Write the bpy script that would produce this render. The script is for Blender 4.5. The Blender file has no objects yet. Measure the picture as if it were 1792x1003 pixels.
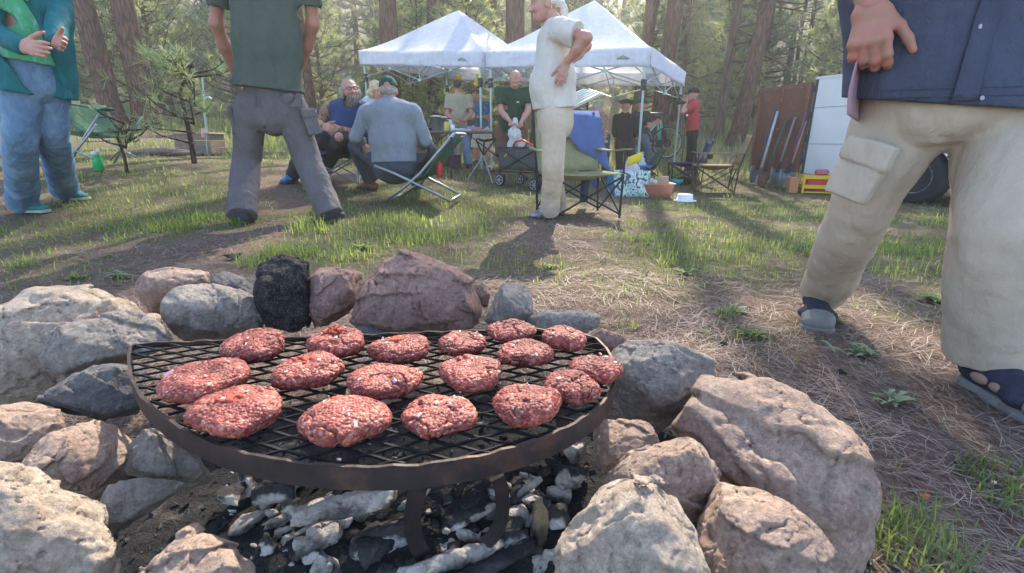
import bpy, math, random
import numpy as np
from mathutils import Vector, Matrix, noise as mnoise
random.seed(7)
S = bpy.context.scene
COL = S.collection

# ---------------------------------------------------------------- camera, sky, sun, exposure
FPX = 850.0                      # focal length in pixels of a 1792 px wide picture
TH = math.radians(16.8)          # downward tilt
CH = 0.68                        # camera height
cam_d = bpy.data.cameras.new('camera'); cam = bpy.data.objects.new('camera', cam_d); COL.objects.link(cam)
cam_d.sensor_width = 36; cam_d.lens = FPX/1792*36; cam_d.clip_start = 0.02; cam_d.clip_end = 600
cam.location = (0, 0, CH); cam.rotation_euler = (math.pi/2-TH, 0, 0)
S.camera = cam
SUN_EL, SUN_AZ = math.radians(43), math.radians(14)     # azimuth: to the right of straight ahead
W = bpy.data.worlds.new('World'); S.world = W; W.use_nodes = True
wn = W.node_tree.nodes; wn.clear()
sky = wn.new('ShaderNodeTexSky'); sky.sky_type = 'NISHITA'; sky.sun_disc = False
sky.sun_elevation = SUN_EL; sky.sun_rotation = SUN_AZ; sky.altitude = 2000; sky.air_density = 1.0; sky.dust_density = 4.0; sky.ozone_density = 0.6
bg = wn.new('ShaderNodeBackground'); bg.inputs[1].default_value = 0.15
wo = wn.new('ShaderNodeOutputWorld')
W.node_tree.links.new(sky.outputs[0], bg.inputs[0]); W.node_tree.links.new(bg.outputs[0], wo.inputs[0])
sun_d = bpy.data.lights.new('sun', 'SUN'); sun = bpy.data.objects.new('sun', sun_d); COL.objects.link(sun)
sun_d.energy = 3.7; sun_d.angle = math.radians(0.5); sun_d.color = (1.0, 0.90, 0.74)
sd = Vector((math.sin(SUN_AZ)*math.cos(SUN_EL), math.cos(SUN_AZ)*math.cos(SUN_EL), math.sin(SUN_EL)))
sun.rotation_euler = sd.to_track_quat('Z', 'Y').to_euler()
S.view_settings.view_transform = 'Standard'; S.view_settings.look = 'None'
S.view_settings.gamma = 1; S.view_settings.use_curve_mapping = False
S.view_settings.exposure = 2.05
S.render.engine = 'CYCLES'; S.cycles.max_bounces = 6; S.cycles.transparent_max_bounces = 8
S.cycles.use_denoising = True; S.cycles.caustics_reflective = False; S.cycles.caustics_refractive = False

# ---------------------------------------------------------------- picture rays -> places in the world
CT, ST = math.cos(TH), math.sin(TH)
def ray(u, v):
    a = (u-896)/FPX; t = (501.5-v)/FPX
    return np.array([a, CT+t*ST, t*CT-ST])
def at(u, v, y):                 # point of the ray on the vertical plane Y = y
    r = ray(u, v); s = y/r[1]
    return np.array([r[0]*s, y, CH+r[2]*s])
def atz(u, v, z):                # point of the ray on the level Z = z
    r = ray(u, v); s = (z-CH)/r[2]
    return np.array([r[0]*s, r[1]*s, z])
def sstep(a, b, x):
    t = np.clip((x-a)/(b-a), 0, 1); return t*t*(3-2*t)
def gz(x, y):                    # height of the ground
    x = np.asarray(x, float); y = np.asarray(y, float)
    w = sstep(1.5, 7.5, y)
    z = w*(0.05-0.08*np.clip(x, -14, 2.2))+.05*np.clip(y-6.5, 0, 3)*sstep(1.5, 4, x)
    b = np.maximum(0, y-11.5); z = z+0.075*b*b/(b+1.5)
    z = z+0.08*np.maximum(0, y-9.5)*sstep(1, 6, x)*(1-sstep(18, 60, y)*0.7)
    c = np.maximum(0, y-27); z = z+.30*c*c/(c+8)
    z = z+0.03*np.sin(x*0.9+1.3)*np.sin(y*0.7+0.4)*sstep(2.5, 6, y)
    z = z-0.05*np.exp(-(((x+0.15)/0.55)**2+((y-0.72)/0.5)**2)*1.2)
    return z
def ground_at(u, v):             # first hit of the ray on the ground
    r = ray(u, v); s = np.linspace(0.3, 60, 6000)
    p = r[None, :]*s[:, None]; z = CH+p[:, 2]
    k = np.argmax(z <= gz(p[:, 0], p[:, 1]))
    return np.array([p[k, 0], p[k, 1], float(gz(p[k, 0], p[k, 1]))])
def px(p):                       # for checks: world -> picture
    p = np.asarray(p, float); zc = p[1]*CT-(p[2]-CH)*ST; up = p[1]*ST+(p[2]-CH)*CT
    return 896+FPX*p[0]/zc, 501.5-FPX*up/zc

# ---------------------------------------------------------------- objects
def props(o, label=None, cat=None, group=None, kind=None):
    if label: o['label'] = label
    if cat: o['category'] = cat
    if group: o['group'] = group
    if kind: o['kind'] = kind
    return o
def mesh_obj(name, verts, faces, mats=None, parent=None, smooth=False, mat_idx=None):
    me = bpy.data.meshes.new(name)
    if isinstance(verts, np.ndarray) and isinstance(faces, np.ndarray):
        nv, nf, k = len(verts), len(faces), faces.shape[1]
        me.vertices.add(nv); me.vertices.foreach_set('co', verts.astype(np.float32).ravel())
        me.loops.add(nf*k); me.loops.foreach_set('vertex_index', faces.astype(np.int32).ravel())
        me.polygons.add(nf); me.polygons.foreach_set('loop_start', np.arange(0, nf*k, k, dtype=np.int32))
        me.update(calc_edges=True)
    else:
        me.from_pydata([tuple(map(float, v)) for v in verts], [], [tuple(map(int, f)) for f in faces]); me.update()
    if mats is not None:
        for m in (mats if isinstance(mats, (list, tuple)) else [mats]): me.materials.append(m)
    if mat_idx is not None: me.polygons.foreach_set('material_index', np.asarray(mat_idx, np.int32))
    if smooth: me.polygons.foreach_set('use_smooth', np.ones(len(me.polygons), bool))
    o = bpy.data.objects.new(name, me); COL.objects.link(o)
    if parent is not None:
        o.parent = parent
        pm = Matrix.Translation(parent.location) if parent.parent is None else None
        if pm is not None and parent.type == 'EMPTY' and parent.rotation_euler[2] == 0:
            o.matrix_parent_inverse = pm.inverted()
    return o
def thing(name, label, cat, loc=(0, 0, 0), group=None):
    o = bpy.data.objects.new(name, None); COL.objects.link(o); o.location = tuple(map(float, loc)); o.empty_display_size = 0.1
    return props(o, label, cat, group)
class MB:                        # collects shapes into one mesh
    def __init__(s): s.v = []; s.f = []; s.m = []
    def add(s, v, f, m=0):
        b = len(s.v); s.v += [tuple(map(float, q)) for q in v]; s.f += [tuple(i+b for i in q) for q in f]; s.m += [m]*len(f)
    def box(s, c, d, R=None, m=0, bev=0.0):
        c = np.asarray(c, float); h = np.asarray(d, float)/2
        if bev <= 0:
            P = np.array([[i, j, k] for i in (-1, 1) for j in (-1, 1) for k in (-1, 1)], float)*h
            F = [(0, 1, 3, 2), (4, 6, 7, 5), (0, 4, 5, 1), (2, 3, 7, 6), (0, 2, 6, 4), (1, 5, 7, 3)]
        else:                    # chamfered box
            P = []; F = []
            sg = [(i, j, k) for i in (-1, 1) for j in (-1, 1) for k in (-1, 1)]; idx = {}
            for q in sg:
                for ax in range(3):
                    e = np.array(q)*(h-bev); e[ax] = q[ax]*h[ax]; idx[q+(ax,)] = len(P); P.append(e)
            for ax in range(3):
                b_, c_ = [(1, 2), (2, 0), (0, 1)][ax]
                for sgn in (-1, 1):
                    loop = []
                    for (s1, s2) in ((-1, -1), (1, -1), (1, 1), (-1, 1)):
                        q = [0, 0, 0]; q[ax] = sgn; q[b_] = s1; q[c_] = s2; loop.append(idx[tuple(q)+(ax,)])
                    F.append(loop if sgn > 0 else loop[::-1])
            for ax in range(3):
                b_, c_ = [(1, 2), (2, 0), (0, 1)][ax]
                for s1 in (-1, 1):
                    for s2 in (-1, 1):
                        q0 = [0, 0, 0]; q0[ax] = -1; q0[b_] = s1; q0[c_] = s2; q1 = list(q0); q1[ax] = 1
                        l = [idx[tuple(q0)+(b_,)], idx[tuple(q1)+(b_,)], idx[tuple(q1)+(c_,)], idx[tuple(q0)+(c_,)]]
                        F.append(l if s1*s2 > 0 else l[::-1])
            for q in sg:
                l = [idx[q+(0,)], idx[q+(1,)], idx[q+(2,)]]; F.append(l if q[0]*q[1]*q[2] > 0 else l[::-1])
            P = np.array(P)
        if R is not None: P = P@np.asarray(R, float).T
        s.add(P+c, F, m)
    def tube(s, pts, r, n=8, m=0, cap=True, flat=None):
        pts = [np.asarray(p, float) for p in pts]; k = len(pts)
        rr = r if isinstance(r, (list, tuple, np.ndarray)) else [r]*k
        T = []
        for i in range(k):
            d = pts[min(i+1, k-1)]-pts[max(i-1, 0)]; T.append(d/(np.linalg.norm(d)+1e-9))
        a = np.array([0, 0, 1.0]) if abs(T[0][2]) < .9 else np.array([1.0, 0, 0])
        N = np.cross(T[0], a); N /= np.linalg.norm(N); V = []
        for i in range(k):
            N = N-T[i]*np.dot(N, T[i]); N /= np.linalg.norm(N)+1e-9; B = np.cross(T[i], N)
            for j in range(n):
                an = 2*math.pi*j/n; ca, sa = math.cos(an), math.sin(an)
                if flat: sa *= flat
                V.append(pts[i]+(N*ca+B*sa)*rr[i])
        F = [(i*n+j, i*n+(j+1) % n, (i+1)*n+(j+1) % n, (i+1)*n+j) for i in range(k-1) for j in range(n)]
        if cap: F += [tuple(range(n))[::-1], tuple((k-1)*n+j for j in range(n))]
        s.add(V, F, m)
    def lathe(s, c, prof, n=24, m=0, R=None, ring=False):
        c = np.asarray(c, float); V = []
        for (r, z) in prof:
            for j in range(n):
                an = 2*math.pi*j/n; V.append((r*math.cos(an), r*math.sin(an), z))
        V = np.array(V)
        if R is not None: V = V@np.asarray(R, float).T
        k = len(prof)
        F = [(i*n+j, i*n+(j+1) % n, (i+1)*n+(j+1) % n, (i+1)*n+j) for i in range(k-1) for j in range(n)]
        if ring: F += [((k-1)*n+j, (k-1)*n+(j+1) % n, (j+1) % n, j) for j in range(n)]
        else: F += [tuple(range(n))[::-1], tuple((k-1)*n+j for j in range(n))]
        s.add(V+c, F, m)
    def sheet(s, grid, th=0.004, m=0):     # a cloth: grid of points given thickness
        G = np.asarray(grid, float); a, b = G.shape[:2]
        du = np.gradient(G, axis=0); dv = np.gradient(G, axis=1); N = np.cross(du, dv); N /= np.linalg.norm(N, axis=2, keepdims=True)+1e-9
        A = (G+N*th/2).reshape(-1, 3); B = (G-N*th/2).reshape(-1, 3); o = a*b; F = []
        for i in range(a-1):
            for j in range(b-1):
                q = (i*b+j, (i+1)*b+j, (i+1)*b+j+1, i*b+j+1); F.append(q); F.append(tuple(o+x for x in q[::-1]))
        ring = [j for j in range(b)]+[i*b+b-1 for i in range(1, a)]+[(a-1)*b+j for j in range(b-2, -1, -1)]+[i*b for i in range(a-2, 0, -1)]
        for i in range(len(ring)):
            p, q = ring[i], ring[(i+1) % len(ring)]; F.append((p, q, o+q, o+p))
        s.add(np.vstack([A, B]), F, m)
    def build(s, name, mats, parent=None, smooth=False):
        return mesh_obj(name, s.v, s.f, mats, parent, smooth, s.m if isinstance(mats, (list, tuple)) else None)
def rotm(rx=0, ry=0, rz=0):
    from mathutils import Euler
    return np.array(Euler((rx, ry, rz)).to_matrix())
def copy_tree(o, loc, rz=0, sc=1.0):
    r = o.copy(); COL.objects.link(r); r.location = loc; r.rotation_euler = (0, 0, rz); r.scale = (sc,)*3
    for ch in list(o.children):
        c = ch.copy(); COL.objects.link(c); c.parent = r
        for g in ch.children:
            d = g.copy(); COL.objects.link(d); d.parent = c
    return r

# ---------------------------------------------------------------- materials
def mat(name, col, rough=0.85, var=0.25, vs=6.0, bump=0.0, bs=60.0, metal=0.0, col2=None, c2s=3.0, c2w=(0.45, 0.6), trans=0.0,
        spec=0.3, stretch=None, sss=0.0, bump2=0.0, bs2=8.0, alpha=None, coords='Object', dist=0.01):
    m = bpy.data.materials.new(name); m.use_nodes = True; nt = m.node_tree; N = nt.nodes; L = nt.links
    b = N['Principled BSDF']; out = N['Material Output']
    b.inputs['Roughness'].default_value = rough; b.inputs['Metallic'].default_value = metal; b.inputs['Specular IOR Level'].default_value = spec
    tc = N.new('ShaderNodeTexCoord'); mp = N.new('ShaderNodeMapping'); L.new(tc.outputs[coords], mp.inputs[0])
    if stretch: mp.inputs['Scale'].default_value = stretch
    def nz(scale, det=5.0, r=0.6):
        n = N.new('ShaderNodeTexNoise'); n.inputs['Scale'].default_value = scale; n.inputs['Detail'].default_value = det; n.inputs['Roughness'].default_value = r
        L.new(mp.outputs[0], n.inputs['Vector']); return n
    def ramp(src, lo, hi, p0=0.3, p1=0.7):
        r = N.new('ShaderNodeMapRange'); r.inputs[1].default_value = p0; r.inputs[2].default_value = p1; r.inputs[3].default_value = lo; r.inputs[4].default_value = hi
        L.new(src, r.inputs[0]); return r.outputs[0]
    def mul(c, f):
        x = N.new('ShaderNodeVectorMath'); x.operation = 'SCALE'
        if hasattr(c, 'links'): L.new(c, x.inputs[0])
        else: x.inputs[0].default_value = c[:3]
        L.new(f, x.inputs['Scale']); return x.outputs[0]
    n1 = nz(vs); c = None
    if col2 is not None:
        mx = N.new('ShaderNodeMix'); mx.data_type = 'RGBA'; mx.inputs['A'].default_value = (*col, 1); mx.inputs['B'].default_value = (*col2, 1)
        n2 = nz(c2s); L.new(ramp(n2.outputs['Fac'], 0, 1, *c2w), mx.inputs['Factor']); c = mx.outputs['Result']
    cc = mul(c if c is not None else col, ramp(n1.outputs['Fac'], 1-var, 1+var))
    L.new(cc, b.inputs['Base Color'])
    if bump or bump2:
        prev = None
        for (st, sc) in ((bump2, bs2), (bump, bs)):
            if not st: continue
            bn = N.new('ShaderNodeBump'); bn.inputs['Strength'].default_value = st; bn.inputs['Distance'].default_value = dist
            L.new(nz(sc, 6.0).outputs['Fac'], bn.inputs['Height'])
            if prev: L.new(prev, bn.inputs['Normal'])
            prev = bn.outputs[0]
        L.new(prev, b.inputs['Normal'])
    if sss:
        b.inputs['Subsurface Weight'].default_value = sss; b.inputs['Subsurface Radius'].default_value = (1, .35, .2); b.inputs['Subsurface Scale'].default_value = 0.01
    if trans:
        t = N.new('ShaderNodeBsdfTranslucent'); L.new(cc, t.inputs[0]); s = N.new('ShaderNodeMixShader'); s.inputs[0].default_value = trans
        L.new(b.outputs[0], s.inputs[1]); L.new(t.outputs[0], s.inputs[2]); L.new(s.outputs[0], out.inputs[0])
    m['n'] = 1
    return m
def cloth(name, col, trans=0.0, **k):
    a = dict(rough=0.95, var=0.10, vs=9, bump=0.25, bs=420, bump2=0.75, bs2=11, spec=0.15, trans=trans, dist=0.045, stretch=(1.3, 1.3, .7)); a.update(k)
    return mat(name, col, **a)
# ---------------------------------------------------------------- ground
rng = np.random.default_rng(3)
def vnoise(p, seed=0):           # smooth value noise, any dimension 2 or 3, vectorised
    p = np.asarray(p, np.float32); d = p.shape[-1]; i = np.floor(p).astype(np.int32); f = p-i; f = f*f*(3-2*f); r = 0; i = i.astype(np.uint32)
    for c in range(2**d):
        o = [(c >> k) & 1 for k in range(d)]; h = np.full(p.shape[:-1], (int(seed)*974711+12345) & 0xffffffff, np.uint32); w = np.float32(1.0)
        for k in range(d):
            h = h*np.uint32(1664525)+(i[..., k]+np.uint32(o[k]))*np.uint32([73856093, 19349663, 83492791][k])+np.uint32(1013904223)
            w = w*(f[..., k] if o[k] else 1-f[..., k])
        h = (h ^ (h >> np.uint32(13)))*np.uint32(1274126177); h = (h ^ (h >> np.uint32(16))) & np.uint32(0xffff)
        r = r+w*(h.astype(np.float32)*np.float32(1/65535.0))
    return r
def fbm(p, n=4, seed=0, lac=2.03):
    a = 0; w = 0.5; t = 0; p = np.asarray(p, float)
    for k in range(n): a = a+w*vnoise(p, seed+k*17); t += w; w *= 0.5; p = p*lac+3.7
    return a/t
TUFT = [(300, 395, .35, 1.2), (345, 380, .3, 1.0), (500, 450, .25, 1.2), (445, 460, .15, .9), (690, 395, .5, 1.1), (610, 440, .3, 1.), (760, 410, .4, 1.), (1110, 445, .3, .9), (1200, 420, .4, .9), (940, 470, .18, .7),
        (1000, 470, .22, .7), (1340, 420, .5, .9), (1560, 430, .5, 1.1), (1300, 480, .3, .6), (1600, 480, .3, .8), (760, 380, .5, .9), (560, 395, .25, 1.1), (1290, 590, .1, .8), (240, 330, .8, .9), (100, 470, .25, .45),
        (1150, 480, .25, .5), (880, 345, .7, 1.), (1240, 370, .8, 1.1), (1450, 370, .9, 1.), (210, 480, .2, .4), (1620, 560, .18, .5), (760, 355, .6, 1.)]
TW = [(ground_at(u, v), r, a) for u, v, r, a in TUFT]
def green(x, y):                 # how grassy a place is, 0..1
    q = np.stack([x, y], -1); g = 0.70*sstep(.48, .64, fbm(q*1.9, 4, 5))+0.35*sstep(.5, .7, fbm(q*4.5, 3, 9))
    far = sstep(3.5, 9, y); g = g*(0.25+0.75*sstep(1.5, 3.5, y))*(1-.3*far)+far*0.62*sstep(.3, .6, fbm(q*.5, 3, 2))
    for (p, r, a) in TW: g = g+a*np.exp(-(((x-p[0])/r)**2+((y-p[1])/(r*1.3))**2))*(0.4+1.0*fbm(q*6, 3, 31))
    w = sstep(.75, 1.15, np.hypot((x+.15)/1.0, (y-.75)/.85)); g = g*w
    g = g*(1-.8*np.exp(-(((x-.25)/.45)**2+((y-3.4)/1.2)**2)))*(1-.6*np.exp(-(((x+1.7)/.9)**2+((y-2.6)/.5)**2)))
    return np.clip(g, 0, 1)
def bumps(x, y):
    q = np.stack([x, y], -1); n = np.clip(1.5-np.hypot(x, y)/8, 0.0, 1)
    return n*(0.05*(fbm(q*2.2, 3, 41)-.5)+0.022*(fbm(q*11, 3, 43)-.5))
def make_ground():
    ys = np.concatenate([np.linspace(-6, .2, 14)[:-1], np.linspace(.2, 3.5, 190)[:-1], 3.5*(160/3.5)**np.linspace(0, 1, 170)])
    t = np.linspace(-1, 1, 261); sp = np.sign(t)*np.abs(t)**1.6
    X = np.empty((len(ys), len(t))); Y = np.repeat(ys[:, None], len(t), 1)
    half = np.clip(ys*2.2+4, 4, 170); X = sp[None, :]*half[:, None]
    Z = gz(X, Y)+bumps(X, Y)
    V = np.stack([X, Y, Z], -1).reshape(-1, 3); a, b = X.shape
    i = (np.arange(a-1)[:, None]*b+np.arange(b-1)[None, :]).ravel(); F = np.stack([i, i+1, i+b+1, i+b], 1)
    o = mesh_obj('ground', V, F, None, None, True); props(o, kind='structure')
    g = green(X, Y).ravel(); ca = o.data.color_attributes.new('cover', 'FLOAT_COLOR', 'POINT')
    ca.data.foreach_set('color', np.stack([g, g, g, np.ones_like(g)], 1).astype(np.float32).ravel())
    m = bpy.data.materials.new('forest_floor'); m.use_nodes = True; nt = m.node_tree; N = nt.nodes; L = nt.links; p = N['Principled BSDF']
    p.inputs['Roughness'].default_value = 1; p.inputs['Specular IOR Level'].default_value = .1
    tc = N.new('ShaderNodeTexCoord'); at_ = N.new('ShaderNodeAttribute'); at_.attribute_name = 'cover'
    def nz(s, d=6, st=None):
        n = N.new('ShaderNodeTexNoise'); n.inputs['Scale'].default_value = s; n.inputs['Detail'].default_value = d; n.inputs['Roughness'].default_value = .65
        if st:
            mp = N.new('ShaderNodeMapping'); mp.inputs['Scale'].default_value = st; mp.inputs['Rotation'].default_value = (0, 0, .7); L.new(tc.outputs['Object'], mp.inputs[0]); L.new(mp.outputs[0], n.inputs[0])
        else: L.new(tc.outputs['Object'], n.inputs[0])
        return n
    def cr(src, stops):
        r = N.new('ShaderNodeValToRGB'); e = r.color_ramp.elements; L.new(src, r.inputs[0])
        e[0].position, e[0].color = stops[0][0], (*stops[0][1], 1); e[1].position, e[1].color = stops[1][0], (*stops[1][1], 1)
        for q, c in stops[2:]: x = e.new(q); x.color = (*c, 1)
        return r.outputs[0]
    dirt = cr(nz(55, 8).outputs[0], [(.3, (.03, .02, .017)), (.7, (.25, .185, .15)), (.5, (.115, .077, .062))])
    strw = cr(nz(38, 5, (6, 1, 1)).outputs[0], [(.35, (.045, .029, .024)), (.72, (.40, .315, .25)), (.5, (.145, .10, .08))])
    grs = cr(nz(70, 6).outputs[0], [(.3, (.045, .042, .022)), (.7, (.16, .155, .075))])
    mx = N.new('ShaderNodeMix'); mx.data_type = 'RGBA'; L.new(nz(5, 5).outputs[0], mx.inputs['Factor']); L.new(dirt, mx.inputs['A']); L.new(strw, mx.inputs['B'])
    m2 = N.new('ShaderNodeMix'); m2.data_type = 'RGBA'; L.new(at_.outputs['Fac'], m2.inputs['Factor']); L.new(mx.outputs['Result'], m2.inputs['A']); L.new(grs, m2.inputs['B'])
    L.new(m2.outputs['Result'], p.inputs['Base Color'])
    bn = N.new('ShaderNodeBump'); bn.inputs['Strength'].default_value = .9; bn.inputs['Distance'].default_value = .015; L.new(nz(90, 8).outputs[0], bn.inputs['Height']); L.new(bn.outputs[0], p.inputs['Normal'])
    o.data.materials.append(m)
make_ground()

def blades(name, pos, h, w, mat_, lean=0.5, seed=1, kinds=None, label=None):
    r = np.random.default_rng(seed); n = len(pos); az = r.uniform(0, 2*np.pi, n); d = np.stack([np.cos(az), np.sin(az), 0*az], 1); s = np.stack([-d[:, 1], d[:, 0], 0*az], 1)
    bend = (r.uniform(.15, 1.0, n)*lean)[:, None]; h = h[:, None]; w = w[:, None]; up = np.array([0, 0, 1.0])
    m1 = pos+up*h*.5*np.sqrt(1-.25*np.minimum(bend, 1)**2)+d*h*bend*.22; tp = pos+up*h*np.sqrt(np.maximum(.1, 1-.8*np.minimum(bend, 1)**2))+d*h*bend*.8
    V = np.stack([pos-s*w/2, pos+s*w/2, m1+s*w*.42, m1-s*w*.42, tp], 1).reshape(-1, 3); b = (np.arange(n)*5)[:, None]
    F = np.concatenate([b+np.array([[0, 1, 2]]), b+np.array([[0, 2, 3]]), b+np.array([[3, 2, 4]])], 0)
    o = mesh_obj(name, V, F, mat_, None, False, None if kinds is None else np.concatenate([kinds]*3))
    return props(o, label, 'grass' if label else None, None, 'stuff')
M_grassA = mat('grass_bright', (.27, .34, .075), var=.35, vs=2.5, trans=.6, spec=.25, rough=.6)
M_grassB = mat('grass_dull', (.15, .20, .085), var=.35, vs=2.5, trans=.45, spec=.25, rough=.6)
M_grassC = mat('grass_straw', (.30, .26, .15), var=.3, vs=3, trans=.4, rough=.7)
def view_samples(n, ymax, seed, power=1.0):
    r = np.random.default_rng(seed)
    y = .35*(ymax/.35)**(r.random(n)**power); x = r.uniform(-1.25, 1.25, n)*(y+.6)*1.02
    return x, y, r
def make_grass():
    x, y, r = view_samples(420000, 34, 11, .8)
    g = green(x, y); keep = r.random(len(x)) < g**1.6*np.where(y < 2, .6, 1.0)*(.34+.42*sstep(7, 12, y))
    x, y, g = x[keep], y[keep], g[keep]; n = len(x); z = gz(x, y)+bumps(x, y)-.003
    big = sstep(6, 12, y)
    h = (.018+.055*r.random(n)**1.8)*(1+.5*(g > .85))*(1-.25*sstep(3, 4, y)*(1-big))*(1+2.3*big)*np.where(y > 12, 1.4, 1); w = np.clip(.0028+.0011*y, 0, .022)*r.uniform(.7, 1.3, n)
    k = np.where(r.random(n) < .55, 0, 1); k = np.where(r.random(n) < .06+.18*big, 2, k)
    blades('grass', np.stack([x, y, z], 1), h, w, [M_grassA, M_grassB, M_grassC], .9, 5, k, 'short patchy meadow grass growing across the clearing')
    P = []; H = []; Wd = []; K = []
    for (u, v, nn, rad, hh) in [(1590, 955, 170, .10, .11), (1570, 975, 90, .11, .10), (1555, 925, 50, .08, .09), (1110, 575, 7, .025, .16), (1085, 580, 5, .02, .17), (300, 400, 260, .2, .13), (355, 385, 160, .16, .12), (500, 450, 150, .16, .15), (440, 462, 60, .08, .13),
                               (540, 410, 90, .14, .22), (420, 395, 90, .06, .12), (1270, 550, 60, .05, .08), (1740, 830, 120, .07, .06), (1775, 870, 120, .07, .07), (690, 390, 240, .3, .14), (610, 455, 90, .12, .11), (1110, 420, 120, .2, .12),
                               (1350, 440, 160, .25, .12), (740, 420, 160, .25, .13), (1560, 440, 160, .25, .11), (30, 470, 60, .12, .09), (565, 385, 60, .1, .2), (60, 455, 40, .1, .08), (1290, 450, 80, .15, .1), (1200, 395, 150, .3, .11), (870, 375, 100, .3, .1)]:
        c = ground_at(u, v); a = r.uniform(0, 2*np.pi, nn); q = rad*np.sqrt(r.random(nn))
        X = c[0]+q*np.cos(a); Y = c[1]+q*np.sin(a)*.8; P.append(np.stack([X, Y, gz(X, Y)+bumps(X, Y)-.003], 1)); H.append(hh*r.uniform(.45, 1.15, nn)); Wd.append(np.full(nn, .003+.0009*c[1])*r.uniform(.7, 1.3, nn)); K.append(np.where(r.random(nn) < (.7 if c[1] > 1.5 else .35), 0, 1))
    blades('grass', np.concatenate(P), np.concatenate(H)*.70, np.concatenate(Wd), [M_grassA, M_grassB], 1.0, 8, np.concatenate(K), 'taller green grass tufts standing in the clearing')
make_grass()
def strips(name, pos, L, w, az, mats, kinds, lift, tilt, seed, label):
    r = np.random.default_rng(seed); n = len(pos); d = np.stack([np.cos(az)*np.cos(tilt), np.sin(az)*np.cos(tilt), np.sin(tilt)], 1); s = np.stack([-np.sin(az), np.cos(az), 0*az], 1)
    L = L[:, None]; w = w[:, None]; c = pos+np.array([0, 0, 1.0])*lift[:, None]; bow = s*L*r.uniform(-.11, .11, n)[:, None]+np.array([0, 0, 1.])*L*r.uniform(0, .08, n)[:, None]
    V = np.stack([c-d*L/2-s*w/2, c-d*L/2+s*w/2, c+bow+s*w/2, c+bow-s*w/2, c+d*L/2+s*w/4, c+d*L/2-s*w/4], 1).reshape(-1, 3); b = (np.arange(n)*6)[:, None]
    F = np.concatenate([b+np.array([[0, 1, 2, 3]]), b+np.array([[3, 2, 4, 5]])], 0)
    return props(mesh_obj(name, V, F, mats, None, False, np.concatenate([kinds]*2)), label, 'litter', None, 'stuff')
def make_litter():
    ms = [mat('needle_tan', (.29, .22, .17), var=.35, vs=4, rough=.6), mat('needle_brown', (.14, .085, .065), var=.3, vs=4, rough=.7), mat('needle_grey', (.23, .195, .175), var=.3, vs=4, rough=.7)]
    x, y, r = view_samples(125000, 7, 21, 1.0)
    q = np.stack([x, y], -1); dens = .35+.65*sstep(.42, .6, fbm(q*2.5, 3, 77)); dens *= 1-.75*green(x, y)
    dens *= sstep(.62, .95, np.hypot((x+.15)/.95, (y-.72)/.8)); keep = r.random(len(x)) < dens
    x, y = x[keep], y[keep]; n = len(x); z = gz(x, y)+bumps(x, y)
    az = 2.4+1.6*(fbm(np.stack([x, y], -1)*1.2, 2, 88)-.5)*4+r.normal(0, .8, n)
    L = r.uniform(.03, .13, n)*np.clip(.6+.25*y, .6, 1.2); w = np.clip(.0009+.0005*y, 0, .005)*r.uniform(.6, 1.3, n); k = r.choice(3, n, p=[.32, .42, .26])
    strips('pine_needle_litter', np.stack([x, y, z], 1), L, w, az, ms, k, r.uniform(.001, .012, n), r.normal(0, .12, n), 4, 'brown fallen pine needles matted over the bare soil')
make_litter()
# ---------------------------------------------------------------- pines
def bark_mat(name, c1, c2):
    m = bpy.data.materials.new(name); m.use_nodes = True; nt = m.node_tree; N = nt.nodes; L = nt.links; p = N['Principled BSDF']; p.inputs['Roughness'].default_value = .95; p.inputs['Specular IOR Level'].default_value = .15
    tc = N.new('ShaderNodeTexCoord'); mp = N.new('ShaderNodeMapping'); mp.inputs['Scale'].default_value = (1, 1, .15); L.new(tc.outputs['Object'], mp.inputs[0])
    v = N.new('ShaderNodeTexVoronoi'); v.feature = 'DISTANCE_TO_EDGE'; v.inputs['Scale'].default_value = 17; n = N.new('ShaderNodeTexNoise'); n.inputs['Scale'].default_value = 20; n.inputs['Detail'].default_value = 6
    ad = N.new('ShaderNodeVectorMath'); sc = N.new('ShaderNodeVectorMath'); sc.operation = 'SCALE'; sc.inputs['Scale'].default_value = .06; L.new(mp.outputs[0], n.inputs[0]); L.new(n.outputs['Color'], sc.inputs[0]); L.new(mp.outputs[0], ad.inputs[0]); L.new(sc.outputs[0], ad.inputs[1]); L.new(ad.outputs[0], v.inputs[0])
    r = N.new('ShaderNodeValToRGB'); e = r.color_ramp.elements; e[0].position = .0; e[0].color = (c1[0]*.25, c1[1]*.22, c1[2]*.22, 1); e[1].position = .16; e[1].color = (*c1, 1); x = e.new(.5); x.color = (*c2, 1)
    L.new(v.outputs['Distance'], r.inputs[0]); mx = N.new('ShaderNodeMix'); mx.data_type = 'RGBA'; mx.blend_type = 'MULTIPLY'; mx.inputs['Factor'].default_value = .6; L.new(r.outputs[0], mx.inputs['A']); L.new(n.outputs['Color'], mx.inputs['B']); L.new(mx.outputs['Result'], p.inputs['Base Color'])
    b = N.new('ShaderNodeBump'); b.inputs['Strength'].default_value = 1; b.inputs['Distance'].default_value = .06; L.new(r.outputs[0], b.inputs['Height']); L.new(b.outputs[0], p.inputs['Normal'])
    return m
M_bark = bark_mat('ponderosa_bark', (.17, .09, .065), (.27, .155, .11))
M_barkd = bark_mat('dark_bark', (.14, .09, .07), (.22, .15, .115))
M_nd = [mat('needles_green', (.25, .30, .10), var=.3, vs=1.2, trans=.6, rough=.5, spec=.4), mat('needles_pale', (.38, .40, .18), var=.3, vs=1.2, trans=.65, rough=.45, spec=.5), mat('needles_blue', (.16, .24, .15), var=.3, vs=1.2, trans=.5, rough=.5, spec=.4)]
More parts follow.
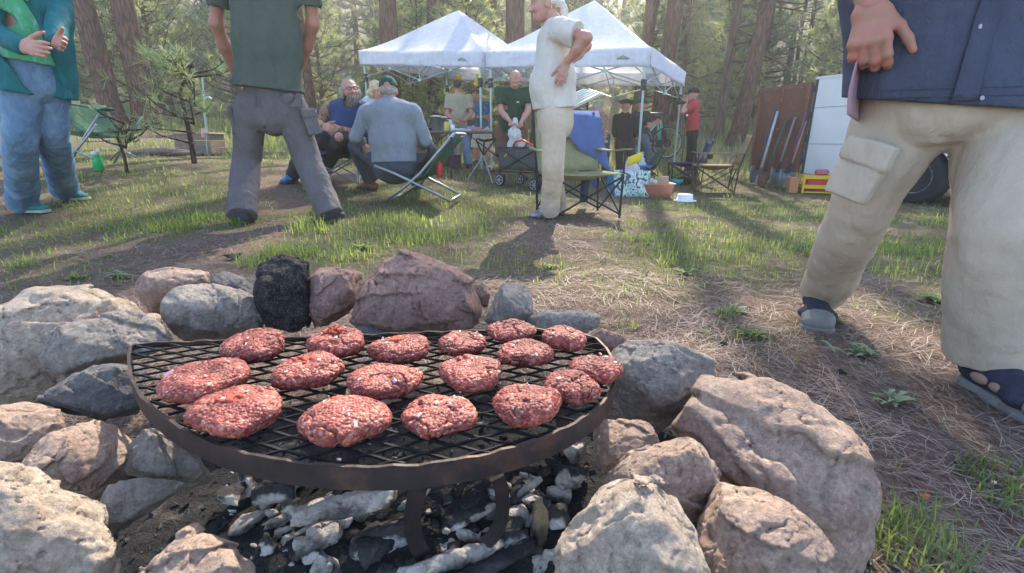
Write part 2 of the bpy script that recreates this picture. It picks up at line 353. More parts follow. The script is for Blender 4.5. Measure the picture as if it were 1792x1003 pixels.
def sprays(centres, dirs, rad, n, w, r):         # tufts of needles round shoot tips
    m = len(centres); C = np.repeat(centres, n, 0); D = np.repeat(dirs, n, 0); q = r.normal(0, 1, (m*n, 3)); q /= np.linalg.norm(q, axis=1, keepdims=True)
    q = q*.85+D*.75; q /= np.linalg.norm(q, axis=1, keepdims=True)+1e-9; L = rad*r.uniform(.6, 1.15, (m*n, 1))*np.repeat(r.uniform(.7, 1.2, (m, 1)), n, 0); s = np.cross(q, r.normal(0, 1, (m*n, 3))); s /= np.linalg.norm(s, axis=1, keepdims=True)+1e-9
    A = C-D*L*r.uniform(0, .5, (m*n, 1)); V = np.stack([A-s*w*.4, A+s*w*.4, A+q*L*.6+s*w/2, A+q*L+s*w*.05, A+q*L*.6-s*w/2], 1).reshape(-1, 3); b = (np.arange(m*n)*5)[:, None]
    return V, b
def pine_proto(H, r0, first, spread, nb, seed, needle, dense, leanx=0, crook=.1, stubs=0, bark=None, wn=.02, rad=.22, npt=9, conic=True, mix=(.5, .3, .2), droop=.0, nz_=1):
    r = np.random.default_rng(seed); zs = np.linspace(-.4, H, 22); cx = crook*np.sin(zs*.5+seed)*zs/H*.6+leanx*zs; cy = crook*np.cos(zs*.37+seed*2)*zs/H*.6
    tr = MB(); n = 14; rr = r0*np.maximum(1-np.clip(zs, 0, H)/H*.93, .03)*(1+.55*np.exp(-np.maximum(zs+.0, 0)*5))
    V = []; F = []
    for i in range(22):
        for j in range(n):
            a = 2*math.pi*j/n; k = rr[i]*(1+.09*math.sin(a*5+zs[i]*.6+seed)+.05*r.normal()); V.append((cx[i]+k*math.cos(a), cy[i]+k*math.sin(a), zs[i]))
    for i in range(21):
        for j in range(n): F.append((i*n+j, i*n+(j+1) % n, (i+1)*n+(j+1) % n, (i+1)*n+j))
    tr.add(V, F); cr = MB(); C = []; Dd = []
    def trunk_at(z): return np.array([np.interp(z, zs, cx), np.interp(z, zs, cy), z])
    for k in range(stubs):
        z = r.uniform(1.2, first+1); a = r.uniform(0, 6.28); b = trunk_at(z); l = r.uniform(.3, 1.5); d = np.array([math.cos(a), math.sin(a), r.uniform(-.3, .35)])
        pts = [b, b+d*l*.5+np.array([0, 0, r.uniform(-.1, .1)]), b+d*l+np.array([0, 0, r.uniform(-.3, .25)])]; tr.tube(pts, [.035, .022, .008], 5)
        for q in range(2):
            e = pts[1]*.5+pts[2]*.5; f = d+r.normal(0, .6, 3); tr.tube([e, e+f*l*.3], [.01, .004], 4)
    for k in range(nb):
        f = (k+r.random())/nb; z = first+(H-first)*f**.9; b = trunk_at(z); a = k*2.4+r.normal(0, .5); env = (1-f)**.75 if conic else math.sin(math.pi*min(1, .25+f*.75))**.8
        l = spread*env*r.uniform(.55, 1.15)+.25; up = r.uniform(.0, .5)+.5*f-droop*(1-f); d = np.array([math.cos(a), math.sin(a), up]); d /= np.linalg.norm(d)
        mid = b+d*l*.55+np.array([0, 0, -.08*l]); e = b+d*l+np.array([0, 0, .10*l]); tb = max(.006, min(r0*.35, .018*l+.006)); tr.tube([b, mid, e], [tb, tb*.65, tb*.25], 4, cap=False)
        m = max(3, int(dense*l))
        for q in range(m):
            t = .25+.75*((q+r.random())/m)**.8; p = (b*(1-t)**2+2*mid*t*(1-t)+e*t*t); side = np.cross(d, [0, 0, 1.]); o = side*r.normal(0, .20*l*(1.15-t*.6))+np.array([0, 0, r.normal(.02, .09*l)])
            C.append(p+o); dd = d*.7+o*.8/(.2*l+.05)*.5+np.array([0, 0, .35]); Dd.append(dd/np.linalg.norm(dd))
            if q % 2 == 0: tr.tube([p, p+o], [tb*.3, tb*.15], 3, cap=False)
    V, b = sprays(np.array(C), np.array(Dd), rad, npt, wn, r); m = len(C)*npt; tri = np.concatenate([b+np.array([[0, 1, 2]]), b+np.array([[0, 2, 4]]), b+np.array([[4, 2, 3]])], 0)
    ki = np.repeat(r.choice(3, len(C), p=mix), npt); ki = np.concatenate([ki]*3)
    root = thing('pine_tree', 'pine', 'tree'); tr.build('trunk', bark or M_bark, root, True); c = mesh_obj('crown', V, tri, M_nd, root, False, ki)
    return root
# kinds of pine: name -> prototype
PR = dict(
    tall1=pine_proto(24, .27, 13.5, 2.6, 26, 1, M_nd, 6, .0, .35, 12, M_bark, .03, .34, 8, False),
    tall2=pine_proto(23, .22, 14.0, 2.3, 26, 2, M_nd, 6, .0, .5, 16, M_bark, .03, .34, 8, False, (.35, .5, .15)),
    thin=pine_proto(14, .11, 3.2, 1.7, 46, 3, M_nd, 8, .0, .35, 14, M_barkd, .028, .30, 9, True, (.4, .3, .3)),
    bushy=pine_proto(9.5, .13, .5, 2.5, 100, 4, M_nd, 6, .0, .2, 4, M_barkd, .026, .31, 17, True, (.45, .45, .1)),
    bushy2=pine_proto(12, .15, 1.0, 2.7, 110, 5, M_nd, 5.5, .0, .3, 6, M_barkd, .028, .33, 17, True, (.35, .15, .5)),
    fir=pine_proto(15, .16, .6, 2.4, 150, 6, M_nd, 6.5, .0, .2, 0, M_barkd, .03, .29, 16, True, (.2, .1, .7), .35),
)
USED = set()
def plant(kind, x, y, sc=1.0, rz=None, label=None, group=None, lean=0.0, z=None):
    p = PR[kind]; rz = random.uniform(0, 6.28) if rz is None else rz; loc = (x, y, float(gz(x, y)) if z is None else z)
    if kind in USED: o = copy_tree(p, loc, rz, sc)
    else: o = p; USED.add(kind); o.location = loc; o.rotation_euler = (0, 0, rz); o.scale = (sc,)*3
    o.rotation_euler = (0, lean, rz)
    if lean: o.rotation_euler = (Matrix.Rotation(lean, 3, 'Y')@Matrix.Rotation(rz, 3, 'Z')).to_euler()
    o['label'] = label
    if group: o['group'] = group
    elif 'group' in o: del o['group']
    return o
def trunk_px(u, v, zc):          # ground place of a trunk whose foot shows near (u, v), zc metres away
    x = (u-896)/FPX*zc; y = (zc+(float(gz(x, zc))-CH)*ST)/CT
    return x, y
BIG = [('tall1', 203, 208, 12.8, .95, -.055, 'thick red-barked pine trunk leaning left, left of the slimmer trunk pair'),
       ('tall2', 247, 205, 16.5, .9, -.03, 'slim dark pine trunk just left of the straight thick trunk'),
       ('tall1', 262, 210, 13.2, 1.05, .0, 'straight thick red-barked pine trunk behind the bare sapling'),
       ('tall2', 552, 200, 12.0, .6, .0, 'narrow dark pine trunk just right of the man in the olive tee'),
       ('tall1', 693, 190, 14.5, 1.0, .01, 'thick pine trunk rising behind the left canopy and the green cap'),
       ('tall2', 762, 195, 15.5, .85, .02, 'pine trunk behind the steel pots, leaning slightly right'),
       ('tall2', 870, 200, 17.5, .7, .0, 'slim pine trunk behind the dip between both canopies'),
       ('tall1', 902, 205, 14.8, 1.12, .0, 'broad furrowed pine trunk behind the bald man in green'),
       ('tall2', 938, 200, 18.5, .9, .0, 'dark pine trunk beside the face of the standing person in cream'),
       ('tall2', 1108, 235, 13.8, .85, .05, 'reddish pine trunk behind the man in the cowboy hat'),
       ('tall1', 1146, 240, 14.3, .9, .06, 'furrowed pine trunk behind the bicycle'),
       ('tall2', 1182, 240, 19.0, .8, .03, 'distant pine trunk right of the bicycle, behind the right canopy'),
       ('thin', 1254, 246, 15.0, 1.3, .03, 'dark branchy pine trunk right of the person in the red tee'),
       ('tall2', 1287, 250, 13.8, .95, .10, 'rough pine trunk leaning right beyond the tan folding chair'),
       ('thin', 1320, 240, 20.0, 1.2, .04, 'thin pine trunk standing left of the trailer door, farther back'),
       ('tall2', 88, 190, 17.0, .8, -.02, 'pine trunk behind the teal jacket sleeve'),
       ('thin', 1390, 150, 24.0, 1.0, .03, 'slender dark pine behind the trailer roof corner')]
for (k, u, v, zc, sc, ln, lb) in BIG:
    x, y = trunk_px(u, v, zc); plant(k, x, y, sc, None, lb, None, ln)
rf = random.Random(5)
FOREST = {'bushy': 'bushy pale green young pine in the forest edge behind the camp', 'bushy2': 'dense mid green young pine in the forest behind the camp', 'fir': 'dark bluish conifer with drooping boughs in the forest behind', 'thin': 'thin dark-stemmed pine within the forest behind the camp', 'tall2': 'tall pine with a high crown far back in the forest'}
placed = []
def scatter(n, y0, y1, kinds, smin, smax, gap):
    k = 0; tries = 0
    while k < n and tries < n*60:
        tries += 1; y = rf.uniform(y0, y1); x = rf.uniform(-1.2, 1.2)*(y*1.0+2)
        if any((x-a)**2+(y-b)**2 < gap*gap for a, b in placed): continue
        u = 896+FPX*x/(y*CT); 
        placed.append((x, y)); kd = rf.choice(kinds); plant(kd, x, y, rf.uniform(smin, smax), None, FOREST[kd], 'pines of the forest behind the camp'); k += 1
scatter(24, 15.5, 22, ['bushy', 'bushy', 'bushy2', 'thin'], .55, .9, 2.0)
scatter(12, 25, 36, ['tall2'], .62, .85, 2.0)
scatter(32, 22, 33, ['bushy', 'bushy2', 'bushy2', 'fir', 'thin', 'tall2'], .8, 1.15, 2.4)
scatter(38, 33, 52, ['bushy2', 'fir', 'fir', 'bushy', 'thin'], 1.1, 1.6, 2.8)
for kk in list(PR):
    if kk not in USED:
        pass
# ---------------------------------------------------------------- bodies and clothes as smooth implicit surfaces
def nrm(v): v = np.asarray(v, float); return v/(np.linalg.norm(v)+1e-9)
class SDF:
    def __init__(s, k=0.03): s.p = []; s.k = k; s.cuts = []; s.fold = []
    def cap(s, a, b, ra, rb, k=None): s.p.append(('c', np.asarray(a, float), np.asarray(b, float), ra, rb, None, None, k)); return s
    def ell(s, a, b, wa, da, wb, db, lat, k=None): s.p.append(('e', np.asarray(a, float), np.asarray(b, float), (wa, da), (wb, db), nrm(lat), None, k)); return s
    def ball(s, c, r, k=None):   # r: 3 radii along axes x,y,z or along frame
        s.p.append(('b', np.asarray(c, float), None, np.asarray(r, float)*np.ones(3), None, None, None, k)); return s
    def oball(s, c, r, R, k=None): s.p.append(('b', np.asarray(c, float), None, np.asarray(r, float), None, np.asarray(R, float), None, k)); return s
    def obox(s, c, h, R, rd=.008, k=None): s.p.append(('x', np.asarray(c, float), None, np.asarray(h, float), rd, np.asarray(R, float), None, k)); return s
    def sub(s, c, r, R=None, k=.01): s.p.append(('b', np.asarray(c, float), None, np.asarray(r, float)*np.ones(3), None, R, 'sub', k)); return s
    def cut(s, o, n): s.cuts.append((np.asarray(o, float), nrm(n))); return s     # keeps the side n points away from
    def mesh(s, h, pad=.05, noise=None):
        lo = np.full(3, 1e9); hi = -lo
        for q in s.p:
            if q[6] == 'sub': continue
            if q[0] in 'ce':
                r = max(np.max(q[3]), np.max(q[4])); lo = np.minimum(lo, np.minimum(q[1], q[2])-r); hi = np.maximum(hi, np.maximum(q[1], q[2])+r)
            else: r = np.linalg.norm(q[3]) if q[5] is not None else q[3].max(); lo = np.minimum(lo, q[1]-r); hi = np.maximum(hi, q[1]+r)
        lo = lo-pad; hi = hi+pad; n = np.ceil((hi-lo)/h).astype(int)+1; BIG_ = .06
        ax = [lo[i]+h*np.arange(n[i]) for i in range(3)]; Fd = np.full(n, BIG_, np.float32)
        for q in s.p:
            k = q[7] or s.k
            if q[0] in 'ce': r = max(np.max(q[3]), np.max(q[4])); a = np.minimum(q[1], q[2])-r; b = np.maximum(q[1], q[2])+r
            else: r = np.linalg.norm(q[3]) if q[5] is not None else q[3].max(); a = q[1]-r; b = q[1]+r
            a = a-.05-k; b = b+.05+k; i0 = np.clip(np.floor((a-lo)/h).astype(int), 0, n); i1 = np.clip(np.ceil((b-lo)/h).astype(int)+1, 0, n)
            if np.any(i1 <= i0): continue
            sl = tuple(slice(i0[i], i1[i]) for i in range(3)); X, Y, Z = np.meshgrid(*[ax[i][sl[i]] for i in range(3)], indexing='ij', sparse=True)
            if q[0] == 'c':
                ba = q[2]-q[1]; l2 = ba@ba+1e-12; t = np.clip(((X-q[1][0])*ba[0]+(Y-q[1][1])*ba[1]+(Z-q[1][2])*ba[2])/l2, 0, 1)
                d = np.sqrt((X-q[1][0]-t*ba[0])**2+(Y-q[1][1]-t*ba[1])**2+(Z-q[1][2]-t*ba[2])**2)-(q[3]+(q[4]-q[3])*t)
            elif q[0] == 'e':
                ba = q[2]-q[1]; l = np.linalg.norm(ba)+1e-9; dr = ba/l; lat = nrm(q[5]-dr*(q[5]@dr)); dp = np.cross(dr, lat)
                PX, PY, PZ = X-q[1][0], Y-q[1][1], Z-q[1][2]; al = PX*dr[0]+PY*dr[1]+PZ*dr[2]; t = np.clip(al/l, 0, 1); ex = al-t*l
                u = PX*lat[0]+PY*lat[1]+PZ*lat[2]; v = PX*dp[0]+PY*dp[1]+PZ*dp[2]; w_ = q[3][0]+(q[4][0]-q[3][0])*t; d_ = q[3][1]+(q[4][1]-q[3][1])*t; m = np.minimum(w_, d_)
                rr = np.sqrt((u/w_)**2+(v/d_)**2+(ex/m)**2); d = (rr-1)*m*np.clip(.6+.4*rr, .8, 1.3)
            elif q[0] == 'b':
                PX, PY, PZ = X-q[1][0], Y-q[1][1], Z-q[1][2]
                if q[5] is not None: R = q[5]; PX, PY, PZ = (PX*R[0, i]+PY*R[1, i]+PZ*R[2, i] for i in range(3))
                rr = np.sqrt((PX/q[3][0])**2+(PY/q[3][1])**2+(PZ/q[3][2])**2); d = (rr-1)*q[3].min()
            else:
                PX, PY, PZ = X-q[1][0], Y-q[1][1], Z-q[1][2]; R = q[5]; A = [np.abs(PX*R[0, i]+PY*R[1, i]+PZ*R[2, i])-(q[3][i]-q[4]) for i in range(3)]
                d = np.sqrt(sum(np.maximum(a_, 0)**2 for a_ in A))+np.minimum(np.maximum(np.maximum(A[0], A[1]), A[2]), 0)-q[4]
            f = Fd[sl]
            if q[6] == 'sub': g = np.maximum(k-np.abs(f+d), 0)/k; Fd[sl] = np.maximum(f, -d)+g*g*k*.25
            else: g = np.maximum(k-np.abs(f-d), 0)/k; Fd[sl] = np.minimum(f, d)-g*g*k*.25
        near = np.abs(Fd) < .05
        if s.fold or noise:
            I = np.nonzero(near); P = np.stack([ax[i][I[i]] for i in range(3)], -1); dd = np.zeros(len(P))
            for (amp, sc, seed) in (noise or []):
                w_ = vnoise(P*np.asarray(sc)+.9*vnoise(P*np.asarray(sc)*.7, seed+3)[:, None], seed); dd += amp*(1-np.abs(2*w_-1))-amp*.5
            Fd[I] += dd
        for (o, nn) in s.cuts:
            X, Y, Z = np.meshgrid(*ax, indexing='ij', sparse=True); d = (X-o[0])*nn[0]+(Y-o[1])*nn[1]+(Z-o[2])*nn[2]; Fd = np.maximum(Fd, d)
        return surfnet(Fd, lo, h)
def leg_chain(s, hip, kne, end, r0, r1, r2, k0=.03):        # a trouser leg: one smooth tapering run from hip over knee to hem
    t = np.linspace(0, 2, 17); P = np.array([hip+(kne-hip)*q if q < 1 else kne+(end-kne)*(q-1) for q in t]); r = np.interp(t, [0, 1, 2], [r0, r1, r2])
    for _ in range(2): P[1:-1] = (P[:-2]+2*P[1:-1]+P[2:])/4; r[1:-1] = (r[:-2]+2*r[1:-1]+r[2:])/4
    for i in range(16): s.cap(P[i], P[i+1], r[i], r[i+1], k0 if i < 2 else .002)
def surfnet(Fd, lo, h):
    Fd = np.asarray(Fd, np.float32); neg = Fd < 0; n = Fd.shape; c = np.zeros(np.array(n)-1, np.int8)
    for i in (0, 1):
        for j in (0, 1):
            for k in (0, 1): c += neg[i:n[0]-1+i, j:n[1]-1+j, k:n[2]-1+k]
    act = (c > 0) & (c < 8); I = np.stack(np.nonzero(act), 1); ids = np.full(act.shape, -1, np.int64); ids[act] = np.arange(len(I)); acc = np.zeros((len(I), 3)); cnt = np.zeros(len(I))
    for axs in range(3):
        o1, o2 = [(1, 2), (0, 2), (0, 1)][axs]
        for a in (0, 1):
            for b in (0, 1):
                p = I.copy(); p[:, o1] += a; p[:, o2] += b; q = p.copy(); q[:, axs] += 1
                f0 = Fd[tuple(p.T)]; f1 = Fd[tuple(q.T)]; m = (f0 < 0) != (f1 < 0); t = np.where(m, f0/(f0-f1+1e-12), 0); pos = np.zeros((len(I), 3)); pos[:, o1] = a; pos[:, o2] = b; pos[:, axs] = t
                acc += pos*m[:, None]; cnt += m
    V = lo+h*(I+acc/np.maximum(cnt, 1)[:, None]); Q = []
    for axs in range(3):
        o1, o2 = [(1, 2), (2, 0), (0, 1)][axs]; A = [slice(None)]*3; B = [slice(None)]*3; A[axs] = slice(0, n[axs]-1); B[axs] = slice(1, n[axs])
        for x in (o1, o2): A[x] = B[x] = slice(1, n[x]-1)
        f0, f1 = neg[tuple(A)], neg[tuple(B)]
        for s_ in (0, 1):
            E = np.stack(np.nonzero(f0 & ~f1 if s_ == 0 else ~f0 & f1), 1)
            if not len(E): continue
            E[:, o1] += 1; E[:, o2] += 1; q = []
            for (a, b) in ((-1, -1), (0, -1), (0, 0), (-1, 0)): p = E.copy(); p[:, o1] += a; p[:, o2] += b; q.append(ids[tuple(p.T)])
            q = np.stack(q, 1); Q.append(q if s_ == 0 else q[:, ::-1])
    return V, np.concatenate(Q) if Q else np.zeros((0, 4), int)
def join(parts):
    V = []; F = []; b = 0
    for v, f in parts: V.append(v); F.append(f+b); b += len(v)
    return np.concatenate(V), np.concatenate(F)
def hand(w, d, side, curl=.5, size=1.0, h=.0036, spread=.12, thumb=.6, curls=None, tc=.3, fr=1.0, flip=False):
    """w wrist, d towards the fingers, side towards the thumb; the palm faces d x side."""
    d = nrm(d); side = nrm(side-d*(np.asarray(side)@d)); pn = np.cross(d, side)*(-1 if flip else 1); s = SDF(.012*size); w = np.asarray(w, float); z = size
    s.ell(w-d*.035*z, w+d*.012*z, .027*z, .020*z, .029*z, .019*z, side); s.ell(w+d*.018*z, w+d*.078*z, .030*z, .0165*z, .042*z, .0145*z, side, .02)
    offs = [.030, .010, -.010, -.029]; ln = [.072, .080, .074, .058]; fw = [.0098, .0100, .0095, .0085]
    for i in range(4):
        c = (curls[i] if curls else curl); b = w+d*(.083-.004*abs(i-1.2))*z+side*offs[i]*z; a = spread*(1.5-i)*.5; v = nrm(d+side*a); ang = 0
        for j, fr_ in enumerate((.48, .30, .24)):
            ang += c*(.7, 1.0, .7)[j]; e = b+(v*math.cos(ang)+pn*math.sin(ang))*ln[i]*fr_*z; r = fw[i]*z*fr; s.cap(b, e, r*(1.06, .98, .9)[j], r*(.98, .9, .78)[j], .006*z); b = e
    b = w+d*.022*z+side*.026*z+pn*.006*z; v = nrm(d*(1-thumb*.6)+side*thumb*1.1+pn*.25); e = b+v*.042*z; s.cap(b, e, .0155*z, .0118*z, .018*z)
    for l, r0, r1 in ((.034, .0115, .0102), (.028, .0102, .0082)): v = nrm(v*(1-tc)+d*tc+pn*tc*.35); f = e+v*l*z; s.cap(e, f, r0*z, r1*z, .006*z); e = f
    return s.mesh(h, .02)
def head(c, f, up, size=1.0, h=.006, jaw=1.0, ear=True):
    """c centre of the skull, f facing."""
    f = nrm(f); up = nrm(np.asarray(up)-f*(np.asarray(up)@f)); l = np.cross(up, f); R = np.stack([l, f, up], 1); z = size; P = lambda x, y, q: c+(l*x+f*y+up*q)*z; s = SDF(.02*z)
    s.oball(P(0, -.012, .028), np.array([.076, .096, .088])*z, R); s.oball(P(0, .028, -.045), np.array([.058*jaw, .062, .072])*z, R, .04); s.oball(P(0, .058, -.092), np.array([.030, .028, .022])*z, R, .03)
    s.cap(P(0, .088, .012), P(0, .112, -.030), .010*z, .0145*z, .014); s.cap(P(-.013, .100, -.034), P(.013, .100, -.034), .009*z, .009*z, .01)
    for q in (-1, 1):
        s.oball(P(q*.034, .080, -.028), np.array([.024, .018, .020])*z, R, .02); s.cap(P(q*.012, .090, .026), P(q*.046, .074, .028), .009*z, .009*z, .014)
        s.sub(P(q*.031, .098, .006), np.array([.017, .014, .010])*z, R, .012)
        if ear: s.oball(P(q*.078, -.006, -.012), np.array([.011, .022, .034])*z, R, .008)
    for q in (-1, 1): s.oball(P(q*.031, .079, .006), np.array([.013, .012, .012])*z, R, .002)
    s.cap(P(-.018, .092, -.062), P(.018, .092, -.062), .0065*z, .0065*z, .006); s.cap(P(-.015, .090, -.076), P(.015, .090, -.076), .007*z, .007*z, .006); s.sub(P(0, .104, -.069), np.array([.026, .012, .0028])*z, R, .004)
    return s.mesh(h, .02), P, R
def shoe(ank, toe_dir, L=.28, sole=.025, h=.006, low=.0, wd=1.0, base=None):
    """ank: point on the ground below the ankle; returns upper and sole meshes."""
    t = nrm([toe_dir[0], toe_dir[1], 0]); l = np.array([-t[1], t[0], 0]); z = np.array([0, 0, 1.]); A = np.asarray(ank, float); heel = A-t*L*.24; R = np.stack([l, t, z], 1)
    u = SDF(.03); u.ell(heel+z*(sole+.028)+t*.025, heel+t*L*.62+z*(sole+.02), .034*wd, .036, .046*wd, .024, l); u.ell(heel+t*L*.62+z*(sole+.020), heel+t*L*.84+z*(sole+.014), .047*wd, .025, .043*wd, .020, l)
    u.cap(heel+t*L*.24+z*(sole+.03), heel+t*L*.22+z*(sole+.085), .038, .036); u.cap(heel+t*L*.3+z*(sole+.06), heel+t*L*.62+z*(sole+.03), .034, .026); u.cut(A+z*sole*.6, -z)
    so = SDF(.02); so.ell(heel+t*.03+z*.01, heel+t*L*.45+z*.008, .040*wd, .03, .040*wd, .03, l); so.ell(heel+t*L*.45+z*.008, heel+t*L*.86+z*.010, .042*wd, .03, .050*wd, .03, l); so.cut(A+z*sole, z); so.cut(A, -z)
    return u.mesh(h, .02), so.mesh(h, .02), (t, l, heel)
def lace(heel, t, l, L, z0, mt, parent, nm='lace'):
    m = MB(); z = np.array([0, 0, 1.])
    for i in range(5):
        q = .40+.075*i; c = heel+t*L*q+z*(z0+.088-.010*i-.0025*i*i); m.tube([c-l*.026-z*.012, c+z*.004, c+l*.026+t*.012-z*.012], .0035, 5)
    return m.build(nm, mt, parent, True)
M_skin = mat('skin', (.46, .265, .19), .5, .10, 25, .15, 300, sss=.12, spec=.35, col2=(.50, .20, .15), c2s=38)
M_skind = mat('skin_tanned', (.37, .19, .125), .5, .10, 25, .15, 300, sss=.1, spec=.35, col2=(.43, .165, .12), c2s=38)
M_brow = mat('dark_hair', (.035, .026, .02), .7, .3, 80, .6, 300, stretch=(1, 1, .3))
M_grey = mat('grey_hair', (.36, .34, .31), .7, .35, 60, .8, 240, stretch=(1, 1, .35))
M_eye = mat('eye', (.06, .04, .03), .2, .0)
def tor(J, lat, sc=1.0, kw=None):
    """torso pieces from pelvis to neck for the body (sc<1) and for shirts (sc>=1)."""
def build_person(label, J, sh, pa, fw, group=None, hh=1.0, vox=.010, skin=None, sleeve='short', hem=None, wide=1.0, deep=1.0, belly=0.0, hairf=None, hands=None, pants='long', pocket=True, shoes=None, shoe_dirs=None,
                 shw=1.0, leg_r=(.094, .074, .068), vis_head=True, hemflare=.0, up=(0, 0, 1), name='person', shirt_fold=(.012, (8, 8, 3.2)), pant_fold=(.011, (8, 8, 5.5)), vest=None, neckf=None, hand_h=.0042, arm_r=1.0, sleeve_r=1.0, hem_tilt=None, root_at=None, shoe_L=.28, cuff=None, loose=1.0):
    """J: world joints pel, neck, head, shoL/R, elbL/R, wriL/R, hipL/R, kneL/R, ankL/R (L is the person's own left)."""
    skin = skin or M_skin; J = {k: np.asarray(v, float) for k, v in J.items()}; base = (J['ankL']+J['ankR'])/2; base[2] = float(gz(base[0], base[1]))
    root = thing(name, label, 'person', base, group); lat = nrm(J['shoL']-J['shoR']); hl = nrm(J['hipL']-J['hipR']); pel, neck = J['pel'], J['neck']; ax_ = nrm(neck-pel); L = np.linalg.norm(neck-pel)
    f = np.asarray(fw['body'], float); f = nrm(f-ax_*(f@ax_)); S3 = lambda t: pel+(neck-pel)*t; hf = nrm(fw.get('head', f)); upv = np.asarray(fw.get('up', up), float)
    # body
    b = SDF(.035); b.ell(S3(.04), S3(.35), .120*wide, .08*deep, .13*wide, .09*deep, hl); b.ell(S3(.35), S3(.80), .13*wide, .09*deep, .15*wide, .095*deep, lat)
    for q in 'LR':
        b.cap(J['sho'+q], J['elb'+q], .047*arm_r, .038*arm_r); b.cap(J['elb'+q], J['elb'+q]*.6+J['wri'+q]*.4, .039*arm_r, .040*arm_r); b.cap(J['elb'+q]*.6+J['wri'+q]*.4, J['wri'+q], .040*arm_r, .025*arm_r)
        b.cap(S3(.86), J['sho'+q], .05, .05); b.cap(J['hip'+q], J['kne'+q], .070 if pants == 'long' else .078, .040 if pants == 'long' else .052); b.cap(J['kne'+q], J['kne'+q]*.6+J['ank'+q]*.4, .040 if pants == 'long' else .050, .046); b.cap(J['kne'+q]*.6+J['ank'+q]*.4, J['ank'+q], .052, .034)
    b.cap(S3(.9), neck, .06, .052); b.cap(neck, J['head']-upv*.03-hf*.01, .052, .05); parts = [b.mesh(max(vox, .009))]
    hm, P, R = head(J['head'], hf, upv, hh, min(.0075, vox*.8)); parts.append(hm)
    for q in 'LR':
        d = (hands or {}).get(q, {}); w = J['wri'+q]; dv = d.get('d', nrm(w-J['elb'+q])); sd = d.get('side', np.cross(f, dv)*(1 if q == 'L' else -1)+f*1.5)
        if d.get('skip'): continue
        kw = {k: v for k, v in d.items() if k not in ('d', 'side', 'skip')}; kw.setdefault('h', hand_h); kw.setdefault('flip', q == 'R'); parts.append(hand(w, dv, sd, **kw))
    v, fc = join(parts); mesh_obj('body', v, fc, skin, root, True)
    # shirt
    sl = []; s = SDF(.05*loose); ht = hem if hem is not None else -.06; dv = deep
    s.ell(S3(ht-.1), S3(.35), (.165*wide+hemflare)*shw, (.118*dv+belly*.6+hemflare)*shw, .158*wide*shw, (.112*dv+belly)*shw, hl); s.ell(S3(.35), S3(.78), .158*wide*shw, (.112*dv+belly*.7)*shw, .168*wide*shw, .112*dv*shw, lat)
    if belly: s.oball(S3(.28)+f*(.06+belly*.6), np.array([.14, .09+belly, .16]), np.stack([lat, f, ax_], 1), .08)
    for q in 'LR':
        s.cap(S3(.90), J['sho'+q], .062, .066); a, e, w = J['sho'+q], J['elb'+q], J['wri'+q]
        if sleeve == 'long':
            s2 = SDF(.02); s.cap(a, a*.55+e*.45, .070*sleeve_r, .062*sleeve_r); s2.cap(a, e, .069*sleeve_r, .056*sleeve_r); s2.cap(e, w*.95+e*.05, .055*sleeve_r, .043*sleeve_r, .012); sl.append(s2)
        elif sleeve == 'short': s.cap(a, a*.30+e*.70, .072*sleeve_r, .076*sleeve_r); s.p.append(('b', a*.18+e*.82, None, np.array([.10, .10, .045])*sleeve_r, None, np.stack([nrm(np.cross(nrm(e-a), f)), nrm(np.cross(nrm(e-a), np.cross(nrm(e-a), f))), nrm(e-a)], 1), 'sub', .006))
    s.cap(S3(.92), S3(.985), .085, .066, .03); s.sub(neck+hf*.015+ax_*.035, (.058, .058, .04), None, .01); hn = nrm(-ax_ if hem_tilt is None else hem_tilt); s.cut(S3(ht), hn)
    v, fc = s.mesh(vox, .05, [(shirt_fold[0], shirt_fold[1], 5), (shirt_fold[0]*.45, np.array(shirt_fold[1])*2.6, 9)])
    for s2 in sl: v2, f2 = s2.mesh(vox, .05, [(shirt_fold[0], np.array(shirt_fold[1])*1.2, 7)]); v, fc = join([(v, fc), (v2, f2)])
    if sh is not None: mesh_obj('shirt', v, fc, sh, root, True)
    # trousers
    if pa is not None:
        subs_ = []; t = SDF(.03); r0, r1, r2 = leg_r; t.ell(S3(-.13), S3(.13), .158*wide, .112*dv+belly*.3, .150*wide, .110*dv+belly*.5, hl)
        for q in 'LR':
            h_, k_, a_ = J['hip'+q], J['kne'+q], J['ank'+q]; 
            if pants == 'long':
                dn = nrm(a_-k_); hemp = a_+dn*(cuff if cuff is not None else .0); leg_chain(t, h_, k_, hemp+dn*.06, r0, r1, r2*1.03); fr = np.stack([nrm(np.cross(dn, [0, 1, .01])), np.cross(dn, nrm(np.cross(dn, [0, 1, .01]))), dn], 1); subs_.append(('x', hemp+dn*.13, None, np.array([.125, .125, .13]), .004, fr, 'sub', .004))
            else: t.cap(h_, k_, r0, r1, .05); t.cap(k_*.72+h_*.28, k_, r1*1.15, r1*1.25, .03); dn = nrm(k_-h_); fr = np.stack([nrm(np.cross(dn, [0, 1, .01])), np.cross(dn, nrm(np.cross(dn, [0, 1, .01]))), dn], 1); subs_.append(('x', k_+dn*.14, None, np.array([.15, .15, .13]), .004, fr, 'sub', .004))
            if pocket:
                o = nrm(np.cross(nrm(k_-h_), f)); o = o*np.sign(o@(hl if q == 'L' else -hl)); zz = nrm(h_-k_); R3 = np.stack([nrm(np.cross(zz, o)), o, zz], 1); c = h_*.36+k_*.64+o*(r0*.42+r1*.58); t.obox(c, (.080, .018, .095), R3, .012, .01); t.obox(c+zz*.085+o*.008, (.086, .018, .030), R3, .008, .006)
        for q in 'LR':
            k_, a_ = J['kne'+q], J['ank'+q]
            if pants == 'long' and np.linalg.norm(a_-k_) > .1: pass
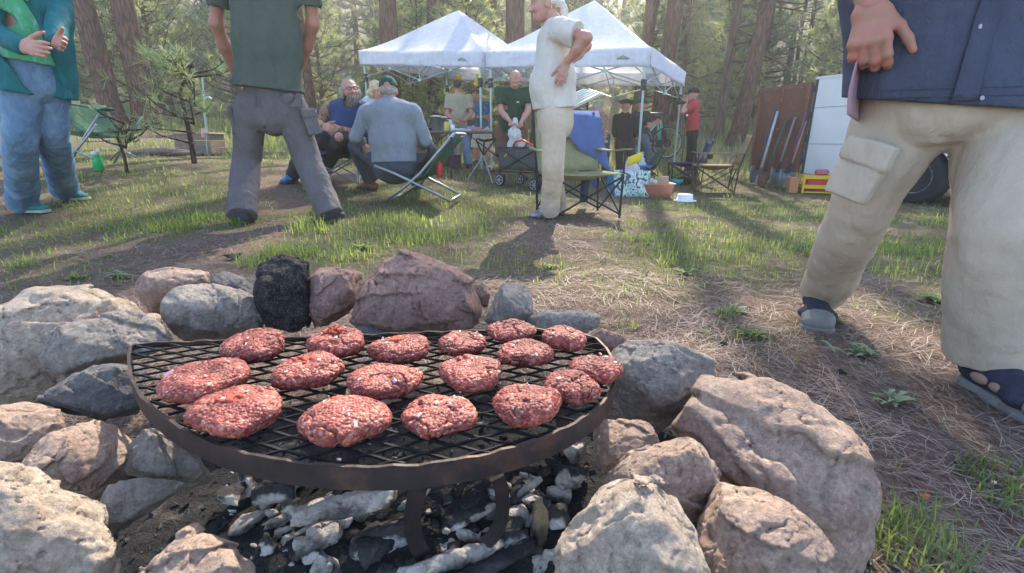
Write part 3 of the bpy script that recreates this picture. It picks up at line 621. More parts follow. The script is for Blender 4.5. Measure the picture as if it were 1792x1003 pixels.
        t.p += subs_; t.p.append(('x', S3(.16)+ax_*.2, None, np.array([.34, .21, .2]), .004, np.stack([hl, f, np.cross(hl, f)], 1), 'sub', .004))
        if pants == 'long':
            zc = min(J['ankL'][2], J['ankR'][2])-(cuff if cuff is not None else .035); 
        v, fc = t.mesh(vox, .05, [(pant_fold[0], pant_fold[1], 15), (pant_fold[0]*.45, np.array(pant_fold[1])*2.6, 19)]); mesh_obj('trousers', v, fc, pa, root, True)
    # shoes
    if shoes:
        for q in 'LR':
            a = J['ank'+q]; g = np.array([a[0], a[1], a[2]-.085]); um, sm, (t_, l_, he) = shoe(g, (shoe_dirs or {}).get(q, f), shoe_L, h=max(.006, vox*.7)); u = mesh_obj('shoe', um[0], um[1], shoes[0], root, True); mesh_obj('sole', sm[0], sm[1], shoes[1], u, True)
            if len(shoes) > 2: lace(he, t_, l_, shoe_L, g[2]+.025-g[2]+0*1, shoes[2], u) if False else None
    if hairf: hairf(root, P, R, J)
    return root, P, R, S3, f, lat, ax_
def hair_sdf(root, P, R, mt, pr, h=.007, name='hair', noise=((.010, (40, 40, 22), 3), (.006, (90, 90, 50), 4)), cuts=(), k=.02, subs=()):
    s = SDF(k)
    for (x, y, z, a, b, c) in pr: s.oball(P(x, y, z), np.array([a, b, c]), R)
    for (x, y, z, a, b, c) in subs: s.sub(P(x, y, z), np.array([a, b, c]), R, .01)
    v, f = s.mesh(h, .03, noise); return mesh_obj(name, v, f, mt, root, True)
def cap_on(root, P, R, mt, brim=True, back=False, h=.007, mt2=None, brim_dir=1):
    s = SDF(.01); s.oball(P(0, -.010, .035), np.array([.090, .110, .098]), R); s.cut(P(0, 0, .028), -R[:, 2])
    if back: s.sub(P(0, -.125, .030), (.036, .05, .030), R, .006)
    v, f = s.mesh(h, .03, ((.006, (22, 22, 22), 2),)); o = mesh_obj('cap', v, f, mt, root, True)
    if brim:
        G = []
        for i in range(6):
            t = i/5; row = []
            for j in range(11):
                a = (j-5)/5*1.15; r = .092+.0*t; row.append(P(math.sin(a)*(.088+.0*t)*(1-.12*t), (.062+.04*math.cos(a)+.065*t*math.cos(a)**.5*1.0)*brim_dir, .036-.022*t-.018*(a/1.15)**2))
            G.append(row)
        m = MB(); m.sheet(G, .005); m.build('cap_brim', mt2 or mt, o, True)
    bt = MB(); bt.lathe(P(0, -.01, .132), [(.002, .004), (.008, .002), (.009, -.002)], 10, R=R); bt.build('cap_button', mt, o, True)
    return o
# ---------------------------------------------------------------- the people
def off(p, dx=0, dy=0, dz=0): return np.asarray(p, float)+np.array([dx, dy, dz])
def feet(p, dz=.085): return np.array([p[0], p[1], float(gz(p[0], p[1]))+dz])
M_olive = cloth('olive_tee', (.085, .105, .085)); M_greyc = cloth('grey_canvas', (.135, .122, .125)); M_cream = cloth('cream_cotton', (.74, .68, .60), trans=.12); M_creamp = cloth('cream_twill', (.62, .50, .38))
M_sweat = cloth('grey_sweatshirt', (.24, .27, .31)); M_jean = cloth('blue_denim', (.13, .22, .34), bs=600, col2=(.20, .31, .44), c2s=5); M_jean2 = cloth('grey_denim', (.12, .16, .21), bs=600); M_teal = cloth('teal_shell', (.012, .135, .15), rough=.6, bump=.1)
M_lime = cloth('lime_tee', (.10, .42, .20), col2=(.22, .55, .40), c2s=12); M_navy = cloth('navy_vest', (.022, .05, .14), rough=.7); M_plaid = cloth('tan_plaid', (.36, .22, .14), col2=(.16, .09, .06), c2s=30); M_char = cloth('charcoal_cloth', (.05, .052, .06))
M_tan = cloth('khaki_tee', (.34, .29, .20)); M_forest = cloth('forest_green_tee', (.022, .06, .035)); M_brownp = cloth('brown_shorts', (.15, .075, .05)); M_red = cloth('red_tee', (.42, .055, .06)); M_black = cloth('black_cloth', (.02, .018, .02)); M_bluet = cloth('blue_tee', (.04, .11, .22))
M_pale = cloth('pale_blue_cloth', (.42, .49, .54)); M_khaki = cloth('khaki_canvas', (.48, .40, .31), bump2=.6, bs2=9, dist=.03); M_slate = cloth('slate_shirt', (.075, .085, .125)); M_pinkl = cloth('pink_lining', (.42, .26, .30)); M_capg = cloth('green_cap', (.02, .10, .065)); M_hat = cloth('dark_green_hat', (.035, .045, .035))
M_rub = mat('rubber_sole', (.05, .048, .045), .8, .2, 30, .3, 120); M_rubl = mat('pale_sole', (.40, .38, .34), .8, .2, 30, .3, 120); M_boot = mat('tan_leather', (.22, .115, .055), .7, .3, 20, .4, 120); M_shoed = mat('dark_shoe', (.045, .045, .06), .8, .3, 40, .4, 200); M_shoet = mat('teal_shoe', (.02, .22, .21), .7, .2, 40, .4, 200, col2=(.5, .12, .10), c2s=14, c2w=(.62, .66)); M_shoeg = mat('grey_shoe', (.14, .14, .17), .8, .35, 40, .4, 200, col2=(.3, .3, .33), c2s=25)
M_keen = mat('navy_webbing', (.03, .034, .055), .85, .25, 60, .5, 300); M_keent = mat('grey_toe_rubber', (.17, .165, .155), .75, .15, 30, .2, 150); M_glass = mat('spectacle_frame', (.05, .04, .04), .3, 0); M_blond = mat('blond_hair', (.58, .47, .30), .7, .3, 60, .7, 240, stretch=(1, 1, .4)); M_white = mat('white_hair', (.66, .64, .60), .7, .25, 60, .7, 240)

# man in the olive tee, seen from behind
y = 3.95; fl, fr = feet(ground_at(428, 392)), feet(ground_at(577, 389))
J = dict(pel=at(472, 172, y), neck=at(462, -98, y), head=at(462, -150, y-.02), hipL=at(440, 186, y), hipR=at(507, 186, y), kneL=at(431, 285, y+.06), kneR=at(538, 280, y+.04), ankL=fl, ankR=fr,
         shoL=at(387, -62, y), shoR=at(540, -62, y), elbL=at(378, 42, y+.06), elbR=at(547, 42, y+.08), wriL=at(412, 132, y+.27), wriR=at(520, 132, y+.27))
def hair_short(mt, h=.007):
    return lambda root, P, R, J_: hair_sdf(root, P, R, mt, [(0, -.018, .034, .082, .100, .092)], h, subs=[(0, .115, -.02, .075, .06, .08), (0, .02, -.14, .2, .2, .11)])
o, P, R, S3, f, lat, ax_ = build_person('man in an olive tee and baggy grey cargo trousers, seen from behind', J, M_olive, M_greyc, dict(body=(.05, 1, 0), head=(.1, 1, .05)), vox=.0085, skin=M_skind, hem=.06, wide=1.25, deep=1.25, shw=1.22, leg_r=(.122, .108, .106), shoes=(M_shoed, M_rub), shoe_dirs=dict(L=(-.5, .6), R=(.25, 1)), hairf=hair_short(M_brow), arm_r=1.12, sleeve_r=1.15, hemflare=.02, cuff=.035, loose=1.3, pocket=False, pant_fold=(.013, (8, 8, 6)), shirt_fold=(.024, (7, 7, 1.8)))
def patch(root, name, mt, c, n, up, w, h, th=.012, flap=False, bulge=.0):      # a sewn pocket, following its own plane
    n = nrm(n); up = nrm(np.asarray(up)-n*(np.asarray(up)@n)); s = np.cross(up, n); q = SDF(.006); R3 = np.stack([s, n, up], 1); q.obox(c, (w/2, th+bulge, h/2), R3, min(.010, th*.9))
    if flap: q.obox(c+up*(h/2-.02)+n*(.006+bulge*.5), (w/2+.006, th+bulge*.6, .034), R3, .008, .004)
    v, fc = q.mesh(.005, .02, ((.008, (16, 16, 16), 4),)); return mesh_obj(name, v, fc, mt, root, True)
patch(o, 'cargo_pocket', M_greyc, at(407, 212, y-.03), (-.9, -.42, 0), (0.02, 0, 1), .12, .19, .012, True, .003); patch(o, 'cargo_pocket', M_greyc, at(545, 215, y-.02), (.85, -.5, 0.2), (-.25, 0, 1), .12, .18, .012, True, .003)
patch(o, 'back_pocket', M_greyc, at(442, 172, y-.128), (-.30, -1, 0), (0, 0, 1), .13, .13, .004); patch(o, 'back_pocket', M_greyc, at(513, 172, y-.128), (.30, -1, 0), (0, 0, 1), .13, .13, .004)

# standing person in cream, side view
y = 4.15; f1, f2 = feet(ground_at(962, 384)), feet(ground_at(978, 380))
J = dict(pel=at(972, 195, y), neck=at(968, 36, y), head=at(953, 8, y), hipL=at(968, 205, y-.09), hipR=at(972, 205, y+.09), kneL=at(968, 292, y-.09), kneR=at(966, 292, y+.10), ankL=f1, ankR=off(f2, 0, .12), shoL=at(982, 52, y-.17), shoR=at(978, 52, y+.17), elbL=at(1026, 66, y-.30), elbR=at(1026, 80, y+.30), wriL=at(990, 112, y-.20), wriR=at(990, 116, y+.2))
J['ankR'][2] = float(gz(J['ankR'][0], J['ankR'][1]))+.085
def pony(root, P, R, J_):
    hair_sdf(root, P, R, M_white, [(0, -.018, .034, .083, .102, .092)], .007, subs=[(0, .115, -.02, .075, .06, .08), (0, .05, -.14, .2, .16, .11)]); hair_sdf(root, P, R, M_white, [(0, -.12, .0, .03, .04, .03), (0, -.145, -.05, .028, .03, .06), (0, -.155, -.10, .02, .022, .05)], .006, 'ponytail')
o, P, R, S3, f, lat, ax_ = build_person('person in a cream tee and cream trousers standing side-on, hand on hip', J, M_cream, M_creamp, dict(body=(-1, -.05, .0), head=(-1, -.1, -.12), up=(-.1, 0, 1)), vox=.008, hem=.03, wide=.95, deep=1.22, belly=.03, leg_r=(.105, .088, .085), shoes=(M_shoeg, M_rub), shoe_dirs=dict(L=(-1, -.1), R=(-1, .15)), hairf=pony, sleeve_r=1.25, hands=dict(L=dict(d=(-.25, -.12, -.8), side=(-.9, .2, .2), curl=.25), R=dict(d=(-.35, .1, -.8), side=(-.9, 0, 0), curl=.3)), cuff=.03, pocket=False, hemflare=.015, loose=1.0)

# man at the left edge in a teal jacket
y = 3.45; g1, g2 = feet(ground_at(45, 372)), feet(ground_at(118, 350))
J = dict(pel=at(62, 118, y), neck=at(38, -145, y+.02), head=at(36, -195, y), hipR=at(42, 135, y-.05), hipL=at(88, 135, y+.07), kneR=at(36, 250, y-.04), kneL=at(92, 240, y+.12), ankR=g1, ankL=g2, shoR=at(-18, -95, y-.12), shoL=at(88, -95, y+.12), elbR=at(-18, 52, y-.20), elbL=at(106, 20, y+.0), wriR=at(40, 82, y-.36), wriL=at(96, 74, y-.24))
o, P, R, S3, f, lat, ax_ = build_person('person at the edge in a teal jacket over a green tee, gesturing with open hands', J, M_lime, M_jean, dict(body=(.45, -1, 0), head=(.8, -.6, 0)), vox=.0085, hem=.03, hemflare=.030, wide=1.0, deep=1.0, leg_r=(.108, .096, .102), shoes=(M_shoet, M_rubl), shoe_dirs=dict(R=(1, -.12), L=(1, -.05)), hairf=hair_short(M_brow), hands=dict(R=dict(d=(.95, -.25, -.12), side=(.25, .1, 1), curl=.22, thumb=.75, size=1.08), L=dict(d=(.88, -.42, -.25), side=(.25, .3, .95), curl=.40, size=1.05)), cuff=.03, pocket=False, loose=1.0, pant_fold=(.014, (7, 7, 5)))
def jacket(root, J, S3, f, lat, ax_, mt):
    s = SDF(.05); s.ell(S3(-.35), S3(.4), .225, .175, .20, .16, lat); s.ell(S3(.4), S3(.8), .20, .16, .20, .14, lat)
    sl = []
    for q in 'LR': a, e, w = J['sho'+q], J['elb'+q], J['wri'+q]; s.cap(S3(.9), a, .08, .085); s2 = SDF(.02); s2.cap(a, e, .085, .07); s2.cap(e, w*.92+e*.08, .070, .056, .015); sl.append(s2.mesh(.009, .05, [(.016, (9, 9, 6), 3)]))
    s.cap(S3(.93), S3(1.02), .10, .085); s.cut(S3(-.20), -ax_); s.sub(S3(1.06), (.07, .07, .06))
    c = S3(.28)+f*.26+lat*.0; s.p.append(('x', c, None, np.array([.118, .23, .62]), .02, np.stack([lat, f, ax_], 1), None, None)); q = s.p.pop(); 
    # the jacket hangs open in front: carve the opening
    s.p.append(('b', S3(.25)+f*.20, None, np.array([.125, .20, .60]), None, np.stack([lat, f, ax_], 1), 'sub', .015))
    v, fc = join([s.mesh(.009, .05, [(.016, (8, 8, 3), 3), (.007, (18, 18, 8), 6)])]+sl); return mesh_obj('jacket', v, fc, mt, root, True)
jk = jacket(o, {k: np.asarray(v) for k, v in J.items()}, S3, f, lat, ax_, M_teal)
d = MB(); c0 = S3(.86)+f*.17; d.tube([c0-lat*.03, S3(.6)+f*.175+lat*.02, S3(.42)+f*.185+lat*.055], .006, 6); d.build('drawstring', mat('lime_cord', (.45, .75, .08), .8, .1), jk, True)

# seated bearded man in the navy vest
y = 5.55
J = dict(pel=at(610, 250, y+.1), neck=at(615, 180, y+.02), head=at(613, 159, y-.04), hipL=at(628, 248, y+.05), hipR=at(590, 250, y+.05), kneL=at(594, 240, y-.35), kneR=at(537, 246, y-.35), ankL=feet(ground_at(570, 312)), ankR=feet(ground_at(514, 320)), shoL=at(646, 192, y), shoR=at(575, 192, y+.05), elbL=at(628, 236, y-.12), elbR=at(558, 216, y-.02), wriL=at(597, 227, y-.30), wriR=at(565, 223, y-.30))
def bearded(root, P, R, J_):
    hair_sdf(root, P, R, M_grey, [(0, -.04, .03, .095, .085, .088), (.085, -.03, -.015, .03, .05, .07), (-.085, -.03, -.015, .03, .05, .07), (0, -.02, .105, .06, .07, .03)], .006, 'hair', ((.02, (30, 30, 24), 3), (.012, (70, 70, 40), 4)), subs=[(0, .12, .01, .07, .08, .10)])
    hair_sdf(root, P, R, mat('grey_beard', (.17, .155, .14), .8, .5, 50, .8, 240), [(0, .062, -.108, .048, .042, .052), (.045, .045, -.075, .024, .036, .045), (-.045, .045, -.075, .024, .036, .045), (0, .098, -.054, .030, .010, .008)], .006, 'beard', ((.012, (50, 50, 30), 3),), subs=[(0, .112, -.069, .020, .02, .006)])
    m = MB()
    for q in (-1, 1):
        m.tube([P(q*.033+.022*math.cos(a), .105, .006+.017*math.sin(a)) for a in np.linspace(0, 6.28, 15)], .0022, 5); m.tube([P(q*.055, .102, .010), P(q*.082, .0, .008)], .002, 5)
    m.tube([P(-.011, .107, .01), P(.011, .107, .01)], .002, 5); m.build('spectacles', M_glass, root)
o, P, R, S3, f, lat, ax_ = build_person('seated man with a grey beard and glasses in a navy vest over plaid', J, M_plaid, M_char, dict(body=(.05, -1, .2), head=(.55, -1, .12), up=(-.18, .1, 1)), vox=.009, hem=.02, sleeve='long', wide=1.0, deep=1.05, belly=.03, leg_r=(.095, .085, .075), shoes=(mat('blue_sandal', (.04, .16, .32), .7, .2, 30), M_rub), shoe_dirs=dict(L=(-.1, -1), R=(-.25, -1)), hairf=bearded, hands=dict(L=dict(d=(-1, -.15, -.12), side=(.1, .3, 1), curl=.5), R=dict(d=(.9, -.3, -.1), side=(.1, .3, 1), curl=.5)), pocket=False)
s = SDF(.05); s.ell(S3(-.05), S3(.4), .19, .185, .19, .18, lat); s.ell(S3(.4), S3(.8), .19, .17, .195, .15, lat); s.cap(S3(.9), J['shoL']*.8+S3(.9)*.2, .075, .078); s.cap(S3(.9), J['shoR']*.8+S3(.9)*.2, .075, .078); s.cap(S3(.9), S3(1.0), .10, .085); s.oball(S3(.3)+f*.10, (.15, .125, .17), np.stack([lat, f, ax_], 1)); s.sub(S3(1.03)+f*.05, (.05, .075, .07)); s.cut(S3(.0), -ax_)
v, fc = s.mesh(.009, .05, [(.02, (9, 9, 6), 5)]); ve = mesh_obj('vest', v, fc, M_navy, o, True)

# seated man in the grey sweatshirt, back to us
y = 5.0
J = dict(pel=at(690, 283, y), neck=at(682, 176, y+.06), head=at(680, 158, y+.10), hipL=at(668, 280, y+.05), hipR=at(712, 280, y+.05), kneL=at(620, 248, y+.30), kneR=at(750, 258, y+.32), ankL=feet(ground_at(652, 332)), ankR=feet(ground_at(728, 332)), shoL=at(642, 198, y+.02), shoR=at(724, 198, y+.02), elbL=at(622, 240, y+.02), elbR=at(745, 246, y+.06), wriL=at(640, 258, y+.34), wriR=at(728, 262, y+.36))
def capped(root, P, R, J_): cap_on(root, P, R, M_capg, True, True); hair_sdf(root, P, R, M_grey, [(0, -.03, -.01, .078, .085, .05)], .007, 'hair', subs=[(0, .09, -.02, .1, .08, .1)])
o, P, R, S3, f, lat, ax_ = build_person('seated man in a grey sweatshirt and green cap, back turned, leaning forward', J, M_sweat, mat('x', (.1, .1, .1)) if False else cloth('dark_slate_trousers', (.075, .085, .105)), dict(body=(-.05, 1, .1), head=(-.1, 1, -.1)), vox=.0085, hem=-.02, sleeve='long', wide=1.32, deep=1.35, shw=1.05, leg_r=(.115, .10, .085), shoes=(M_boot, M_rub), shoe_dirs=dict(L=(-1, .25), R=(.2, 1)), hairf=capped, sleeve_r=1.15, pocket=False, loose=1.2, cuff=-.04)

# bald man in the green tee with the plastic bag
y = 7.7
J = dict(pel=at(893, 226, y+.12), neck=at(900, 152, y-.10), head=at(902, 139, y-.20), hipL=at(912, 230, y+.12), hipR=at(876, 230, y+.12), kneL=at(914, 272, y), kneR=at(880, 272, y), ankL=feet(ground_at(915, 315)), ankR=feet(ground_at(880, 317)), shoL=at(924, 160, y-.08), shoR=at(874, 160, y-.08), elbL=at(924, 194, y-.16), elbR=at(877, 195, y-.14), wriL=at(911, 216, y-.34), wriR=at(894, 214, y-.34))
def bald(root, P, R, J_): hair_sdf(root, P, R, M_brow, [(.066, -.03, -.005, .022, .06, .04), (-.066, -.03, -.005, .022, .06, .04), (0, -.085, -.01, .06, .03, .045)], .008)
o, P, R, S3, f, lat, ax_ = build_person('balding man in a forest green tee bending over the wagon', J, M_forest, M_brownp, dict(body=(.0, -1, -.3), head=(.0, -.75, -.65), up=(0, -.5, .8)), vox=.010, hem=-.04, wide=1.2, deep=1.2, belly=.03, leg_r=(.105, .10, .09), shoes=(M_shoed, M_rub), shoe_dirs=dict(L=(.3, -1), R=(-.4, -1)), hairf=bald, pants='short', hands=dict(L=dict(curl=.7), R=dict(curl=.7)), pocket=False)
m = MB(); c = S3(.72)+f*.142+lat*.07; m.box(c, (.035, .006, .02)); m.build('shirt_badge', mat('badge_white', (.6, .65, .62)), o)

# man in khaki tee, hands behind his back
y = 9.9
J = dict(pel=at(803, 222, y), neck=at(801, 163, y), head=at(801, 151, y+.02), hipL=at(794, 228, y), hipR=at(814, 228, y), kneL=at(793, 262, y), kneR=at(816, 262, y), ankL=feet(ground_at(794, 296)), ankR=feet(ground_at(820, 296)), shoL=at(785, 172, y), shoR=at(821, 172, y), elbL=at(783, 200, y-.08), elbR=at(825, 199, y-.08), wriL=at(799, 213, y-.22), wriR=at(813, 211, y-.23))
for q in ('ankL', 'ankR'): J[q] = feet([J[q][0]*y/J[q][1], y])
build_person('man in a khaki tee with hands clasped behind his back', J, M_tan, M_jean, dict(body=(0, 1, 0), head=(.1, 1, 0)), vox=.012, skin=M_skind, hem=-.02, wide=1.1, deep=1.1, leg_r=(.095, .08, .078), shoes=(M_shoed, M_rub), hairf=hair_short(M_brow, .009), hands=dict(L=dict(d=(.9, -.1, -.4), side=(0, -.3, 1), curl=.5), R=dict(d=(-.9, -.1, -.4), side=(0, -.3, 1), curl=.5)), hand_h=.006, pocket=False)
# man in the blue tee behind him, with a cup
y = 11.2
J = dict(pel=at(842, 226, y), neck=at(836, 178, y), head=at(835, 168, y-.02), hipL=at(850, 228, y), hipR=at(834, 228, y), kneL=at(848, 258, y), kneR=at(832, 258, y), ankL=feet([at(850, 280, y)[0], y]), ankR=feet([at(834, 280, y)[0], y]), shoL=at(853, 184, y), shoR=at(823, 186, y), elbL=at(856, 206, y), elbR=at(818, 206, y), wriL=at(838, 205, y-.22), wriR=at(826, 208, y-.2))
build_person('man in a blue tee and tan shorts holding a cup, partly hidden under the canopy', J, M_bluet, M_khaki, dict(body=(-.4, -1, 0), head=(-.8, -.6, -.2)), vox=.012, skin=M_skind, hem=-.1, leg_r=(.095, .09, .085), shoes=(M_shoed, M_rub), hairf=hair_short(M_brow, .009), pants='short', hand_h=.006, pocket=False)
# pale-haired person beyond the green cap
y = 7.4
J = dict(pel=at(662, 225, y), neck=at(654, 172, y-.1), head=at(660, 158, y-.16), hipL=at(672, 232, y), hipR=at(652, 232, y), kneL=at(672, 262, y), kneR=at(652, 262, y), ankL=feet([at(672, 300, y)[0], y]), ankR=feet([at(652, 300, y)[0], y]), shoL=at(674, 180, y-.06), shoR=at(643, 180, y-.06), elbL=at(676, 208, y-.1), elbR=at(640, 208, y-.1), wriL=at(672, 222, y-.35), wriR=at(652, 222, y-.35))
def curly(root, P, R, J_): hair_sdf(root, P, R, M_blond, [(0, -.03, .03, .10, .105, .10), (0, -.06, -.06, .095, .07, .08)], .008, 'hair', ((.022, (24, 24, 24), 3), (.01, (60, 60, 50), 4)), subs=[(0, .12, -.03, .065, .07, .09)])
build_person('person with curly blond hair in a pale blue top bending behind the green cap', J, M_pale, M_char, dict(body=(.8, -.5, -.3), head=(.9, -.3, -.4)), vox=.012, hem=-.05, sleeve='long', shoes=(M_shoed, M_rub), hairf=curly, hand_h=.006, pocket=False)
# person in the dark jacket and brimmed hat
y = 9.9
def hatted(mt):
    def g(root, P, R, J_):
        m = MB(); pr = [(.165, .052), (.168, .047), (.12, .032), (.093, .036), (.092, .06), (.084, .11), (.062, .128), (.03, .124), (.01, .118)]; m.lathe(P(0, -.01, .0), pr, 28, R=R); h = m.build('hat', mt, root, True)
        for v in h.data.vertices:
            p = np.array(v.co)-np.array(h.matrix_parent_inverse.translation)*0-P(0, -.01, 0); x = p@R[:, 0]; 
            if abs(p@R[:, 2]-.045) < .03: v.co.z += 2.2*x*x if abs(x) > .09 else 0
    return g
J = dict(pel=at(1093, 246, y), neck=at(1094, 198, y-.03), head=at(1095, 186, y-.06), hipL=at(1084, 250, y), hipR=at(1103, 250, y), kneL=at(1084, 280, y), kneR=at(1104, 280, y), ankL=feet([at(1084, 300, y)[0], y]), ankR=feet([at(1104, 300, y)[0], y]), shoL=at(1079, 207, y), shoR=at(1109, 207, y), elbL=at(1075, 232, y+.02), elbR=at(1114, 232, y+.02), wriL=at(1082, 250, y+.24), wriR=at(1106, 250, y+.24))
build_person('person in a black jacket and dark brimmed hat, back turned', J, M_black, cloth('dark_brown_trousers', (.05, .035, .035)), dict(body=(.1, 1, 0), head=(.5, .9, -.1)), vox=.012, hem=-.05, sleeve='long', wide=1.05, shoes=(M_shoed, M_rub), hairf=hatted(M_hat), hand_h=.006, pocket=False)
# person in the green cap behind the canopy pole
y = 10.4
J = dict(pel=at(1125, 238, y), neck=at(1122, 196, y), head=at(1121, 185, y), hipL=at(1125, 242, y+.09), hipR=at(1127, 242, y-.09), kneL=at(1117, 268, y+.04), kneR=at(1135, 268, y-.04), ankL=feet([at(1118, 292, y)[0], y]), ankR=feet([at(1136, 292, y)[0], y]), shoL=at(1112, 202, y+.12), shoR=at(1133, 202, y-.14), elbL=at(1122, 226, y+.15), elbR=at(1136, 222, y-.22), wriL=at(1134, 218, y+.1), wriR=at(1145, 216, y-.2))
o, P, R, S3, f, lat, ax_ = build_person('person in a dark tee and green hat standing behind the canopy pole', J, M_char, M_jean2, dict(body=(1, -.4, 0), head=(.9, -.4, 0)), vox=.012, hem=-.04, shoes=(M_shoed, M_rub), hairf=hatted(cloth('green_hat', (.02, .12, .08))), hand_h=.006, pocket=False, hands=dict(R=dict(curl=1.0), L=dict(curl=1.0)))
# person in the red tee
y = 10.0
J = dict(pel=at(1212, 228, y), neck=at(1213, 174, y), head=at(1213, 166, y-.01), hipL=at(1213, 234, y-.09), hipR=at(1211, 234, y+.09), kneL=at(1212, 268, y-.1), kneR=at(1208, 268, y+.1), ankL=feet([at(1212, 300, y)[0], y-.08]), ankR=feet([at(1206, 300, y)[0], y+.1]), shoL=at(1212, 186, y-.19), shoR=at(1212, 186, y+.19), elbL=at(1195, 196, y-.26), elbR=at(1196, 198, y+.24), wriL=at(1201, 178, y-.14), wriR=at(1202, 178, y+.12))
build_person('person in a red tee and black cap holding binoculars up to the eyes', J, M_red, M_black, dict(body=(-1, .1, 0), head=(-1, 0, .05)), vox=.011, hem=-.02, wide=1.0, deep=1.05, leg_r=(.09, .075, .07), shoes=(M_shoed, M_rub), hairf=lambda r, P, R, J_: cap_on(r, P, R, M_black, True, False, .008), hand_h=.006, pocket=False, hands=dict(L=dict(curl=.8, d=(-.1, .3, 1)), R=dict(curl=.8, d=(-.1, -.3, 1))))
# head and shoulders beyond the draped chair
y = 9.0
J = dict(pel=at(1046, 236, y), neck=at(1045, 200, y), head=at(1045, 193, y-.02), hipL=at(1059, 240, y), hipR=at(1041, 240, y), kneL=at(1060, 250, y-.35), kneR=at(1040, 250, y-.35), ankL=feet([at(1060, 290, y-.35)[0], y-.35]), ankR=feet([at(1040, 290, y-.35)[0], y-.35]), shoL=at(1060, 209, y), shoR=at(1030, 209, y), elbL=at(1061, 228, y-.05), elbR=at(1029, 228, y-.05), wriL=at(1058, 240, y-.25), wriR=at(1042, 240, y-.25))
build_person('person in a grey hat sitting beyond the towel-draped chair, mostly hidden', J, M_plaid, M_char, dict(body=(0, -1, 0), head=(0, -1, 0)), vox=.013, hem=-.02, sleeve='long', shoes=(M_shoed, M_rub), hairf=lambda r, P, R, J_: cap_on(r, P, R, cloth('grey_hat', (.30, .27, .30)), False, False, .009), hand_h=.006, pocket=False)

# man walking in at the right edge
y = 1.38
J = dict(pel=at(1665, 95, y), neck=at(1690, -560, y-.02), head=at(1690, -690, y-.06), hipR=at(1574, 205, y+.05), hipL=at(1770, 205, y-.03), kneR=at(1497, 388, y+.145), kneL=at(1756, 405, y-.18), ankR=feet(ground_at(1432, 552), .10), ankL=feet(ground_at(1716, 676), .10), shoR=at(1520, -440, y+.05), shoL=at(1850, -440, y-.05), elbR=at(1478, -175, y+.10), elbL=at(1915, -170, y+.05), wriR=at(1523, 10, y-.06), wriL=at(1900, 10, y-.12))
o, P, R, S3, f, lat, ax_ = build_person('man walking past in khaki cargo trousers, slate shirt and navy sandals', J, None, None, dict(body=(.25, -1, 0), head=(.25, -1, -.1)), vox=.008, skin=M_skind, wide=1.2, deep=1.2, hairf=hair_short(M_brow), arm_r=1.1, hands=dict(R=dict(d=(.02, -.22, -.97), side=(.80, -.60, .1), curls=[.55, .72, .82, .88], curl=.8, thumb=.55, tc=.30, size=1.08, h=.0028, fr=1.10), L=dict(curl=.6, size=1.1)), pocket=False)
JW = {k: np.asarray(v) for k, v in J.items()}
t = SDF(.05); t.ell(at(1668, 160, y), at(1664, 60, y), .215, .15, .20, .15, lat, .02)
for q, lr in (('R', (.112, .090, .082)), ('L', (.120, .106, .102))):
    h_, k_, a_ = JW['hip'+q], JW['kne'+q], JW['ank'+q]; dn = nrm(a_-k_); leg_chain(t, h_, k_, a_+dn*.06, lr[0], lr[1], lr[2]*1.06, .018); fr = np.stack([nrm(np.cross(dn, [0, 1, .01])), np.cross(dn, nrm(np.cross(dn, [0, 1, .01]))), dn], 1); t.p.append(('x', a_+dn*.13, None, np.array([.17, .17, .13]), .004, fr, 'sub', .004))
v, fc = t.mesh(.0068, .05, [(.013, (9, 9, 2.4), 15), (.005, (18, 18, 7), 19)]); keep = v[:, 2] > .0; mesh_obj('trousers', v, fc, M_khaki, o, True)
s = SDF(.06); s.ell(at(1658, 240, y), at(1665, -60, y), .245, .185, .225, .165, lat); s.ell(at(1665, -60, y), at(1685, -480, y), .225, .165, .22, .14, lat); s.cap(at(1685, -520, y), JW['shoR'], .075, .08); s.cap(at(1685, -520, y), JW['shoL'], .075, .08); s.cap(at(1690, -520, y), JW['neck'], .10, .07)
for q in 'LR': s.cap(JW['sho'+q], JW['elb'+q]*.75+JW['sho'+q]*.25, .082, .085)
s.cut(at(1660, 183, y-.15), (-.05, .12, -1)); s.sub(JW['neck']+np.array([0, 0, .05]), (.065, .065, .05))
v, fc = s.mesh(.0075, .05, [(.018, (6, 6, 2.4), 5), (.006, (16, 16, 7), 9)]); sh = mesh_obj('shirt', v, fc, M_slate, o, True)
m = MB(); G = []
for i in range(9):
    q = i/8; G.append([at(1502-16*math.sin(q*1.6)+5*k, 100+100*q, y-.06+.035*k)+np.array([-.004*math.sin(k*.9+q*2), .0, -.006*k]) for k in range(5)])
m.sheet(G, .004); m.build('shirt_tail', M_pinkl, o, True)
shv = np.array([vv.co for vv in sh.data.vertices])+np.array(o.location)*0
def front_y(x_, z_):              # front of the shirt at a place
    d_ = (shv[:, 0]-x_)**2+(shv[:, 2]-z_)**2; k_ = d_ < .018**2
    return shv[k_, 1].min() if k_.any() else y-.19
M_btn = mat('pearl_button', (.45, .43, .44), .35)
for (u, v_) in ((1743, 40), (1752, -120), (1738, 170)):
    c = at(u, v_, y-.195); c[1] = front_y(c[0], c[2])-.002; m = MB(); m.lathe(c, [(.0055, -.001), (.0055, .0015), (.0035, .0022)], 12, R=rotm(math.pi/2, 0, .1)); m.build('shirt_button', M_btn, sh, True)
G = [[np.array([xx, front_y(xx, zz)-.0025, zz]) for xx in (c0_[0]-.022, c0_[0], c0_[0]+.022)] for c0_, zz in [(at(1745, 40, y-.19), z_) for z_ in np.linspace(.768, 1.30, 30)]]
m = MB(); m.sheet(G, .003); m.build('placket', M_slate, sh, True)
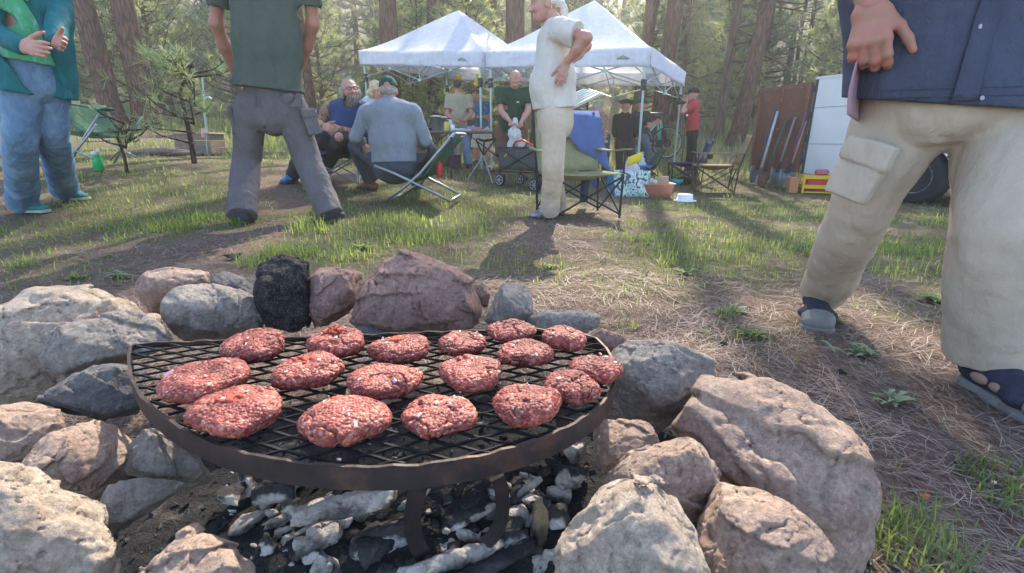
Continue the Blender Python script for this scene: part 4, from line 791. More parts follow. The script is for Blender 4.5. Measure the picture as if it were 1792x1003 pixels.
for dz in (.012, .030): m = MB(); m.tube([np.array([xx, front_y(xx, .768+dz)-.001, .768+dz]) for xx in np.linspace(.93, 1.36, 30)], .0012, 4); m.build('hem_stitch', M_slate, sh)
patch(o, 'cargo_pocket', M_khaki, at(1503, 303, y-.02), (-.90, -.45, 0.10), nrm(JW['hipR']-JW['kneR']), .120, .150, .016, True, .006)
M_skinshade = mat('shaded_skin', (.27, .18, .13), .7, .2, 30)  # skin in the strap openings, with their shade painted into the colour
def sandal(a, t, L, root):
    z = np.array([0, 0, 1.]); um, sm, (t_, l_, he) = shoe(a, t, L, .028, .0045, wd=1.12); s = mesh_obj('sandal', um[0], um[1], M_keen, root, True); mesh_obj('sole', sm[0], sm[1], M_keent, s, True)
    q = SDF(.02); q.ell(he+t_*L*.72+z*.045, he+t_*L*.86+z*.034, .058, .036, .052, .028, l_); q.cut(he+t_*L*.74, -t_); q.cut(a+z*.012, -z); v, fc = q.mesh(.0045, .02); mesh_obj('toe_cap', v, fc, M_keent, s, True)
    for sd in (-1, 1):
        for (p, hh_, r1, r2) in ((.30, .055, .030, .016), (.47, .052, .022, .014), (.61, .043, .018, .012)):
            b = SDF(.01); b.oball(he+t_*L*p+z*hh_+l_*sd*.041, (.014, r1, r2), np.stack([l_, t_, z], 1)); v, fc = b.mesh(.0045, .02); mesh_obj('foot_gap', v, fc, M_skinshade, s, True)
    m = MB()
    for i in range(5): c = he+t_*L*(.36+.08*i)+z*(.108-.012*i-.002*i*i); m.tube([c-l_*.03-z*.016, c+z*.006, c+l_*.03+t_*.02-z*.016], .003, 5)
    m.build('lace', mat('grey_lace', (.2, .2, .2)), s, True)
gR, gL = ground_at(1430, 560), ground_at(1722, 690); sandal(off(gR, 0, .03, .0), (-.50, -1), .29, o); dS = ground_at(1790, 735)-ground_at(1650, 655); sandal(off(gL, 0, 0, .0), tuple(dS[:2]), .30, o)
# ---------------------------------------------------------------- fire ring: stones
def rock_mat(name, c1, c2, c3, spots=.5):
    m = bpy.data.materials.new(name); m.use_nodes = True; nt = m.node_tree; N = nt.nodes; L = nt.links; p = N['Principled BSDF']; p.inputs['Roughness'].default_value = .9; p.inputs['Specular IOR Level'].default_value = .25
    tc = N.new('ShaderNodeTexCoord')
    def nz(s, d=8, r=.62, dist=0.):
        n = N.new('ShaderNodeTexNoise'); n.inputs['Scale'].default_value = s; n.inputs['Detail'].default_value = d; n.inputs['Roughness'].default_value = r; n.inputs['Distortion'].default_value = dist; L.new(tc.outputs['Object'], n.inputs[0]); return n.outputs['Fac']
    def mr(src, a, b, lo, hi):
        r = N.new('ShaderNodeMapRange'); L.new(src, r.inputs[0])
        for i, v in enumerate((a, b, lo, hi)): r.inputs[1+i].default_value = v
        return r.outputs[0]
    def mix(f, a, b, bt='MIX'):
        x = N.new('ShaderNodeMix'); x.data_type = 'RGBA'; x.blend_type = bt
        for s, v in (('Factor', f), ('A', a), ('B', b)):
            if hasattr(v, 'links'): L.new(v, x.inputs[s])
            else: x.inputs[s].default_value = v if s == 'Factor' else (*v, 1)
        return x.outputs['Result']
    c = mix(mr(nz(7, 6, .6, .6), .40, .62, 0, 1), c1, c2); c = mix(mr(nz(14, 8, .7, 1.0), .56, .70, 0, .8), c, c3)
    c = mix(mr(nz(42, 9, .8, 1.0), .28, .52, .8, 0), c, (.19, .15, .125)); c = mix(mr(nz(5, 4, .6, 2.0), .54, .62, 0, .22), c, (.24, .20, .17)); c = mix(mr(nz(34, 4, .8), .62, .70, 0, .75*spots), c, (.07, .06, .055)); c = mix(mr(nz(260, 3, .8), .55, .75, 0, .55), c, (.62, .56, .50)); c = mix(mr(nz(11, 5, .7), .66, .74, 0, .45), c, (.60, .30, .17))
    gm = N.new('ShaderNodeVectorMath'); gm.operation = 'SCALE'; L.new(c, gm.inputs[0]); L.new(mr(nz(95, 6, .8), .36, .64, .70, 1.18), gm.inputs['Scale']); c = gm.outputs[0]
    c = mix(mr(nz(8.5, 7, .72, 1.5), .64, .70, 0, .85*min(1, spots*1.2)), c, (.035, .032, .032))
    L.new(c, p.inputs['Base Color']); pr = None
    for (s, st, ds) in ((13, .9, .03), (48, .9, .012), (190, .8, .004)):
        b = N.new('ShaderNodeBump'); b.inputs['Strength'].default_value = st; b.inputs['Distance'].default_value = ds; L.new(nz(s, 8, .72, 1.2), b.inputs['Height'])
        if pr: L.new(pr, b.inputs['Normal'])
        pr = b.outputs[0]
    L.new(pr, p.inputs['Normal']); return m
RM = dict(pale=rock_mat('pale_stone', (.68, .55, .43), (.56, .43, .33), (.73, .64, .53), .4), pink=rock_mat('pink_stone', (.60, .435, .34), (.49, .33, .25), (.67, .55, .455)), red=rock_mat('red_stone', (.47, .285, .23), (.37, .22, .175), (.52, .38, .32), .7),
          grey=rock_mat('grey_stone', (.46, .405, .35), (.35, .30, .26), (.56, .50, .44), .8), dark=rock_mat('sooty_stone', (.17, .165, .17), (.27, .25, .235), (.08, .075, .075), 1.0), char=rock_mat('charred_wood', (.018, .018, .02), (.035, .035, .038), (.01, .01, .011), .2))
def convex_planes(P):
    import bmesh
    bm = bmesh.new()
    for q in P: bm.verts.new(q)
    bmesh.ops.convex_hull(bm, input=bm.verts); c = P.mean(0); pl = []
    for f_ in bm.faces:
        n = np.array(f_.normal); o = np.array(f_.verts[0].co)
        if np.linalg.norm(n) < .5: continue
        if (c-o)@n > 0: n = -n
        pl.append((n, n@o))
    bm.free(); return pl
def hull_mesh(P, h, k, seed, amp, sz, face=None, rough=1.0):
    pl = convex_planes(P)
    if face is not None:
        rq = np.random.default_rng(seed+1000); ct = P.mean(0)
        for _ in range(24):
            n_ = nrm(rq.normal(0, 1, 3)*.75-face*1.0); sp_ = ((P-ct)@n_).max(); pl.append((n_, n_@ct+sp_*rq.uniform(.80, .97)))
    lo = P.min(0)-.12*sz; hi = P.max(0)+.12*sz; n = np.ceil((hi-lo)/h).astype(int)+1; ax = [lo[i]+h*np.arange(n[i]) for i in range(3)]; X, Y, Z = np.meshgrid(*ax, indexing='ij', sparse=True); d = None
    for (nn, o) in pl:
        e = (X*nn[0]+Y*nn[1]+Z*nn[2]-o).astype(np.float32)
        if d is None: d = e
        else: g = np.maximum(k-np.abs(d-e), 0)/k; d = np.maximum(d, e)+g*g*k*.25
    I = np.nonzero(np.abs(d) < max(1.6*amp, .06)*sz); q = np.stack([ax[i][I[i]] for i in range(3)], -1)/sz; w = q+.35*np.stack([fbm(q*2.2, 2, seed+i*7) for i in range(3)], -1)
    r = np.random.default_rng(seed); dr = nrm(r.normal(0, 1, 3)); st = w@dr
    e = amp*sz*(.45*(fbm(w*2.1, 3, seed)-.5)+.4*(.22-np.abs(fbm(w*4.2, 3, seed+5)-.5)*2)*-1+.34*(fbm(w*np.array([9, 13, 11]), 3, seed+9)-.5)*rough+.16*(fbm(w*30, 2, seed+11)-.5)*rough-.35*np.clip(1-np.abs(fbm(w*5.5, 2, seed+21)-.5)/.03, 0, 1)*-1)
    d2 = nrm(np.cross(dr, r.normal(0, 1, 3)))
    for (t, ga, s_) in ((st*2.1+.35*fbm(q*3, 2, seed+31), 0.75, 13), (w@d2*3.7+.4*fbm(q*4, 2, seed+33), .55, 17)): fr = t-np.floor(t); e += amp*sz*ga*(fr-.5)*sstep(.0, .07, fr)*sstep(.40, .55, fbm(w*1.9, 2, seed+s_))     # broken ledges
    F = d.copy(); F[I] += e; return surfnet(F, lo, h)
def rock(label, out, yc, kind, seed, bulge=.55, amp=.085, front=(), name='fire_ring_rock', cat='rock', group='rocks of the fire ring', k=.006, res=62, rough=1.0, tilt=0.0, parent=None):
    """out: outline of the stone as seen; yc: how far away its middle stands; front: extra points (u, v, how much nearer in parts of its size)."""
    out = np.array(out, float); c = (out.max(0)+out.min(0))/2; out = c+(out-c)*1.07; C = at(c[0], c[1], yc); cam_ = np.array([0, 0, CH]); dr = nrm(C-cam_); D = np.linalg.norm(C-cam_); r = np.random.default_rng(seed)
    def on(u, v, dd=0.): q = nrm(ray(u, v)); return cam_+q*((D/(q@dr))+dd)
    A = np.array([on(*p) for p in out]); sz = min(np.ptp(A@nrm(np.cross(dr, [0, 0, 1]))), np.ptp(A@nrm(np.cross(np.cross(dr, [0, 0, 1]), dr)))); P = []; m = A.mean(0)
    for p in A:
        P.append(p+dr*sz*r.uniform(-.12, .12)); 
        if r.random() < .8: P.append(m+(p-m)*r.uniform(.55, .8)-dr*sz*bulge*r.uniform(.55, .85))
        P.append(m+(p-m)*r.uniform(.6, .9)+dr*sz*bulge*r.uniform(.5, 1.0))
    P.append(m+(A[r.integers(len(A))]-m)*.25-dr*sz*bulge*.95)
    for (u, v, dd) in front: P.append(on(u, v, -dd*sz))
    P = np.array(P); h = max(sz/res, .0022*max(D, .5)); v, f_ = hull_mesh(P, h, k*sz, seed, amp, sz, dr, rough); b = v.min(0)
    o = mesh_obj(name, v-C, f_, RM[kind], None, True)
    o.location = tuple(C); return props(o, label, cat, group)
RK = [
 ('large pale sunlit stone at the left end of the ring, top stone', [(-40, 560), (60, 515), (150, 500), (215, 530), (300, 575), (240, 620), (120, 690), (40, 725), (-60, 715)], 1.02, 'pale', 3, .5, .10),
 ('grey-brown wedge stone leaning on the big pale one', [(60, 640), (95, 575), (200, 558), (235, 540), (298, 585), (280, 610), (180, 645), (80, 655)], .93, 'grey', 12, .5, .08),
 ('dark sooty triangular stone left of the grate', [(45, 705), (140, 650), (215, 632), (250, 640), (255, 715), (180, 735), (110, 715)], .80, 'dark', 21, .5, .07),
 ('pinkish flat stone at the left border', [(-50, 720), (40, 712), (110, 722), (130, 745), (100, 790), (30, 825), (-50, 840)], .70, 'pink', 33, .5, .08),
 ('brown stone with a bark chip beside it, below the sooty one', [(35, 820), (90, 760), (150, 730), (205, 745), (240, 800), (215, 850), (150, 872), (70, 860)], .62, 'pink', 44, .5, .09),
 ('rough pitted grey stone under the left rim of the grate', [(210, 800), (262, 748), (330, 780), (372, 835), (330, 852), (270, 838), (222, 825)], .66, 'grey', 51, .6, .09),
 ('low tan stone at the left edge of the ash', [(165, 890), (185, 850), (250, 838), (330, 845), (300, 870), (245, 900), (200, 935), (170, 930)], .56, 'grey', 63, .5, .08),
 ('big pale faceted stone in the lower left corner', [(-60, 815), (40, 815), (70, 840), (165, 885), (195, 960), (195, 1040), (60, 1080), (-80, 1060)], .44, 'pale', 75, .5, .09),
 ('pink and orange peaked stone at the bottom edge, left of the coals', [(225, 1030), (290, 950), (340, 922), (380, 945), (440, 985), (455, 1040), (340, 1080)], .42, 'pink', 83, .5, .09),
 ('pinkish upright stone at the back left with a pale lump behind', [(240, 500), (252, 475), (300, 470), (362, 478), (365, 500), (300, 545), (270, 555), (247, 535)], 1.30, 'pink', 92, .5, .07),
 ('grey stone with a black scorch mark left of the charred stump', [(285, 530), (310, 510), (365, 497), (410, 512), (440, 515), (470, 555), (460, 600), (330, 602), (300, 580)], 1.12, 'grey', 103, .5, .08),
 ('dark flat stone just left of the charred stump', [(362, 490), (390, 475), (440, 488), (455, 510), (445, 520), (385, 512)], 1.34, 'dark', 111, .5, .07),
 ('reddish rounded stone right of the charred stump', [(540, 490), (560, 472), (610, 468), (632, 480), (625, 530), (590, 560), (550, 575), (542, 545)], 1.22, 'red', 123, .6, .08),
 ('largest red peaked stone at the back of the grate', [(622, 560), (640, 500), (695, 443), (735, 446), (800, 475), (835, 505), (852, 540), (830, 570), (760, 595), (650, 592)], 1.18, 'red', 135, .45, .085),
 ('small red stone tucked against the largest red one', [(826, 500), (845, 497), (858, 515), (852, 540), (835, 530)], 1.30, 'red', 141, .6, .08),
 ('upright grey stone behind the patties', [(850, 560), (868, 515), (885, 496), (918, 498), (936, 520), (938, 565), (880, 580)], 1.20, 'grey', 152, .6, .08),
 ('flat pale grey stone at the back right of the grate', [(918, 560), (950, 545), (1010, 543), (1060, 550), (1040, 580), (985, 588), (930, 582)], 1.14, 'grey', 166, .5, .07),
 ('small rusty stone beside the right corner of the grate', [(1030, 590), (1055, 576), (1095, 590), (1110, 602), (1085, 620), (1045, 618)], 1.02, 'red', 174, .5, .09),
 ('small grey flat stone behind the back row of patties', [(596, 580), (640, 568), (690, 575), (690, 595), (610, 598)], 1.08, 'dark', 181, .5, .06),
 ('large grey stone with a dark cleft right of the grate', [(1060, 640), (1090, 610), (1170, 600), (1245, 625), (1275, 650), (1235, 690), (1195, 720), (1140, 765), (1090, 735)], .92, 'grey', 195, .5, .085),
 ('small pink block under the right rim of the grate', [(1040, 760), (1060, 735), (1140, 742), (1158, 775), (1120, 810), (1060, 830), (1042, 800)], .70, 'pink', 204, .55, .07),
 ('biggest pink boulder of the ring, at the right', [(1195, 710), (1240, 668), (1330, 655), (1420, 705), (1490, 770), (1526, 850), (1505, 990), (1460, 1030), (1370, 960), (1250, 840), (1205, 780)], .68, 'pink', 219, .45, .075),
 ('tan blocky stone between the boulder and the coals', [(1055, 840), (1100, 790), (1160, 770), (1215, 770), (1258, 830), (1250, 900), (1180, 920), (1100, 900)], .58, 'pink', 224, .5, .08),
 ('pale peaked stone nearest the camera, bottom right of centre', [(955, 1030), (1000, 930), (1050, 860), (1108, 825), (1160, 860), (1215, 930), (1250, 1030), (1100, 1080)], .43, 'pale', 233, .5, .08),
 ('orange-stained stone in front of the biggest boulder', [(1212, 930), (1245, 843), (1300, 860), (1380, 880), (1430, 930), (1475, 1030), (1350, 1080), (1240, 1040)], .47, 'pink', 245, .5, .10),
 ('brown footing stone below the biggest boulder', [(1440, 900), (1510, 880), (1515, 960), (1495, 1040), (1450, 1040)], .64, 'red', 255, .5, .08),
]
for (lb, out, yc, kd, sd_, bl, am) in RK: rock(lb, out, yc, kd, sd_, bl, am)
rock('chunky block of charred black wood standing on the ring', [(447, 500), (455, 462), (500, 446), (538, 458), (543, 560), (520, 582), (462, 565), (448, 540)], 1.17, 'char', 305, .5, .07, name='charred_stump', cat='charred log', group=None, k=.012)
rock('pale pink lump lying behind the pinkish upright stone', [(300, 488), (320, 475), (350, 472), (364, 482), (362, 492), (320, 498)], 1.45, 'pale', 311, .5, .1, name='rock', group=None)

# ---------------------------------------------------------------- grate
GZ = .31
OUT = [(232, 604), (228, 630), (233, 662), (250, 695), (282, 724), (325, 752), (375, 775), (435, 794), (500, 807), (565, 814), (640, 818), (710, 816), (775, 809), (845, 797), (905, 782), (960, 763), (1010, 738), (1048, 711), (1068, 684), (1074, 658), (1070, 632), (1058, 608), (1035, 590), (1000, 582), (930, 578), (850, 580), (740, 584), (620, 589), (480, 594), (340, 600)]
OW = np.array([atz(u, v, GZ)[:2] for u, v in OUT])
def densify(P, n, closed=True):
    Q = np.vstack([P, P[:1]]) if closed else P; d = np.r_[0, np.cumsum(np.linalg.norm(np.diff(Q, axis=0), axis=1))]; t = np.linspace(0, d[-1], n+1)[:-1] if closed else np.linspace(0, d[-1], n)
    return np.stack([np.interp(t, d, Q[:, i]) for i in range(2)], 1)
OD = densify(OW, 150); OD = sum(np.roll(OD, k, 0) for k in (-1, 0, 1))/3; GC = OD.mean(0)
def inside(P, poly):
    x, y = P[:, 0], P[:, 1]; c = np.zeros(len(P), bool); j = len(poly)-1
    for i in range(len(poly)):
        xi, yi = poly[i]; xj, yj = poly[j]; m = ((yi > y) != (yj > y)) & (x < (xj-xi)*(y-yi)/(yj-yi+1e-12)+xi); c ^= m; j = i
    return c
M_iron = mat('rusty_iron', (.045, .036, .034), .55, .3, 18, .5, 90, metal=.35, col2=(.10, .052, .035), c2s=9, c2w=(.5, .68), dist=.002)
M_ironb = mat('blackened_iron', (.028, .028, .031), .32, .3, 30, .4, 140, metal=.5, spec=.6, dist=.002)
grate = thing('cooking_grate', 'round black iron cooking grate loaded with raw patties over the coals', 'grate', (GC[0], GC[1], GZ))
m = MB(); n = len(OD)
nx = np.stack([OD[(i+1) % n]-OD[i-1] for i in range(n)]); nx = np.stack([nx[:, 1], -nx[:, 0]], 1); nx /= np.linalg.norm(nx, axis=1, keepdims=True)
if ((OD-GC)*nx).sum() < 0: nx = -nx
V = []
for i in range(n):
    wv = .0018*math.sin(i*1.7)*math.sin(i*.41)
    hb = .030 if OD[i, 1] < .80+.12*(OD[i, 0] > 0) else .007
    for (o_, z) in ((.0, GZ+.003+wv), (.0045, GZ+.003+wv), (.0045, GZ-hb), (.0, GZ-hb)): V.append((OD[i, 0]+nx[i, 0]*o_, OD[i, 1]+nx[i, 1]*o_, z))
m.add(V, [(i*4+j, i*4+(j+1) % 4, ((i+1) % n)*4+(j+1) % 4, ((i+1) % n)*4+j) for i in range(n) for j in range(4)]); m.build('rim', M_iron, grate, False)
m = MB(); LD, SDm = .070, .029; ang = .05; ca, sa = math.cos(ang), math.sin(ang); k0 = 0
for r_ in np.arange(-.42, .42, SDm/2*1.0):
    k0 += 1; xs = np.arange(-.62, .62, LD/16); ph = xs/(LD/2)*math.pi/1.0; tri = np.clip(1.22*(2/math.pi)*np.arcsin(np.sin(xs*2*math.pi/LD)), -1, 1)
    yy = r_+(1 if k0 % 2 else -1)*tri*SDm/4*1.0; Q = np.stack([GC[0]+xs*ca-yy*sa, GC[1]+xs*sa+yy*ca], 1); ins = inside(Q, OD); i = 0
    while i < len(Q):
        if not ins[i]: i += 1; continue
        j = i
        while j < len(Q) and ins[j]: j += 1
        if j-i > 2:
            zz = GZ+.0005; pts = [np.array([Q[t, 0], Q[t, 1], zz]) for t in range(i, j)]
            W_ = .0025; V = []
            for t in range(len(pts)):
                d = pts[min(t+1, len(pts)-1)]-pts[max(t-1, 0)]; d = d/np.linalg.norm(d); s_ = np.array([-d[1], d[0], 0]); u_ = np.array([0, 0, 1.])
                for (a, b) in ((-1, 1.2), (1, .5), (1, -1.2), (-1, -.5)): V.append(pts[t]+s_*W_*a+u_*.0021*b)
            K = len(pts); m.add(V, [(t*4+q, t*4+(q+1) % 4, (t+1)*4+(q+1) % 4, (t+1)*4+q) for t in range(K-1) for q in range(4)]+[(3, 2, 1, 0), tuple((K-1)*4+q for q in range(4))])
        i = j
m.build('expanded_mesh', M_ironb, grate, False)
def strap(pts, w, th, name, mt, parent):
    G = []; mm = MB()
    for i, p in enumerate(pts):
        p = np.asarray(p, float); d = np.asarray(pts[min(i+1, len(pts)-1)])-np.asarray(pts[max(i-1, 0)]); s_ = nrm(np.cross(d, nrm(p-np.array([0, 0, CH])))); G.append([p-s_*w/2, p, p+s_*w/2])
    mm.sheet(G, th); return mm.build(name, mt, parent, False)
lg = lambda pp: [at(u, v, yy) for u, v, yy in pp]
strap(lg([(735, 845, .55), (728, 870, .555), (722, 900, .56), (722, 930, .565), (732, 958, .57), (750, 985, .575)]), .024, .006, 'leg', M_iron, grate)
strap(lg([(870, 835, .56), (878, 855, .565), (880, 885, .57), (876, 915, .575), (862, 940, .58), (840, 958, .585)]), .020, .006, 'leg', M_iron, grate)
for (x, y) in ((-.30, .74), (.08, .76)): strap([(x, y, GZ-.034), (x+.01, y, .2), (x+.02, y-.01, .1), (x+.05, y-.01, .02)], .024, .006, 'leg', M_iron, grate)

# ---------------------------------------------------------------- patties
def meat_mat():
    m = bpy.data.materials.new('ground_beef'); m.use_nodes = True; nt = m.node_tree; N = nt.nodes; L = nt.links; p = N['Principled BSDF']; tc = N.new('ShaderNodeTexCoord')
    p.inputs['Roughness'].default_value = .52; p.inputs['Specular IOR Level'].default_value = .27; p.inputs['Subsurface Weight'].default_value = .15; p.inputs['Subsurface Radius'].default_value = (1, .3, .2); p.inputs['Subsurface Scale'].default_value = .006
    v = N.new('ShaderNodeTexVoronoi'); v.inputs['Scale'].default_value = 230; L.new(tc.outputs['Object'], v.inputs[0]); n = N.new('ShaderNodeTexNoise'); n.inputs['Scale'].default_value = 26; n.inputs['Detail'].default_value = 5; L.new(tc.outputs['Object'], n.inputs[0])
    sp = N.new('ShaderNodeSeparateColor'); L.new(v.outputs['Color'], sp.inputs[0]); r = N.new('ShaderNodeValToRGB'); e = r.color_ramp.elements; e[0].position = .0; e[0].color = (.17, .036, .03, 1); e[1].position = 1; e[1].color = (.44, .28, .215, 1)
    for q, c in ((.35, (.245, .066, .054, 1)), (.7, (.29, .095, .077, 1)), (.9, (.35, .165, .13, 1))): x = e.new(q); x.color = c
    L.new(sp.outputs[0], r.inputs[0]); r2 = N.new('ShaderNodeValToRGB'); r2.color_ramp.elements[0].position = .35; r2.color_ramp.elements[0].color = (.62, .5, .5, 1); r2.color_ramp.elements[1].position = .68; r2.color_ramp.elements[1].color = (1.35, 1.15, 1.05, 1); L.new(n.outputs['Fac'], r2.inputs[0])
    mx = N.new('ShaderNodeMix'); mx.data_type = 'RGBA'; mx.blend_type = 'MULTIPLY'; mx.inputs['Factor'].default_value = 1; L.new(r.outputs[0], mx.inputs['A']); L.new(r2.outputs[0], mx.inputs['B']); L.new(mx.outputs['Result'], p.inputs['Base Color'])
    b = N.new('ShaderNodeBump'); b.invert = True; b.inputs['Strength'].default_value = .7; b.inputs['Distance'].default_value = .003; L.new(v.outputs['Distance'], b.inputs['Height']); L.new(b.outputs[0], p.inputs['Normal']); return m
M_meat = meat_mat(); M_on = [mat('onion_white', (.58, .47, .39), .45, .1, 40, sss=.2), mat('onion_purple', (.45, .25, .36), .35, .2, 60, sss=.2), mat('fresh_mince', (.50, .09, .055), .4, .3, 200, .6, 400)]
def worley(P, seed=0):
    i = np.floor(P).astype(np.int64); f = P-i; d1 = np.full(len(P), 9.)
    for a in (-1, 0, 1):
        for b in (-1, 0, 1):
            for c in (-1, 0, 1):
                q = i+np.array([a, b, c]); h = (q[:, 0]*73856093 ^ q[:, 1]*19349663 ^ q[:, 2]*83492791 ^ seed*9973) & 0x7fffffff; o = []
                for k in range(3): h = (h*1103515245+12345) & 0x7fffffff; o.append(((h >> 8) & 0xffff)/65535.)
                d1 = np.minimum(d1, np.sqrt(((np.stack(o, 1)+np.array([a, b, c])-f)**2).sum(1)))
    return d1
PT = [(447, 612, 123, 'patty at the back left of the grate, first of the rear row'), (592, 607, 112, 'patty with an orange scrap of mince sticking up on top'), (700, 617, 112, 'patty right of the one with the scrap, in the rear row'), (809, 604, 97, 'small rounded patty in front of the largest red stone, rear row'), (895, 584, 92, 'rearmost patty, in front of the upright grey stone'), (988, 597, 86, 'small patty at the far right of the rear row'),
      (918, 624, 102, 'bright sunlit patty between the rear row and the right pair'), (1043, 650, 101, 'sunlit patty overhanging the right rim'), (1000, 681, 110, 'patty with a crease just in front of the one on the right rim'), (825, 659, 128, 'plain patty in the middle row, centre right'), (672, 674, 137, 'patty with onion bits in the very middle of the grate'), (541, 655, 137, 'patty with red torn top, middle row left'),
      (360, 672, 157, 'leftmost patty, with purple onion at its left end'), (416, 727, 168, 'broad patty near the left front rim'), (604, 745, 162, 'thick patty at the front centre with white onion squares'), (768, 733, 142, 'round dimpled patty at the front, right of centre'), (922, 716, 135, 'patty with a purple onion sliver, front right')]
for i, (u, v, w, lb) in enumerate(PT):
    r = np.random.default_rng(50+i); c0 = atz(u, v, GZ+.013); R_ = w/2/FPX*(c0[1]*CT-(c0[2]-CH)*ST)*.925; th = .0160*r.uniform(.92, 1.12)*(R_/.055)**.4
    c = np.array([c0[0], c0[1], GZ+.0035+th]); nu, nv = 150, 64; un, vn = np.meshgrid(np.arange(nu)/nu*2*np.pi, np.linspace(-np.pi/2, np.pi/2, nv), indexing='xy')
    e_ = .62; X = np.cos(un)*np.cos(vn)**e_; Y = np.sin(un)*np.cos(vn)**e_; Z = np.sign(np.sin(vn))*np.abs(np.sin(vn))**.85; ash = 1+.06*np.cos(2*(un-r.uniform(0, 6)))+.05*np.cos(3*(un-r.uniform(0, 6)))+.03*np.cos(5*un+i)
    P = np.stack([X*R_*ash*.97, Y*R_*ash*.9, Z*th], -1).reshape(-1, 3); N_ = np.stack([X/R_, Y/R_, Z/th*1.2], -1).reshape(-1, 3); N_ /= np.linalg.norm(N_, axis=1, keepdims=True); q = P+c
    d = .0024*(.55-worley(q*np.array([150, 230, 210]), i))+.0065*(fbm(q*55, 3, i)-.5)+.006*(fbm(q*26, 2, i+3)-.5); cr = np.abs(fbm(q*34, 2, i+9)-.5); d -= .0055*np.clip(1-cr/.035, 0, 1)*(fbm(q*18, 2, i+2) > .5)
    P = P+N_*d[:, None]; top = P[:, 2] > 0; P[:, 2] += np.where(top, .0035*(fbm(q[:, :2]*30, 2, i+20)-.5)-.003*np.exp(-((P[:, 0]-.2*R_)**2+(P[:, 1]+.1*R_)**2)/(.4*R_)**2)*(i % 3 == 0), 0); P[:, 2] = np.maximum(P[:, 2], -th-.001)
    I = np.arange(nu*(nv-1)); a = I; b = (I//nu)*nu+(I % nu+1) % nu; F = np.stack([a, b, b+nu, a+nu], 1); rz = r.uniform(0, 6)
    t = thing('beef_patty', 'raw beef '+lb, 'burger patty', c, 'raw burger patties on the grate'); mesh_obj('meat', P+c, F, M_meat, t, True)
    mm = MB()
    for k in range(5):
        a_, rr = r.uniform(0, 6.28), math.sqrt(r.random())*.93; p = c+np.array([math.cos(a_)*rr*R_*.95, math.sin(a_)*rr*R_*.88, th*(max(0, 1-rr**3.2))**.6*1.0+.0015]); s_ = r.uniform(.0022, .005)
        mm.box(p, (s_*1.4, s_, s_*.6), rotm(r.uniform(-.6, .6), r.uniform(-.6, .6)+rr*.6, a_), 1 if (k < 2 and i in (12, 16, 10)) or r.random() < .05 else 0, s_*.12)
    if i in (12, 16): mm.box(c+np.array([-.75*R_ if i == 12 else .02*R_, -.1*R_ if i == 12 else -.55*R_, th*.72]), (.014, .007, .003), rotm(.5, -.3, .9 if i == 12 else 1.9), 1, .001)
    if i == 14: mm.box(c+np.array([.25*R_, -.28*R_, th*.95]), (.009, .008, .002), rotm(.3, 0, .4), 0, .0006); mm.box(c+np.array([.45*R_, -.55*R_, th*.75]), (.005, .008, .002), rotm(.6, .2, .4), 0, .0006)
    ob = mm.build('onion_bits', M_on, t, False); ob['kind'] = 'stuff'
    if i in (1, 2, 11, 13):
        s = SDF(.004)
        for k in range(16 if i == 1 else 12): a_ = r.uniform(0, 6.28); p = c+np.array([math.cos(a_)*r.uniform(0, .34)*R_-.1*R_, math.sin(a_)*r.uniform(0, .25)*R_+.1*R_, th*.98+(r.uniform(0, .010) if i == 1 else 0)]); s.cap(p, p+r.normal(0, .004, 3)*np.array([1, 1, .5]), .0027, .0022)
        v_, f_ = s.mesh(.0011, .01); mesh_obj('mince_scrap', v_, f_, M_on[2], t, True)

# ---------------------------------------------------------------- ash, coals and burnt wood
def ash_z(x, y):
    q = np.stack([x, y], -1); d = np.hypot((x+.02)/.42, (y-.78)/.30); return .03+.09*np.exp(-d*d*1.1)+.0*x+.022*(fbm(q*18, 3, 61)-.5)+.012*(fbm(q*60, 2, 63)-.5)
gx, gy = np.meshgrid(np.linspace(-.95, .75, 190), np.linspace(.18, 1.35, 130)); zz = ash_z(gx, gy)-.14*sstep(.80, 1.08, np.hypot((gx+.14)/.80, (gy-.72)/.58))
V = np.stack([gx, gy, zz], -1).reshape(-1, 3); a, b = gx.shape; I = (np.arange(a-1)[:, None]*b+np.arange(b-1)[None, :]).ravel(); F = np.stack([I, I+1, I+b+1, I+b], 1)
M_ash = mat('ash_and_cinders', (.028, .026, .026), .95, .4, 40, .9, 160, col2=(.20, .18, .17), c2s=9, c2w=(.62, .80), bump2=.8, bs2=40)
props(mesh_obj('ash_bed', V, F, M_ash, None, True), 'dark bed of ash and cinders inside the stone ring', 'ash', None, 'stuff')
def wood_mat(name, c1, c2, w0=.45, w1=.6, st=(1, 1, 1)):
    return mat(name, c1, .92, .35, 30, .8, 140, col2=c2, c2s=10, c2w=(w0, w1), bump2=.9, bs2=35, stretch=st, dist=.006)
M_wash = wood_mat('ashen_wood', (.44, .39, .345), (.09, .078, .072), .47, .60); M_wchar = wood_mat('charcoal', (.018, .018, .02), (.05, .048, .05)); M_wmix = wood_mat('half_burnt_wood', (.055, .05, .05), (.38, .355, .33), .5, .56); M_wtan = wood_mat('scorched_wood', (.26, .19, .11), (.05, .04, .03))
